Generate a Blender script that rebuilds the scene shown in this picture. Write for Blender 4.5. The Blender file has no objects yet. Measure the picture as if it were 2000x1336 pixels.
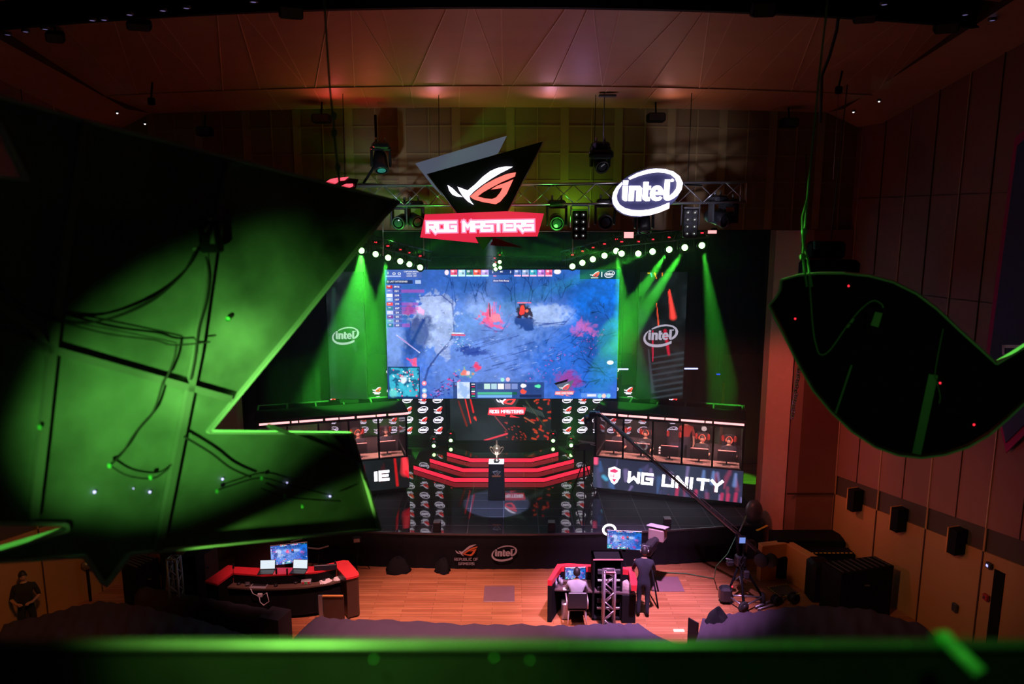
import bpy, bmesh, math, random
import numpy as np
from mathutils import Vector, Matrix
from math import radians as R, sin, cos, pi, atan2, sqrt

random.seed(7)
SC = bpy.context.scene
COL = SC.collection

# ------------------------------------------------------------------ camera, world, view
CAMZ, PITCH, FPX = 9.6, R(9.5), 1400.0
cd = bpy.data.cameras.new('camera')
cam = bpy.data.objects.new('camera', cd)
COL.objects.link(cam)
cam.location = (0, 0, CAMZ)
cam.rotation_euler = (R(90) - PITCH, 0, 0)
cd.sensor_width = 36.0
cd.lens = 36.0 * FPX / 2000.0
cd.clip_start = 0.05
cd.dof.use_dof = True
cd.dof.focus_distance = 20.0
cd.dof.aperture_fstop = 1.7
SC.camera = cam

world = bpy.data.worlds.new('world')
SC.world = world
world.use_nodes = True
world.node_tree.nodes['Background'].inputs[0].default_value = (0.5, 0.35, 0.4, 1)
world.node_tree.nodes['Background'].inputs[1].default_value = 0.006

SC.view_settings.view_transform = 'Standard'
SC.view_settings.look = 'None'
SC.view_settings.exposure = 0.0
SC.view_settings.gamma = 1.0
SC.view_settings.use_curve_mapping = False
SC.cycles.use_denoising = True
SC.cycles.max_bounces = 6
SC.cycles.diffuse_bounces = 2
SC.cycles.glossy_bounces = 3
SC.cycles.transmission_bounces = 4
SC.cycles.transparent_max_bounces = 12
SC.cycles.volume_bounces = 0
SC.cycles.sample_clamp_indirect = 3.0
SC.cycles.caustics_reflective = False
SC.cycles.caustics_refractive = False

cp, sp = cos(PITCH), sin(PITCH)
CAM = Vector((0, 0, CAMZ))
def ray(px, py):
    u = (px - 1000) / FPX
    v = (py - 668) / FPX
    return Vector((u, cp - v * sp, -(sp + v * cp)))
def D(px, py, d):                    # point of the place at distance d ahead
    r = ray(px, py)
    return CAM + r * (d / r.y)
def Z(px, py, z):                    # point of the place at height z
    r = ray(px, py)
    return CAM + r * ((z - CAMZ) / r.z)
def PL(px, py, p0, n):               # point on a plane
    r = ray(px, py)
    return CAM + r * ((p0 - CAM).dot(n) / r.dot(n))

def aim(o, tgt):
    o.rotation_euler = (Vector(tgt) - o.location).to_track_quat('-Z', 'Y').to_euler()
def spot(name, loc, tgt, power, col, size=30, blend=0.5, radius=0.1, vol=1.0):
    l = bpy.data.lights.new(name, 'SPOT')
    l.energy = power; l.color = col; l.spot_size = R(size); l.spot_blend = blend
    l.shadow_soft_size = radius
    l.volume_factor = vol
    o = bpy.data.objects.new(name, l); COL.objects.link(o)
    o.location = loc; aim(o, tgt)
    return o
def area(name, loc, tgt, power, col, sx=2, sy=2):
    l = bpy.data.lights.new(name, 'AREA')
    l.shape = 'RECTANGLE'; l.size = sx; l.size_y = sy
    l.energy = power; l.color = col; l.spread = R(110)
    o = bpy.data.objects.new(name, l); COL.objects.link(o)
    o.location = loc; aim(o, tgt)
    return o

# ---- house and stage washes aimed into the hall, with unseen fill spots added
GREEN = (0.16, 1.0, 0.10)
spot('house_wash_floor', (-1.8, 12.6, 12.4), (-1.6, 15.6, 0), 12500, (1.0, 0.42, 0.42), 38, 0.9, 0.3)
spot('house_wash_floor_violet', (3.0, 12.8, 12.4), (3.2, 16.4, 0), 19000, (0.92, 0.46, 1.0), 31, 0.9, 0.2)
spot('seat_fill', (0.0, 9.5, 12.6), (0.0, 12.2, 0.8), 2200, (1.0, 0.60, 0.90), 54, 1.0, 0.4)  # unseen spot added to lift the dark seat cloths
spot('stage_green_fill', (-0.3, 22.3, 7.6), (-0.3, 25.2, 2.0), 500, (0.10, 1.0, 0.12), 84, 1.0, 0.2)  # unseen, added behind the screen to tint haze and backdrop green
spot('stage_spot_trophy', (-0.5, 17.3, 9.75), D(970, 985, 20.9), 6500, (0.55, 0.62, 1.0), 12.6, 0.1, 0.05)
spot('cup_fill', (-0.3, 14.5, 9.0), D(969, 876, 21.3), 3500, (0.85, 0.8, 1.0), 3.0, 0.4, 0.05)  # unseen front spot added to brighten the cup
spot('wash_ceiling_red', (-3.4, 17.2, 11.2), (-3.6, 16.7, 12.8), 22, (1.0, 0.10, 0.09), 140, 1.0, 0.1)
spot('wash_ceiling_pink', (-0.9, 17.0, 11.2), (-0.9, 16.5, 12.8), 14, (1.0, 0.34, 0.34), 140, 1.0, 0.1)
spot('wash_ceiling_violet', (1.7, 17.0, 11.2), (1.9, 16.2, 12.8), 20, (0.74, 0.42, 1.0), 140, 1.0, 0.1)
spot('wash_ceiling_warm', (4.3, 17.2, 11.2), (4.5, 16.7, 12.8), 10, (1.0, 0.42, 0.30), 140, 1.0, 0.1)
spot('lip_fill_pink', (-1.8, 17.3, 12.0), (-1.8, 16.6, 12.5), 19, (1.0, 0.32, 0.42), 150, 1.0, 0.1)  # unseen spots added close under the lip to brighten it
spot('lip_fill_pink', (0.9, 17.3, 12.0), (0.9, 16.6, 12.5), 19, (1.0, 0.42, 0.62), 150, 1.0, 0.1)
spot('lip_fill_red', (-4.2, 17.4, 12.0), (-4.2, 16.8, 12.5), 14, (1.0, 0.10, 0.12), 150, 1.0, 0.1)
spot('lip_fill_warm', (3.7, 17.4, 12.0), (3.7, 16.8, 12.5), 10, (1.0, 0.42, 0.36), 150, 1.0, 0.1)
spot('wash_ceiling_far', (0.0, 11.0, 8.0), (0.0, 14.6, 13.6), 70, (1.0, 0.34, 0.17), 80, 1.0, 0.5)
spot('wash_wall_right', (-3.0, 14.0, 6.5), (10.0, 16.0, 3.4), 760, (1.0, 0.17, 0.24), 32, 1.0, 0.4)
spot('wash_wall_right_low', (1.0, 9.0, 8.5), (10.0, 16.6, 1.2), 850, (1.0, 0.48, 0.24), 34, 1.0, 0.4)
spot('wash_wall_left_low', (-5.0, 8.0, 8.5), (-11.2, 14.8, 0.6), 900, (1.0, 0.36, 0.10), 38, 1.0, 0.4)
spot('wash_header_olive', (-0.6, 17.45, 9.5), (-0.6, 18.15, 10.7), 46, (0.60, 0.80, 0.10), 140, 1.0, 0.2)
spot('wash_header_green', (1.5, 17.45, 9.8), (1.6, 18.1, 10.6), 22, (0.30, 1.0, 0.05), 140, 1.0, 0.1)
spot('truss_fill_green', (-2.6, 16.6, 9.0), (-2.6, 17.2, 10.2), 70, (0.10, 1.0, 0.08), 110, 1.0, 0.1)  # unseen spots added to brighten the truss, green then white
spot('truss_fill_green', (1.0, 16.6, 9.3), (1.0, 17.2, 10.2), 28, (0.10, 1.0, 0.08), 110, 1.0, 0.1)
spot('truss_fill_white', (4.2, 15.2, 9.4), (4.2, 17.2, 10.25), 120, (0.72, 0.70, 1.0), 60, 1.0, 0.1)  # white part of the added truss fill
spot('truss_fill_white', (-3.4, 15.2, 9.4), (-3.0, 17.2, 10.25), 100, (0.72, 0.80, 1.0), 60, 1.0, 0.1)
spot('wash_desk_red', (-4.5, 12.5, 12.0), D(550, 1115, 16.8), 3600, (1.0, 0.36, 0.36), 17, 0.8, 0.2)
spot('wash_column', (2.5, 17.2, 7.0), D(1516, 830, 19.4), 620, (1.0, 0.20, 0.15), 54, 0.7, 0.2)
# green spots on signs and rail; those by the balcony are unseen, added
spot('sign_green_fill', (-1.35, 0.5, 8.2), PL(400, 745, D(0, 640, 2.75), Vector((0.84, -0.55, 0))), 560, (0.24, 1.0, 0.14), 27, 1.0, 0.03)  # bodiless spot added below the view to light the sign's back
spot('sign_green_core_fill', (-1.35, 0.5, 8.2), PL(440, 700, D(0, 640, 2.75), Vector((0.84, -0.55, 0))), 900, (0.30, 1.0, 0.17), 11, 1.0, 0.03)  # second added spot for the bright patch on the sheet
_pl = PL(60, 1200, D(0, 640, 2.75), Vector((0.84, -0.55, 0))) + Vector((0.84, -0.55, 0)).normalized() * 0.13
spot('sign_edge_fill', _pl, PL(716, 950, D(0, 640, 2.75), Vector((0.84, -0.55, 0))), 150, (0.3, 1.0, 0.12), 12, 0.8, 0.02)  # bodiless spot added to graze the sign's right edge
spot('right_sign_fill', (0.6, 0.5, 8.2), D(1745, 740, 4.5), 20, (0.16, 1.0, 0.12), 36, 0.9, 0.03)  # unseen spot added to bring out the right sign's ribs
spot('rail_green_fill', (-0.5, 0.45, 9.98), D(640, 1262, 0.78), 120, (0.3, 1.0, 0.12), 36, 1.0, 0.04)  # added above the view to turn the rail green
spot('rail_green_fill_right', (0.35, 0.40, 10.0), D(1400, 1262, 0.8), 14, GREEN, 80, 1.0, 0.04)  # weaker added spot for the right part of the rail
spot('truss_green_to_sign', (2.0, 15.6, 9.0), D(640, 850, 4.4), 60000, GREEN, 12, 0.6, 0.1, 0.0)
spot('truss_green_to_right_sign', (-3.0, 15.6, 9.3), D(1560, 640, 4.7), 16000, GREEN, 10, 0.7, 0.1, 0.0)

# ------------------------------------------------------------------ materials
def srgb(r, g, b):
    f = lambda c: (c / 255 / 12.92) if c <= 10 else (((c / 255) + 0.055) / 1.055) ** 2.4
    return (f(r), f(g), f(b))
MATS = {}
def mat(name, col=(0.5, 0.5, 0.5), rough=0.6, metal=0.0, em=None, es=1.0, spec=0.5, vary=0.12, scale=6.0, bump=0.0):
    if name in MATS: return MATS[name]
    m = bpy.data.materials.new(name); MATS[name] = m
    m.use_nodes = True
    nt = m.node_tree; b = nt.nodes['Principled BSDF']
    b.inputs['Roughness'].default_value = rough
    b.inputs['Metallic'].default_value = metal
    b.inputs['Specular IOR Level'].default_value = spec
    b.inputs['Base Color'].default_value = (*col, 1)
    tc = nt.nodes.new('ShaderNodeTexCoord')
    n = nt.nodes.new('ShaderNodeTexNoise')
    n.inputs['Scale'].default_value = scale; n.inputs['Detail'].default_value = 4
    nt.links.new(tc.outputs['Object'], n.inputs['Vector'])
    if vary:
        mr = nt.nodes.new('ShaderNodeMapRange')
        mr.inputs['To Min'].default_value = 1 - vary; mr.inputs['To Max'].default_value = 1 + vary
        nt.links.new(n.outputs['Fac'], mr.inputs['Value'])
        mx = nt.nodes.new('ShaderNodeMix'); mx.data_type = 'RGBA'; mx.blend_type = 'MULTIPLY'
        mx.inputs['Factor'].default_value = 1.0
        mx.inputs[6].default_value = (*col, 1)
        nt.links.new(mr.outputs['Result'], mx.inputs[7])
        nt.links.new(mx.outputs[2], b.inputs['Base Color'])
    if bump:
        bp = nt.nodes.new('ShaderNodeBump'); bp.inputs['Strength'].default_value = bump
        nt.links.new(n.outputs['Fac'], bp.inputs['Height']); nt.links.new(bp.outputs['Normal'], b.inputs['Normal'])
    if em:
        b.inputs['Emission Color'].default_value = (*em, 1)
        b.inputs['Emission Strength'].default_value = es
    return m

BLACK = mat('black_paint', (0.012, 0.012, 0.014), 0.45, spec=0.12)
MATTE = mat('matte_black', (0.008, 0.008, 0.009), 0.85, spec=0.12)
CLOTHB = mat('black_cloth', (0.012, 0.012, 0.014), 0.95, spec=0.12, bump=0.3, scale=3)
GREY = mat('grey_metal', (0.35, 0.35, 0.38), 0.35, 0.8)
ALU = mat('aluminium', (0.62, 0.62, 0.66), 0.28, 0.9)
DGREY = mat('dark_grey', (0.05, 0.05, 0.055), 0.5)
PLAST = mat('dark_plastic', (0.02, 0.02, 0.024), 0.35)
RUBBER = mat('rubber', (0.015, 0.015, 0.015), 0.8)
WHITE = mat('white_plastic', (0.75, 0.75, 0.78), 0.4)
PAPER = mat('paper', (0.8, 0.78, 0.76), 0.8)
SILVER = mat('silver_plastic', (0.55, 0.55, 0.58), 0.35, 0.5)
REDTOP = mat('red_laminate', (0.80, 0.035, 0.05), 0.35)
REDM = mat('red_cloth', (0.35, 0.02, 0.02), 0.8)
ORANGE = mat('orange_plastic', (0.8, 0.12, 0.05), 0.5)
SKIN = mat('skin', (0.45, 0.24, 0.16), 0.6)
HAIR = mat('dark_hair', (0.012, 0.01, 0.009), 0.6, bump=0.4, scale=40)
NAVY = mat('navy_cloth', (0.012, 0.014, 0.026), 0.9)
GSHIRT = mat('grey_shirt', (0.32, 0.33, 0.37), 0.9)
BSHIRT = mat('black_shirt', (0.015, 0.015, 0.018), 0.9)
RSHIRT = mat('red_shirt', (0.22, 0.02, 0.015), 0.9)
BLUESH = mat('dark_blue_shirt', (0.014, 0.016, 0.026), 0.9)
COVER = mat('plum_seat_cloth', (0.062, 0.044, 0.066), 0.95, spec=0.12, bump=0.25, scale=2.5)
PLY = mat('orange_plywood', (0.62, 0.27, 0.07), 0.55, scale=2)
YELLOW = mat('yellow_tape', (0.8, 0.6, 0.03), 0.5)
ROPE = mat('green_rope', (0.25, 0.6, 0.25), 0.7)
GREENP = mat('green_paint', (0.12, 0.55, 0.14), 0.5)
GOLD = mat('polished_gold', (0.95, 0.78, 0.52), 0.34, 0.85, vary=0.03)
LABELM = mat('paper_label', (0.55, 0.6, 0.5), 0.6)
def emis(name, col, s):
    return mat(name, (0.0, 0.0, 0.0), 0.5, em=col, es=s, vary=0)
LED_W = emis('white_led', (1.0, 0.93, 1.0), 4.0)
LED_SIGN = emis('sign_white_led', (0.93, 0.86, 1.0), 3.2)
LED_SIGNR = emis('sign_salmon_led', (1.0, 0.16, 0.13), 1.5)
TUBE = emis('pink_tube', (1.0, 0.42, 0.42), 1.9)
GLENS = emis('green_lens', (0.35, 1.0, 0.25), 14.0)
REDLED = emis('red_led', (1.0, 0.02, 0.04), 2.5)
BLUELED = emis('blue_led', (0.35, 0.35, 1.0), 2.0)
REDGLOW = emis('red_sign_glow', (1.0, 0.035, 0.06), 1.2)
LOGOW = emis('screen_white', (0.92, 0.82, 1.0), 2.2)
LOGOR = emis('screen_red', (1.0, 0.04, 0.04), 2.2)
LOGOD = emis('screen_dim_white', (0.62, 0.58, 0.72), 0.75)
PINKL = emis('pink_window', (1.0, 0.35, 0.35), 1.6)
WBLUE = emis('white_blue_tube', (0.5, 0.6, 1.0), 3.0)
BLUET = emis('blue_tube', (0.02, 0.06, 1.0), 1.2)
LAPW = emis('laptop_white', (0.82, 0.92, 1.0), 0.95)

def glass_mat():
    m = bpy.data.materials.new('booth_glass'); m.use_nodes = True
    nt = m.node_tree; nt.nodes.clear()
    o = nt.nodes.new('ShaderNodeOutputMaterial'); t = nt.nodes.new('ShaderNodeBsdfTransparent')
    g = nt.nodes.new('ShaderNodeBsdfGlossy'); g.inputs['Roughness'].default_value = 0.03
    t.inputs[0].default_value = (0.86, 0.84, 0.86, 1)
    f = nt.nodes.new('ShaderNodeFresnel'); f.inputs[0].default_value = 1.45
    mx = nt.nodes.new('ShaderNodeMixShader')
    nt.links.new(f.outputs[0], mx.inputs[0]); nt.links.new(t.outputs[0], mx.inputs[1]); nt.links.new(g.outputs[0], mx.inputs[2])
    nt.links.new(mx.outputs[0], o.inputs[0])
    return m
GLASS = glass_mat()

def wood_floor():
    m = mat('floor_boards', (0.30, 0.12, 0.05), 0.28, vary=0.0)
    nt = m.node_tree; b = nt.nodes['Principled BSDF']
    tc = [n for n in nt.nodes if n.type == 'TEX_COORD'][0]
    br = nt.nodes.new('ShaderNodeTexBrick')
    br.inputs['Scale'].default_value = 1.0
    br.inputs['Brick Width'].default_value = 1.5; br.inputs['Row Height'].default_value = 0.11
    br.inputs['Mortar Size'].default_value = 0.004
    br.inputs['Color1'].default_value = (0.48, 0.20, 0.085, 1); br.inputs['Color2'].default_value = (0.34, 0.125, 0.05, 1)
    br.inputs['Mortar'].default_value = (0.12, 0.04, 0.02, 1)
    nt.links.new(tc.outputs['Object'], br.inputs['Vector'])
    mp = nt.nodes.new('ShaderNodeMapping'); mp.inputs['Scale'].default_value = (0.6, 9, 1)
    nt.links.new(tc.outputs['Object'], mp.inputs['Vector'])
    n = [x for x in nt.nodes if x.type == 'TEX_NOISE'][0]
    n.inputs['Scale'].default_value = 2.0
    nt.links.new(mp.outputs[0], n.inputs['Vector'])
    mr = nt.nodes.new('ShaderNodeMapRange'); mr.inputs['To Min'].default_value = 0.6; mr.inputs['To Max'].default_value = 1.35
    nt.links.new(n.outputs['Fac'], mr.inputs['Value'])
    mx = nt.nodes.new('ShaderNodeMix'); mx.data_type = 'RGBA'; mx.blend_type = 'MULTIPLY'; mx.inputs['Factor'].default_value = 1
    nt.links.new(br.outputs['Color'], mx.inputs[6]); nt.links.new(mr.outputs['Result'], mx.inputs[7])
    nt.links.new(mx.outputs[2], b.inputs['Base Color'])
    b.inputs['Coat Weight'].default_value = 0.3; b.inputs['Coat Roughness'].default_value = 0.12
    return m
FLOORM = wood_floor()

def stage_mat():
    m = mat('gloss_black_floor', (0.03, 0.03, 0.035), 0.035, vary=0.0, spec=1.0)
    nt = m.node_tree; b = nt.nodes['Principled BSDF']
    tc = [n for n in nt.nodes if n.type == 'TEX_COORD'][0]
    br = nt.nodes.new('ShaderNodeTexBrick'); br.offset = 0.0
    br.inputs['Scale'].default_value = 1.0
    br.inputs['Brick Width'].default_value = 1.0; br.inputs['Row Height'].default_value = 0.62
    br.inputs['Mortar Size'].default_value = 0.012
    br.inputs['Color1'].default_value = (0.045, 0.048, 0.062, 1); br.inputs['Color2'].default_value = (0.038, 0.042, 0.055, 1)
    br.inputs['Mortar'].default_value = (0.16, 0.16, 0.2, 1)
    mp = nt.nodes.new('ShaderNodeMapping'); mp.inputs['Location'].default_value = (0.25, 0.1, 0)
    nt.links.new(tc.outputs['Object'], mp.inputs['Vector']); nt.links.new(mp.outputs[0], br.inputs['Vector'])
    nt.links.new(br.outputs['Color'], b.inputs['Base Color'])
    return m
STAGEM = stage_mat()
def satin():
    m = STAGEM.copy(); m.name = 'satin_black_floor'; m.node_tree.nodes['Principled BSDF'].inputs['Roughness'].default_value = 0.7; m.node_tree.nodes['Principled BSDF'].inputs['Specular IOR Level'].default_value = 0.12; return m
SATIN = satin()

def wood_wall(name, c1, c2, rough=0.55, sx=0.5, sz=0.35):
    m = mat(name, c1, rough, vary=0.0)
    nt = m.node_tree; b = nt.nodes['Principled BSDF']
    tc = [n for n in nt.nodes if n.type == 'TEX_COORD'][0]
    n = [x for x in nt.nodes if x.type == 'TEX_NOISE'][0]
    mp = nt.nodes.new('ShaderNodeMapping'); mp.inputs['Scale'].default_value = (sx, sx, sz)
    nt.links.new(tc.outputs['Object'], mp.inputs['Vector']); nt.links.new(mp.outputs[0], n.inputs['Vector'])
    n.inputs['Scale'].default_value = 3.0; n.inputs['Detail'].default_value = 8
    cr = nt.nodes.new('ShaderNodeMix'); cr.data_type = 'RGBA'
    cr.inputs[6].default_value = (*c1, 1); cr.inputs[7].default_value = (*c2, 1)
    nt.links.new(n.outputs['Fac'], cr.inputs['Factor']); nt.links.new(cr.outputs[2], b.inputs['Base Color'])
    return m
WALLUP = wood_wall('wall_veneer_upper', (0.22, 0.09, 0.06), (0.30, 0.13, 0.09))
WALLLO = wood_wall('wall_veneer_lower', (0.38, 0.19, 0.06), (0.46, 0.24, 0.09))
CEILM = wood_wall('ceiling_veneer', (0.34, 0.17, 0.09), (0.44, 0.23, 0.12), 0.5, 0.3, 3.0)
HEADM = wood_wall('header_veneer', (0.24, 0.15, 0.06), (0.30, 0.19, 0.08))
SEAM = mat('seam_light', (0.52, 0.31, 0.18), 0.5)
SEAMD = mat('seam_dark', (0.07, 0.03, 0.02), 0.7)
HSEAM = mat('header_seam', (0.36, 0.25, 0.10), 0.5)
GRILLE = mat('wall_grille', (0.07, 0.05, 0.035), 0.7, scale=60, vary=0.5)
BACKW = wood_wall('rear_wall_veneer', (0.10, 0.055, 0.03), (0.14, 0.07, 0.04))

def attr_emit(name, strength):
    m = bpy.data.materials.new(name); m.use_nodes = True
    nt = m.node_tree; b = nt.nodes['Principled BSDF']
    a = nt.nodes.new('ShaderNodeAttribute'); a.attribute_name = 'pixel'
    b.inputs['Base Color'].default_value = (0.002, 0.002, 0.002, 1); b.inputs['Roughness'].default_value = 0.6; b.inputs['Specular IOR Level'].default_value = 0.08
    nt.links.new(a.outputs['Color'], b.inputs['Emission Color'])
    b.inputs['Emission Strength'].default_value = strength
    return m
SCR = attr_emit('screen_pixels', 1.35)
SCR_DIM = attr_emit('screen_pixels_dim', 0.55)

# ------------------------------------------------------------------ object helpers
ORG = {}
def tag(o, label=None, cat=None, group=None, kind=None):
    if label: o['label'] = label
    if cat: o['category'] = cat
    if group: o['group'] = group
    if kind: o['kind'] = kind
    return o
def thing(name, label, cat, loc=(0, 0, 0), rz=0.0, group=None):
    o = bpy.data.objects.new(name, None); COL.objects.link(o)
    o.location = loc; o.rotation_euler = (0, 0, rz)
    ORG[o] = Vector(loc)
    return tag(o, label, cat, group)
def copy_tree(o, parent=None):
    c = o.copy(); COL.objects.link(c); c.parent = parent
    for ch in list(o.children): copy_tree(ch, c)
    return c
def dup(o, loc, rz, label, group=None, sc=None):
    c = copy_tree(o); c.location = loc; c.rotation_euler = (0, 0, rz); c['label'] = label
    if group: c['group'] = group
    if sc: c.scale = sc
    return c

class MB:
    def __init__(s): s.v = []; s.f = []; s.m = []; s.sm = []; s.mats = []
    def mi(s, m):
        if m not in s.mats: s.mats.append(m)
        return s.mats.index(m)
    def add(s, vs, fs, m, smooth=False):
        b = len(s.v); k = s.mi(m)
        s.v += [tuple(x) for x in vs]
        for f in fs:
            s.f.append([b + i for i in f]); s.m.append(k); s.sm.append(smooth)
        return s
    def box(s, c, size, m, rot=None):
        x, y, z = [q / 2 for q in size]; c = Vector(c)
        vs = [Vector((sx * x, sy * y, sz * z)) for sx in (-1, 1) for sy in (-1, 1) for sz in (-1, 1)]
        if rot is not None: vs = [rot @ v for v in vs]
        return s.add([v + c for v in vs], [(0, 1, 3, 2), (4, 6, 7, 5), (0, 4, 5, 1), (2, 3, 7, 6), (0, 2, 6, 4), (1, 5, 7, 3)], m)
    def bb(s, a, b, m):
        a = Vector(a); b = Vector(b)
        return s.box((a + b) / 2, [abs(q) for q in (b - a)], m)
    def rbox(s, c, size, m, bev=0.02, rz=0.0, rot=None):
        # box with chamfered vertical and horizontal edges
        x, y, z = [q / 2 for q in size]; c = Vector(c); bev = min(bev, x * .9, y * .9, z * .9)
        def ring(w, d, zz, bv):
            return [Vector(p) for p in ((w - bv, -d, zz), (w, -d + bv, zz), (w, d - bv, zz), (w - bv, d, zz), (-w + bv, d, zz), (-w, d - bv, zz), (-w, -d + bv, zz), (-w + bv, -d, zz))]
        rings = [ring(x - bev, y - bev, -z, bev * .4), ring(x, y, -z + bev, bev), ring(x, y, z - bev, bev), ring(x - bev, y - bev, z, bev * .4)]
        M = rot if rot is not None else Matrix.Rotation(rz, 3, 'Z')
        vs = [M @ v + c for r_ in rings for v in r_]
        fs = [tuple(range(7, -1, -1)), tuple(range(24, 32))]
        for k in range(3):
            for i in range(8):
                j = (i + 1) % 8
                fs.append((k * 8 + i, k * 8 + j, (k + 1) * 8 + j, (k + 1) * 8 + i))
        return s.add(vs, fs, m)
    def bar(s, p, q, w, h, m, up=(0, 0, 1)):
        p = Vector(p); q = Vector(q); d = (q - p)
        if d.length < 1e-6: return s
        z = d.normalized(); x = z.cross(Vector(up))
        if x.length < 1e-4: x = z.cross(Vector((1, 0, 0)))
        x.normalize(); y = x.cross(z)
        vs = []
        for e in (p, q):
            for a, b in ((-1, -1), (1, -1), (1, 1), (-1, 1)): vs.append(e + x * (a * w / 2) + y * (b * h / 2))
        return s.add(vs, [(3, 2, 1, 0), (4, 5, 6, 7), (0, 1, 5, 4), (1, 2, 6, 5), (2, 3, 7, 6), (3, 0, 4, 7)], m)
    def tube(s, pts, r, m, seg=8, caps=True):
        pts = [Vector(p) for p in pts]; n = len(pts)
        rr = r if isinstance(r, (list, tuple)) else [r] * n
        vs = []; prev = None
        for i, p in enumerate(pts):
            t = (pts[min(i + 1, n - 1)] - pts[max(i - 1, 0)])
            t = t.normalized() if t.length > 1e-9 else Vector((0, 0, 1))
            if prev is None:
                a = t.cross(Vector((0, 0, 1)))
                if a.length < 1e-3: a = t.cross(Vector((1, 0, 0)))
            else:
                a = prev - t * prev.dot(t)
                if a.length < 1e-5: a = t.cross(Vector((1, 0, 0)))
            a.normalize(); prev = a; b = t.cross(a)
            for k in range(seg):
                an = 2 * pi * k / seg
                vs.append(p + (a * cos(an) + b * sin(an)) * rr[i])
        fs = []
        for i in range(n - 1):
            for k in range(seg):
                j = (k + 1) % seg
                fs.append((i * seg + k, i * seg + j, (i + 1) * seg + j, (i + 1) * seg + k))
        s.add(vs, fs, m, True)
        if caps:
            b0 = len(s.v) - len(vs); k_ = s.mi(m)
            s.f.append([b0 + k for k in range(seg)][::-1]); s.m.append(k_); s.sm.append(False)
            s.f.append([b0 + (n - 1) * seg + k for k in range(seg)]); s.m.append(k_); s.sm.append(False)
        return s
    def lathe(s, prof, c, m, seg=20, M=None):
        c = Vector(c); vs = []
        for (r, z) in prof:
            for k in range(seg):
                a = 2 * pi * k / seg
                v = Vector((r * cos(a), r * sin(a), z))
                if M is not None: v = M @ v
                vs.append(v + c)
        fs = []
        for i in range(len(prof) - 1):
            for k in range(seg):
                j = (k + 1) % seg
                fs.append((i * seg + k, i * seg + j, (i + 1) * seg + j, (i + 1) * seg + k))
        return s.add(vs, fs, m, True)
    def ball(s, c, r, m, seg=14, sc=(1, 1, 1)):
        n = seg // 2 + 1
        prof = [(max(1e-4, r * sin(pi * i / n)), -r * cos(pi * i / n)) for i in range(n + 1)]
        return s.lathe(prof, c, m, seg, Matrix.Diagonal(sc))
    def prism(s, poly, O, ux, uy, th, m, side=None):
        # polygon in the (ux, uy) plane, extruded th along ux x uy (negative th: the other way)
        O = Vector(O); ux = Vector(ux); uy = Vector(uy); n = ux.cross(uy).normalized()
        A = sum(poly[i][0] * poly[(i + 1) % len(poly)][1] - poly[(i + 1) % len(poly)][0] * poly[i][1] for i in range(len(poly)))
        if A < 0: poly = poly[::-1]
        k = len(poly)
        f = [O + ux * x + uy * y for x, y in poly]
        g = [p + n * th for p in f]
        vs = f + g
        fs = [list(range(k))[::-1], list(range(k, 2 * k))]
        sd = [(i, (i + 1) % k, k + (i + 1) % k, k + i) for i in range(k)]
        s.add(vs, fs + (sd if side is None else []), m)
        if side is not None: s.add(vs, sd, side)
        return s
    def obj(s, name, parent=None, local=False, bevel=0.0):
        me = bpy.data.meshes.new(name)
        vs = s.v; loc = Vector((0, 0, 0))
        if parent is None and not local:
            a = np.array(vs); mn = a.min(0); mx = a.max(0)
            loc = Vector(((mn[0] + mx[0]) / 2, (mn[1] + mx[1]) / 2, mn[2]))
        elif parent is not None and not local:
            loc = ORG.get(parent, Vector((0, 0, 0)))
        vs = [(v[0] - loc[0], v[1] - loc[1], v[2] - loc[2]) for v in vs]
        me.from_pydata(vs, [], s.f)
        for m in s.mats: me.materials.append(m)
        me.polygons.foreach_set('material_index', s.m)
        me.polygons.foreach_set('use_smooth', s.sm)
        me.update()
        o = bpy.data.objects.new(name, me); COL.objects.link(o)
        if parent is not None:
            o.parent = parent
            ORG[o] = Vector((0, 0, 0)) if local else loc
        else: o.location = loc; ORG[o] = loc
        if bevel:
            md = o.modifiers.new('bevel', 'BEVEL'); md.width = bevel; md.segments = 2; md.limit_method = 'ANGLE'
        return o
def struct(mb, name, bevel=0.0):
    return tag(mb.obj(name, bevel=bevel), kind='structure')

# ---- text with Blender's built-in typeface, turned into mesh
_tc = {}
def text_mesh(txt, bold=0.0):
    k = (txt, bold)
    if k in _tc: return _tc[k]
    cu = bpy.data.curves.new('t', 'FONT'); cu.body = txt; cu.align_x = 'CENTER'; cu.offset = bold
    cu.resolution_u = 3
    o = bpy.data.objects.new('t', cu); COL.objects.link(o)
    dg = bpy.context.evaluated_depsgraph_get()
    me = o.evaluated_get(dg).to_mesh()
    vs = [tuple(v.co) for v in me.vertices]; fs = [list(p.vertices) for p in me.polygons]
    o.evaluated_get(dg).to_mesh_clear()
    bpy.data.objects.remove(o); bpy.data.curves.remove(cu)
    _tc[k] = (vs, fs); return _tc[k]
def put_text(mb, txt, O, ux, uy, size, m, bold=0.0, sx=1.0):
    vs, fs = text_mesh(txt, bold); O = Vector(O); ux = Vector(ux); uy = Vector(uy)
    mb.add([O + ux * (v[0] * size * sx) + uy * (v[1] * size) for v in vs], fs, m)

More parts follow.
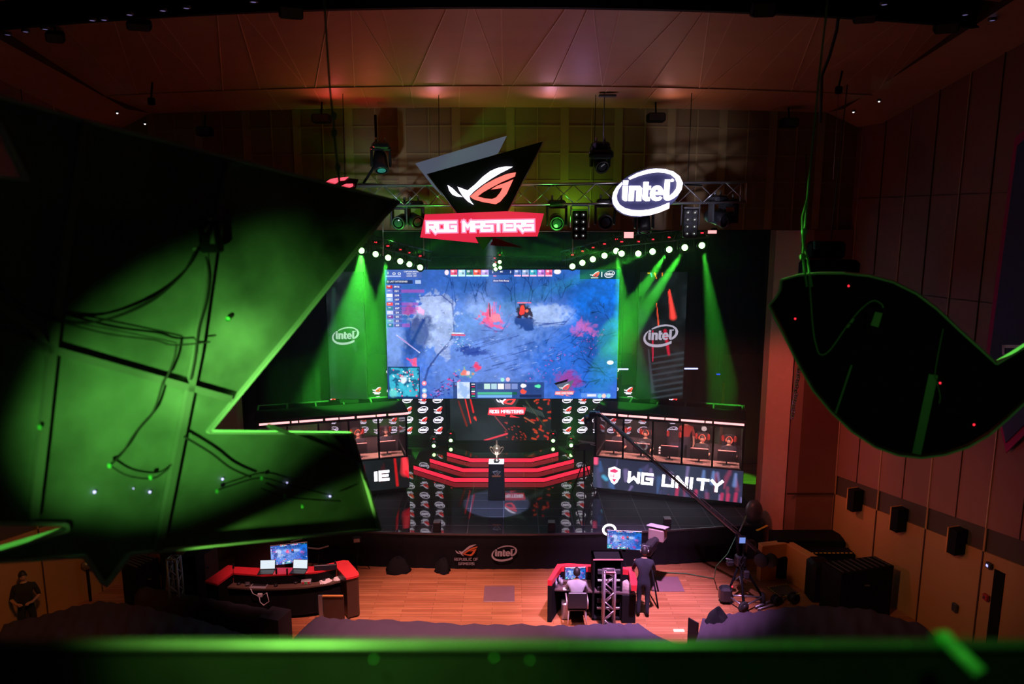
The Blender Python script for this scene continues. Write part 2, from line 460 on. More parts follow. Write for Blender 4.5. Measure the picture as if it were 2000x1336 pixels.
# ---- squared "techno" lettering drawn with thick strokes
SQ = {
 'R': [[(0, 0), (0, 1), (1, 1), (1, .45), (.15, .45)], [(.45, .45), (1, -.12)]],
 'O': [[(0, 0), (0, 1), (1, 1), (1, 0), (0, 0)]],
 'G': [[(1, 1), (0, 1), (0, 0), (1, 0), (1, .5), (.5, .5)]],
 'M': [[(0, 0), (0, 1), (.5, .45), (1, 1), (1, 0)]],
 'A': [[(0, 0), (0, 1), (1, 1), (1, 0)], [(0, .42), (1, .42)]],
 'S': [[(1, 1), (0, 1), (0, .5), (1, .5), (1, 0), (0, 0)]],
 'T': [[(0, 1), (1, 1)], [(.5, 1), (.5, 0)]],
 'E': [[(1, 1), (0, 1), (0, 0), (1, 0)], [(0, .5), (.9, .5)]],
 'W': [[(0, 1), (0, .05), (.5, .5), (1, .05), (1, 1)]],
 'U': [[(0, 1), (0, 0), (1, 0), (1, 1)]],
 'N': [[(0, 0), (0, 1), (1, 0), (1, 1)]],
 'I': [[(.05, 0), (.05, 1)]],
 'Y': [[(0, 1), (.5, .5), (1, 1)], [(.5, .5), (.5, 0)]],
 'B': [[(0, 0), (0, 1), (.9, 1), (.9, .5), (0, .5)], [(.9, .5), (1, .5), (1, 0), (0, 0)]],
 'P': [[(0, 0), (0, 1), (1, 1), (1, .45), (0, .45)]],
 'L': [[(0, 1), (0, 0), (1, 0)]],
 'C': [[(1, 1), (0, 1), (0, 0), (1, 0)]],
 'F': [[(1, 1), (0, 1), (0, 0)], [(0, .5), (.85, .5)]],
 ' ': [],
}
def squared(mb, txt, O, ux, uy, h, adv, w, t, m, th=0.0, slant=0.0):
    # O: lower left corner; h letter height; w letter width; adv advance; t stroke
    O = Vector(O); ux = Vector(ux); uy = Vector(uy); n = ux.cross(uy).normalized()
    x0 = 0.0
    for ch in txt:
        for pl in SQ.get(ch, []):
            for a, b in zip(pl, pl[1:]):
                pa = Vector((x0 + a[0] * w + slant * a[1] * h, a[1] * h)); pb = Vector((x0 + b[0] * w + slant * b[1] * h, b[1] * h))
                d = (pb - pa).normalized(); pa = pa - d * t / 2; pb = pb + d * t / 2; e = Vector((-d.y, d.x)) * t / 2
                poly = [tuple(pa + e), tuple(pa - e), tuple(pb - e), tuple(pb + e)]
                if th: mb.prism(poly, O, ux, uy, th, m)
                else:
                    mb.add([O + ux * x + uy * y for x, y in poly], [(0, 1, 2, 3)], m)
        x0 += adv * (0.55 if ch == ' ' else 0.5 if ch == 'I' else 1.0)
    return x0

# ---- the two recurring marks
def _n(pts, cx, cy, w): return [((x - cx) / w, -(y - cy) / w) for x, y in pts]
_U = [(515,430),(700,330),(900,265),(1100,235),(1300,250),(1480,300),(1620,400),(1690,540),(1670,680),(1590,800),(1500,870),(1415,912),(1415,815),(1500,740),(1560,650),(1570,540),(1530,440),(1430,360),(1300,325),(1150,312),(950,335),(750,390),(550,468)]
_L = [(375,525),(270,620),(200,740),(180,860),(200,980),(290,1100),(430,1190),(600,1235),(800,1245),(1000,1225),(1200,1170),(1415,1080),(1415,955),(1200,1045),(1000,1100),(800,1120),(600,1110),(450,1070),(340,1000),(280,900),(270,800),(310,680),(385,570)]
_I = [[(408,485),(515,485),(510,580),(405,580)], [(398,600),(512,600),(500,925),(450,925),(400,890),(392,850)],
      [(540,600),(770,600),(815,650),(805,925),(695,925),(700,690),(650,690),(640,925),(530,925)],
      [(848,515),(955,515),(955,600),(1010,600),(1005,685),(950,685),(945,835),(1000,835),(985,925),(900,925),(840,885),(832,840)],
      [(1308,465),(1415,465),(1405,915),(1350,915),(1295,870),(1290,820)],
      [(1430,470),(1465,448),(1500,475),(1490,510),(1455,520),(1430,505)]]
_e = [(1135 + 148 * cos(R(a)), 757 - 168 * sin(R(a))) for a in range(-8, 312, 20)] + [(1250, 850)]
_e2 = [(1200, 800), (1170, 830), (1130, 838), (1095, 815), (1092, 795), (1283, 795)]
_E = [(1283, 795)] + [(1135 + 148 * cos(R(a)), 757 - 168 * sin(R(a))) for a in range(0, 181, 20)] + \
     [(1135 + 148 * cos(R(a)), 757 - 168 * sin(R(a))) for a in range(200, 321, 20)] + [(1208, 818), (1150, 838), (1105, 820), (1100, 795)]
_EH = None
INTEL = [_n(p, 935, 740, 1510) for p in [_U, _L] + _I]
_Et = [(1283, 795), (1283, 740)] + [(1135 + 148 * cos(R(a)), 757 - 168 * sin(R(a))) for a in range(20, 181, 20)] + \
      [(1135 + 148 * cos(R(a)), 757 - 168 * sin(R(a))) for a in range(200, 321, 20)] + [(1205, 822), (1150, 838), (1105, 820), (1098, 795)]
_Eh = [(1105, 725), (1110, 695), (1140, 680), (1170, 690), (1178, 725)]
# e = upper bowl with its eye cut out, joined by a slit
_Ecut = [(1283, 795), (1283, 725), (1178, 725), (1170, 692), (1140, 680), (1112, 692), (1103, 725), (1283, 724)]
INTEL += [_n(p, 935, 740, 1510) for p in (
    [(1283, 795), (1283, 735), (1273, 690), (1235, 625), (1180, 592), (1125, 590), (1060, 620), (1010, 680), (990, 757), (1000, 830), (1045, 895), (1120, 925), (1190, 920), (1235, 890), (1260, 850), (1210, 820), (1175, 838), (1135, 840), (1105, 820), (1098, 795), (1098, 725), (1110, 690), (1140, 680), (1168, 690), (1178, 725), (1102, 725.5), (1102, 795)],)]
_W1 = [(1065,420),(990,418),(900,435),(820,470),(740,530),(660,610),(575,680),(465,638),(490,690),(530,750),(580,800),(640,835),(600,780),(592,740),(640,690),(720,625),(830,550),(930,490),(1000,455)]
_W2 = [(357,620),(375,680),(410,725),(460,745),(520,750),(470,715),(410,655)]
_RA = [(1100,482),(1000,500),(880,550),(760,615),(670,685),(600,745),(685,742),(740,700),(830,648),(940,590),(1090,525)]
_RB = [(600,746),(640,775),(740,805),(880,828),(930,800),(1000,715),(1072,558),(1000,590),(900,625),(830,668),(955,650),(930,700),(885,755),(840,772),(760,765),(685,744)]
EYEW = [_n(p, 728, 625, 745) for p in (_W1, _W2)]
EYER = [_n(p, 728, 625, 745) for p in (_RA, _RB)]
def mark_oval(mb, O, ux, uy, w, m, th=0.0, dx=0.0):
    O = Vector(O); ux = Vector(ux); uy = Vector(uy)
    for p in INTEL:
        q = [(x * w, y * w) for x, y in p]
        if th: mb.prism(q, O, ux, uy, th, m)
        else: mb.add([O + ux * x + uy * y for x, y in q], [list(range(len(q)))[::-1]], m)
def mark_eye(mb, O, ux, uy, w, mw, mr, th=0.0):
    O = Vector(O); ux = Vector(ux); uy = Vector(uy)
    for ps, m in ((EYEW, mw), (EYER, mr)):
        for p in ps:
            q = [(x * w, y * w) for x, y in p]
            if th: mb.prism(q, O, ux, uy, th, m)
            else: mb.add([O + ux * x + uy * y for x, y in q], [list(range(len(q)))[::-1]], m)

# ---- pictures shown on screens: one coloured cell per lamp
def cells(name, img, w, h, M, material, parent=None, offset=(0, 0, 0)):
    H, W = img.shape[:2]
    xs = (np.arange(W + 1) / W - 0.5) * w; zs = (0.5 - np.arange(H + 1) / H) * h
    gx, gz = np.meshgrid(xs, zs)
    v = np.stack([gx, np.zeros_like(gx), gz], -1).reshape(-1, 3)
    Mn = np.array(M); v = v @ Mn[:3, :3].T + Mn[:3, 3] - np.array(offset)
    i = np.arange(H * (W + 1)).reshape(H, W + 1)[:, :-1].ravel()
    q = np.stack([i, i + W + 1, i + W + 2, i + 1], -1)
    me = bpy.data.meshes.new(name)
    me.vertices.add(len(v)); me.vertices.foreach_set('co', v.ravel())
    me.loops.add(q.size); me.loops.foreach_set('vertex_index', q.ravel().astype(np.int32))
    me.polygons.add(len(q)); me.polygons.foreach_set('loop_start', (np.arange(len(q)) * 4).astype(np.int32))
    try: me.polygons.foreach_set('loop_total', np.full(len(q), 4, np.int32))
    except Exception: pass
    me.update(calc_edges=True)
    ca = me.color_attributes.new('pixel', 'FLOAT_COLOR', 'CORNER')
    c = np.ones((len(q), 4, 4), np.float32); c[:, :, :3] = img.reshape(-1, 1, 3)
    ca.data.foreach_set('color', c.ravel())
    me.materials.append(material)
    o = bpy.data.objects.new(name, me); COL.objects.link(o)
    if parent is not None: o.parent = parent
    return o
RS = np.random.RandomState(3)
def vnoise(H, W, cell, seed):
    r = np.random.RandomState(seed); gh = int(H / cell) + 3; gw = int(W / cell) + 3
    g = r.rand(gh, gw); y = np.arange(H) / cell; x = np.arange(W) / cell
    y0 = y.astype(int); x0 = x.astype(int); fy = y - y0; fx = x - x0
    fy = fy * fy * (3 - 2 * fy); fx = fx * fx * (3 - 2 * fx)
    a = g[np.ix_(y0, x0)]; b = g[np.ix_(y0, x0 + 1)]; c = g[np.ix_(y0 + 1, x0)]; d = g[np.ix_(y0 + 1, x0 + 1)]
    fx = fx[None]; fy = fy[:, None]
    return (a * (1 - fx) + b * fx) * (1 - fy) + (c * (1 - fx) + d * fx) * fy
def fbm(H, W, cell, seed, n=5):
    s = 0; a = 1; t = 0
    for k in range(n):
        s = s + a * vnoise(H, W, max(1.0, cell / 2 ** k), seed + k); t += a; a *= 0.55
    return s / t
def lin(c):
    c = np.asarray(c, float) / 255
    return np.where(c <= 0.04, c / 12.92, ((c + 0.055) / 1.055) ** 2.4)
# ------------------------------------------------------------------ the picture on the big screen (an invented battlefield)
def game_picture(W, H):
    k = W / 450.0
    yy, xx = np.mgrid[0:H, 0:W]; X = xx / W; Y = yy / H
    def S(cx, cy): return (cx - 70) / 1870.0, (cy - 83) / 1037.0
    img = np.zeros((H, W, 3)) + lin((58, 100, 190))
    n1 = fbm(H, W, 60 * k, 11); n2 = fbm(H, W, 14 * k, 21); n3 = fbm(H, W, 6 * k, 31, 3)
    def blob(cx, cy, rx, ry, soft=0.35, ang=0.0, rough=0.35):
        x0, y0 = S(cx, cy); dx = X - x0; dy = (Y - y0) * 0.5545
        ca, sa = cos(R(ang)), sin(R(ang)); u = dx * ca + dy * sa; v = -dx * sa + dy * ca
        d = np.sqrt((u / (rx / 1870.0)) ** 2 + (v / (ry / 1870.0)) ** 2) + (n2 - 0.5) * rough * 1.6 + (n3 - 0.5) * rough * 1.8
        return np.clip((1 - d) / soft + 0.5, 0, 1)[..., None]
    def mix(m, c, a=1.0):
        nonlocal img
        img = img * (1 - m * a) + lin(c) * (m * a)
    # ground: light dusty path, blue forest
    mix(blob(960, 640, 620, 420, 0.9), (104, 142, 214), 0.9)
    mix(blob(1000, 900, 500, 260, 0.9), (92, 126, 205), 0.8)
    mix(blob(450, 480, 190, 230, 0.15, 20), (168, 186, 228), 0.95)
    mix(blob(520, 620, 90, 160, 0.2), (150, 170, 220), 0.9)
    mix(blob(1400, 440, 260, 90, 0.25), (160, 184, 230), 0.9)
    mix(blob(830, 350, 110, 130, 0.4), (140, 166, 222), 0.7)
    mix(blob(1800, 350, 280, 420, 0.6), (16, 112, 225), 0.95)
    mix(blob(1150, 190, 700, 150, 0.7), (28, 84, 160), 0.8)
    mix(blob(300, 620, 110, 200, 0.5, 25), (24, 52, 130), 0.85)
    mix(blob(1620, 850, 400, 330, 0.7), (26, 92, 190), 0.85)
    mix(blob(1800, 620, 180, 260, 0.6), (30, 70, 140), 0.7)
    mix(blob(120, 650, 90, 260, 0.6), (120, 150, 215), 0.8)
    n4 = fbm(H, W, 5 * k, 91, 3); img *= (0.75 + 0.5 * n1[..., None]) * (0.72 + 0.56 * n2[..., None]) * (0.8 + 0.4 * n4[..., None])
    # dark streaks and branches
    r = np.random.RandomState(5)
    def stroke(x0, y0, x1, y1, w, c, a=0.9):
        nonlocal img
        p, q = S(x0, y0), S(x1, y1)
        ax, ay, bx, by = p[0] * W, p[1] * H, q[0] * W, q[1] * H
        L2 = (bx - ax) ** 2 + (by - ay) ** 2 + 1e-6
        t = np.clip(((xx - ax) * (bx - ax) + (yy - ay) * (by - ay)) / L2, 0, 1)
        d = np.hypot(xx - ax - t * (bx - ax), yy - ay - t * (by - ay)) + (n2 - 0.5) * 2 * k
        m = np.clip(1.2 - d / max(0.6, w * k), 0, 1)[..., None] * a
        img = img * (1 - m) + lin(c) * m
    for i in range(26):
        x = r.uniform(640, 1080); y = r.uniform(640, 900); L = r.uniform(60, 220)
        stroke(x, y, x + L, y - L * 0.28, 0.9, (34, 62, 140), 0.75)
    for i in range(46):
        x = r.uniform(1320, 1900); y = r.uniform(560, 1000); a = r.uniform(-1.2, 0.6); L = r.uniform(30, 120)
        stroke(x, y, x + L * cos(a), y + L * sin(a), 0.9, (14, 40, 96), 0.7)
    for i in range(18):
        x = r.uniform(560, 1500); L = r.uniform(90, 230)
        stroke(x, 150, x + r.uniform(-50, 60), 150 + L, 1.1, (14, 42, 104), 0.6)
    stroke(600, 180, 620, 620, 1.2, (30, 60, 140), .7); stroke(600, 620, 480, 760, 1.6, (20, 44, 110), .8)
    stroke(370, 480, 250, 700, 4.5, (20, 52, 130), .9); stroke(1520, 490, 1300, 520, 2, (40, 70, 150), .8)
    stroke(400, 870, 360, 1000, 3, (30, 50, 120), .8); stroke(480, 760, 400, 870, 2, (30, 40, 110), .8)
    def branch(x, y, a, L, w, dep, c):
        x2 = x + L * cos(a); y2 = y + L * sin(a); stroke(x, y, x2, y2, w, c, .8)
        if dep:
            for q in (-.5, .45): branch(x2, y2, a + q + r.uniform(-.3, .3), L * r.uniform(.55, .8), w * .75, dep - 1, c)
    for (x, y, a, L) in ((860, 330, -1.9, 70), (790, 290, -1.2, 70), (1230, 340, -1.4, 90), (1340, 330, -1.1, 90), (1080, 330, -1.7, 80), (1480, 300, -1.2, 80), (600, 200, -1.8, 50)): branch(x, y, a, L, 1.1, 3, (10, 36, 92))
    for (x, y, a, L) in ((1560, 660, -.8, 80), (1560, 680, 2.6, 70), (1700, 860, .1, 90), (1740, 860, -2.4, 90), (1800, 960, 2.9, 90), (1880, 500, -2.2, 80), (1700, 780, -1.2, 70)): branch(x, y, a, L, 1.1, 3, (12, 34, 84))
    for i in range(150):
        x = r.uniform(420, 1500); y = r.uniform(420, 960); a = r.uniform(-.5, .1); L = r.uniform(8, 40)
        stroke(x, y, x + L * cos(a), y + L * sin(a), .6, [(190, 208, 240), (60, 92, 170), (44, 70, 150)][i % 3], .45)
    for i in range(60):
        x = r.normal(520, 70); y = r.uniform(300, 720); stroke(x, y, x + r.uniform(-20, 20), y + r.uniform(-14, 14), .7, [(205, 214, 238), (90, 110, 170)][i % 2], .5)
    for p_, q_ in (((330, 290), (520, 282)), ((520, 282), (600, 350)), ((600, 350), (612, 560)), ((612, 560), (560, 690)), ((560, 690), (490, 750)), ((1250, 500), (1500, 515)), ((1500, 515), (1600, 400)), ((830, 560), (1000, 570)), ((1000, 570), (1060, 470))):
        stroke(*p_, *q_, 1.1, (40, 62, 140), .75)
    # fiery blast, dark beast, small figures
    for i in range(40):
        x = r.normal(930, 45); y = r.uniform(400, 500); stroke(x, y, x + r.uniform(-8, 8), y - r.uniform(20, 110) * math.exp(-((x - 930) / 60) ** 2), 0.9, (250, 50, 110), 0.75)
    mix(blob(930, 485, 100, 40, 0.8, 10, 1.6), (245, 60, 120), .8); mix(blob(950, 470, 45, 30, 0.5, 0, .9), (255, 130, 150), .9)
    stroke(900, 350, 905, 450, 1.3, (40, 16, 50)); stroke(770, 460, 860, 500, 1, (120, 50, 140)); stroke(860, 520, 960, 570, 1.3, (110, 60, 150))
    mix(blob(1180, 500, 80, 50, 0.4, 10, .6), (24, 60, 130), .95); mix(blob(1185, 410, 62, 48, 0.3, 15, .7), (38, 14, 34), .95)
    mix(blob(1165, 400, 18, 30, 0.4, 0, .7), (250, 60, 50)); mix(blob(1200, 405, 12, 12, 0.4, 0, .4), (255, 110, 80)); stroke(1130, 341, 1232, 341, 1.3, (255, 110, 140), 1)
    for i in range(60):
        x = r.normal(670, 50); y = r.normal(665, 26); stroke(x, y, x + r.uniform(-14, 14), y + r.uniform(-8, 8), 0.9, [(220, 240, 250), (30, 40, 150), (60, 180, 200)][i % 3], 0.85)
    mix(blob(760, 730, 110, 32, .5, 5, .8), (22, 50, 140), .8)
    stroke(600, 597, 700, 600, 1.8, (235, 70, 90), 1); stroke(600, 583, 690, 585, 1.0, (255, 255, 255), .9)
    stroke(150, 600, 330, 740, 1.6, (210, 210, 255), .9); stroke(160, 610, 300, 712, .9, (160, 40, 170), .8)
    mix(blob(345, 405, 40, 24, .5, 50, .8), (255, 180, 230), .9); mix(blob(270, 400, 40, 32, .5, 0, .7), (150, 30, 90), .7)
    mix(blob(290, 825, 40, 32, .5, 40, .9), (255, 90, 130), .95); stroke(230, 790, 290, 830, 2, (255, 60, 120))
    mix(blob(690, 900, 58, 32, .5, 15, 1.2), (70, 200, 130), .6); mix(blob(690, 898, 46, 22, .5, 15, 1.2), (235, 110, 100), .9); mix(blob(725, 905, 18, 16, .5, 0, .8), (240, 215, 230), .8)
    mix(blob(800, 855, 34, 26, .5, 0, .9), (235, 50, 80), .9)
    for i in range(70):
        x = r.uniform(420, 650); y = 1110 - (x - 420) * 0.72 + r.normal(0, 28)
        stroke(x, y, x + r.uniform(-24, 24), y + r.uniform(-14, 10), 1.1, [(230, 50, 130), (20, 30, 140), (60, 20, 90), (120, 130, 220)][i % 4], .85)
    for i in range(90):
        t = r.rand(); x = 1780 - t * 560 + r.normal(0, 50); y = 560 + t * 430 + r.normal(0, 60)
        stroke(x, y, x + r.uniform(-6, 6), y + r.uniform(-5, 5), 1.0, [(220, 90, 190), (150, 90, 200), (180, 60, 150)][i % 3], .6)
    mix(blob(1540, 960, 85, 70, .7, 0, .8), (160, 40, 130), .7); mix(blob(1660, 545, 80, 34, 1.2, 10, 1.4), (235, 110, 190), .5)
    # panels around the picture
    def rect(x0, y0, x1, y1, c, a=1.0):
        p, q = S(x0, y0), S(x1, y1)
        sl = (slice(max(0, int(round(p[1] * H))), max(0, int(round(q[1] * H)))), slice(max(0, int(round(p[0] * W))), max(0, int(round(q[0] * W)))))
        img[sl] = img[sl] * (1 - a) + lin(c) * a
    rect(70, 83, 365, 148, (70, 92, 170), .8); rect(80, 128, 200, 140, (180, 200, 250), .7)
    rect(78, 165, 290, 195, (24, 34, 70), .85); rect(312, 165, 356, 195, (180, 200, 235), .8)
    cols = [(200, 40, 60), (120, 130, 210), (220, 225, 250), (160, 190, 240), (235, 80, 80), (60, 130, 150), (200, 200, 235), (120, 60, 150), (110, 170, 190), (50, 120, 150)]
    for i in range(10):
        y = 204 + i * 34
        rect(78, y, 130, y + 27, cols[i]); rect(90, y + 4, 112, y + 14, (240, 235, 250), .5); rect(132, y, 200, y + 27, (70, 50, 130), .6)
        L = [120, 180, 120, 60, 130, 130, 120, 60, 60, 60][i]
        rect(200, y, 200 + L, y + 27, [(40, 100, 160), (170, 70, 170)][i in (1, 4, 5, 6, 9)], .55)
    rect(545, 83, 1480, 100, (20, 30, 80), .35)
    pc = [(235, 90, 120), (170, 215, 225), (60, 130, 120), (245, 90, 70), (190, 160, 225), (90, 120, 190), (130, 160, 200), (60, 170, 190), (190, 120, 210), (230, 90, 130)]
    for i in range(10):
        x = 594 + i * 61.5 if i < 5 else 1100 + (i - 5) * 62.5
        rect(x, 84, x + 55, 122, pc[i]); rect(x + 8, 88, x + 30, 102, (245, 240, 250), .6); rect(x + 28, 104, x + 48, 118, (40, 30, 90), .6)
        rect(x, 124, x + 55, 135, (200, 245, 240) if i < 5 else (250, 190, 220), .9)
    mix(blob(562, 103, 17, 20, .3, 0, .1), (255, 225, 240), .95); mix(blob(1442, 96, 28, 20, .3, 0, .1), (245, 235, 250), .95)
    rect(900, 84, 1100, 122, (20, 30, 90), .7); rect(932, 156, 1065, 184, (60, 50, 120), .7); rect(935, 128, 960, 137, (240, 120, 140), .9)
    rect(1625, 83, 1945, 157, (10, 62, 78)); rect(1796, 98, 1804, 140, (220, 230, 240))
    # small map
    rect(75, 858, 332, 1118, (16, 50, 90)); sl0, sl1 = S(84, 868), S(326, 1104)
    ys, ye, xs_, xe = int(sl0[1] * H), int(sl1[1] * H), int(sl0[0] * W), int(sl1[0] * W)
    m = fbm(H, W, 9 * k, 77, 3)[ys:ye, xs_:xe, None]
    img[ys:ye, xs_:xe] = lin((20, 90, 140)) * (1 - m) + lin((60, 170, 190)) * m * np.where(m > .5, 1.4, .3)
    for i in range(60):
        x = r.uniform(92, 320); y = r.uniform(878, 1098); c = [(235, 90, 120), (235, 245, 250), (40, 190, 210)][i % 3]
        mix(blob(x, y, r.uniform(4, 9), r.uniform(4, 9), .5, 0, .1), c, .9)
    mix(blob(200, 965, 22, 32, .5, 30, .3), (225, 235, 250), .9); mix(blob(110, 1070, 34, 34, .5, 0, .3), (110, 215, 200), .7)
    for cy, c in ((992, (235, 130, 150)), (1052, (140, 195, 230)), (1094, (250, 190, 190))):
        mix(blob(364, cy, 20, 20, .25, 0, .05), c); mix(blob(364, cy, 9, 9, .3, 0, .05), (240, 240, 250), .8)
    # bottom bar
    rect(600, 985, 1345, 1122, (26, 48, 96), .75); rect(636, 984, 738, 1118, (205, 220, 245), .95)
    mix(blob(690, 1050, 50, 60, .6, 0, .9), (130, 170, 220), .8); rect(740, 988, 785, 1116, (20, 26, 60))
    for i in range(6): rect(750, 996 + i * 20, 780, 1006 + i * 20, [(235, 240, 250), (230, 70, 100), (60, 190, 130)][i % 3], .8)
    for i in range(6): rect(800 + i * 56, 996, 848 + i * 56, 1042, [(40, 70, 110), (190, 225, 210), (170, 205, 215), (245, 248, 255), (150, 150, 190), (120, 140, 200)][i], .95)
    rect(800, 1066, 1085, 1088, (70, 175, 135)); rect(800, 1092, 1085, 1112, (110, 165, 220)); rect(1088, 1066, 1125, 1088, (20, 90, 60)); rect(1088, 1092, 1125, 1112, (30, 70, 130))
    for i in range(3):
        for j in range(2): rect(1146 + i * 62, 996 + j * 44, 1202 + i * 62, 1036 + j * 44, (36, 62, 120), .9)
    mix(blob(1175, 1012, 22, 14, .4, 0, .4), (240, 240, 255)); mix(blob(1295, 1015, 24, 16, .4, 0, .5), (90, 230, 170)); mix(blob(1172, 1060, 22, 18, .4, 0, .5), (240, 80, 60))
    rect(1146, 1086, 1325, 1112, (20, 36, 80)); mix(blob(1004, 962, 16, 17, .3, 0, .1), (150, 220, 210)); mix(blob(1048, 960, 17, 17, .3, 0, .1), (240, 190, 200))
    mix(blob(1880, 822, 26, 17, .2, 0, .05), (235, 235, 250)); rect(1650, 1028, 1890, 1062, (40, 104, 190), .8); rect(1650, 1074, 1890, 1112, (90, 140, 220), .9)
    rect(1700, 1084, 1775, 1102, (230, 225, 240), .8)
    for x, c in ((1800, (120, 200, 225)), (1834, (235, 200, 190)), (1872, (120, 200, 240))): mix(blob(x, 1096, 17, 17, .3, 0, .05), c)
    return np.clip(img, 0, 3)

def dark_led(W, H, seed, red=0.3):
    # dim abstract picture: black with red streaks and grey bands
    yy, xx = np.mgrid[0:H, 0:W]; r = np.random.RandomState(seed)
    img = np.zeros((H, W, 3)) + lin((7, 11, 10)); n = fbm(H, W, W / 3.0, seed)
    img += (n[..., None] ** 3) * lin((50, 60, 66)) * 0.9
    return img, yy, xx, r
def streak(img, yy, xx, x0, y0, x1, y1, w0, w1, c, a=1.0):
    L2 = (x1 - x0) ** 2 + (y1 - y0) ** 2 + 1e-6
    t = np.clip(((xx - x0) * (x1 - x0) + (yy - y0) * (y1 - y0)) / L2, 0, 1)
    d = np.hypot(xx - x0 - t * (x1 - x0), yy - y0 - t * (y1 - y0)); w = w0 + (w1 - w0) * t
    m = np.clip(1.3 - d / w, 0, 1)[..., None] * a
    return img * (1 - m) + lin(c) * m

# ------------------------------------------------------------------ people
def person(name, label, J, mats, loc=(0, 0, 0), rz=0.0, hair=HAIR, headset=None, look=0.0, nod=0.0, cat='person', group=None, bald=False):
    """J: joints in the figure's own frame (faces -Y). One skin for the whole body; clothes by region."""
    t = thing(name, label, cat, loc, rz, group)
    segs = [('pelvis', 'waist', .15, .135, 'leg'), ('waist', 'chest', .13, .155, 'top'), ('chest', 'neck', .13, .058, 'top'), ('neck', 'jaw', .055, .06, 'skin')]
    for s in 'lr':
        segs += [('chest', s + 'sh', .11, .075, 'top'), (s + 'sh', s + 'el', .062, .046, 'sleeve'), (s + 'el', s + 'wr', .043, .030, 'arm'), (s + 'wr', s + 'pa', .030, .036, 'skin'),
                 ('pelvis', s + 'hip', .13, .10, 'leg'), (s + 'hip', s + 'kn', .092, .062, 'leg'), (s + 'kn', s + 'an', .06, .042, 'leg'), (s + 'an', s + 'to', .05, .04, 'shoe')]
    P = {k: Vector(v) for k, v in J.items()}
    rad = {'pelvis': .135, 'waist': .125, 'chest': .145, 'neck': .055, 'jaw': .06}
    for s in 'lr':
        rad.update({s + 'sh': .07, s + 'el': .045, s + 'wr': .03, s + 'pa': .034, s + 'hip': .095, s + 'kn': .062, s + 'an': .043, s + 'to': .038})
        # four fingers and a thumb leave the palm
        d = (P[s + 'pa'] - P[s + 'wr']).normalized(); side = d.cross(Vector((0, 0, 1)))
        if side.length < .1: side = Vector((1, 0, 0))
        side.normalize(); dn = side.cross(d).normalized()
        if dn.z > 0: dn = -dn
        for i in range(4):
            b = P[s + 'pa'] + side * ((i - 1.5) * .021) + d * .03
            L = (.036, .042, .040, .032)[i]
            P[f'{s}f{i}a'] = b; P[f'{s}f{i}b'] = b + d * L + dn * .012; P[f'{s}f{i}c'] = b + d * L * 1.5 + dn * .04
            for e, rr in zip('abc', (.011, .0095, .008)): rad[f'{s}f{i}{e}'] = rr
            segs += [(s + 'pa', f'{s}f{i}a', 0, 0, 'skin'), (f'{s}f{i}a', f'{s}f{i}b', 0, 0, 'skin'), (f'{s}f{i}b', f'{s}f{i}c', 0, 0, 'skin')]
        sg = 1 if s == 'l' else -1
        tb = P[s + 'wr'].lerp(P[s + 'pa'], .6)
        P[s + 'ta'] = tb + side * (sg * -.042) + d * .01; P[s + 'tb'] = P[s + 'ta'] + d * .035 + side * (sg * -.01)
        rad[s + 'ta'] = .012; rad[s + 'tb'] = .010
        segs += [(s + 'wr', s + 'ta', 0, 0, 'skin'), (s + 'ta', s + 'tb', 0, 0, 'skin')]
    names = list(dict.fromkeys([n for sg in segs for n in sg[:2]]))
    ix = {n: i for i, n in enumerate(names)}
    me = bpy.data.meshes.new('sk'); me.from_pydata([tuple(P[n]) for n in names], [(ix[a], ix[b]) for a, b, *_ in segs], [])
    o = bpy.data.objects.new('sk', me); COL.objects.link(o)
    md = o.modifiers.new('s', 'SKIN'); md.use_smooth_shade = True
    sv = me.skin_vertices[0].data
    for n in names:
        sv[ix[n]].radius = (rad[n], rad[n]); sv[ix[n]].use_root = (n == 'pelvis')
    o.modifiers.new('u', 'SUBSURF').levels = 1
    dg = bpy.context.evaluated_depsgraph_get(); dg.update()
    em = o.evaluated_get(dg).to_mesh()
    vs = [v.co.copy() for v in em.vertices]; fs = [list(p.vertices) for p in em.polygons]
    o.evaluated_get(dg).to_mesh_clear(); bpy.data.objects.remove(o)
    body = MB(); order = {}
    for k in ('top', 'leg', 'skin', 'sleeve', 'arm', 'shoe'): order[k] = body.mi(mats[k])
    body.v = [tuple(v) for v in vs]
    for f in fs:
        c = sum((vs[i] for i in f), Vector()) / len(f); best = None
        for a, b, _, _, reg in segs:
            A, B = P[a], P[b]; ab = B - A; tt = max(0, min(1, (c - A).dot(ab) / max(1e-9, ab.length_squared)))
            rr = rad[a] * (1 - tt) + rad[b] * tt
            dd = (c - A - ab * tt).length / rr
            if best is None or dd < best[0]: best = (dd, reg)
        body.f.append(f); body.m.append(order[best[1]]); body.sm.append(True)
    # head: skull, jaw, nose, eyes, ears in the same mesh
    hc = P['jaw'] + Vector((0, -.012, .105)); RM = Matrix.Rotation(look, 3, 'Z') @ Matrix.Rotation(nod, 3, 'X')
    skin = mats['skin']
    def hp(x, y, z): return hc + RM @ Vector((x, y, z))
    prof = []
    n = 12; seg = 16; vv = []
    for i in range(n + 1):
        a = pi * i / n; z = -cos(a) * .118; rr = sin(a)
        w = .076 * (1 - .18 * max(0, -z / .118)); dp = .096 * (1 - .10 * max(0, -z / .118))
        for k in range(seg):
            b = 2 * pi * k / seg
            vv.append(hp(max(rr, .01) * w * cos(b), max(rr, .01) * dp * sin(b) + (-.008 if z < 0 and sin(b) < 0 else 0), z))
    body.add(vv, [(i * seg + k, i * seg + (k + 1) % seg, (i + 1) * seg + (k + 1) % seg, (i + 1) * seg + k) for i in range(n) for k in range(seg)], skin, True)
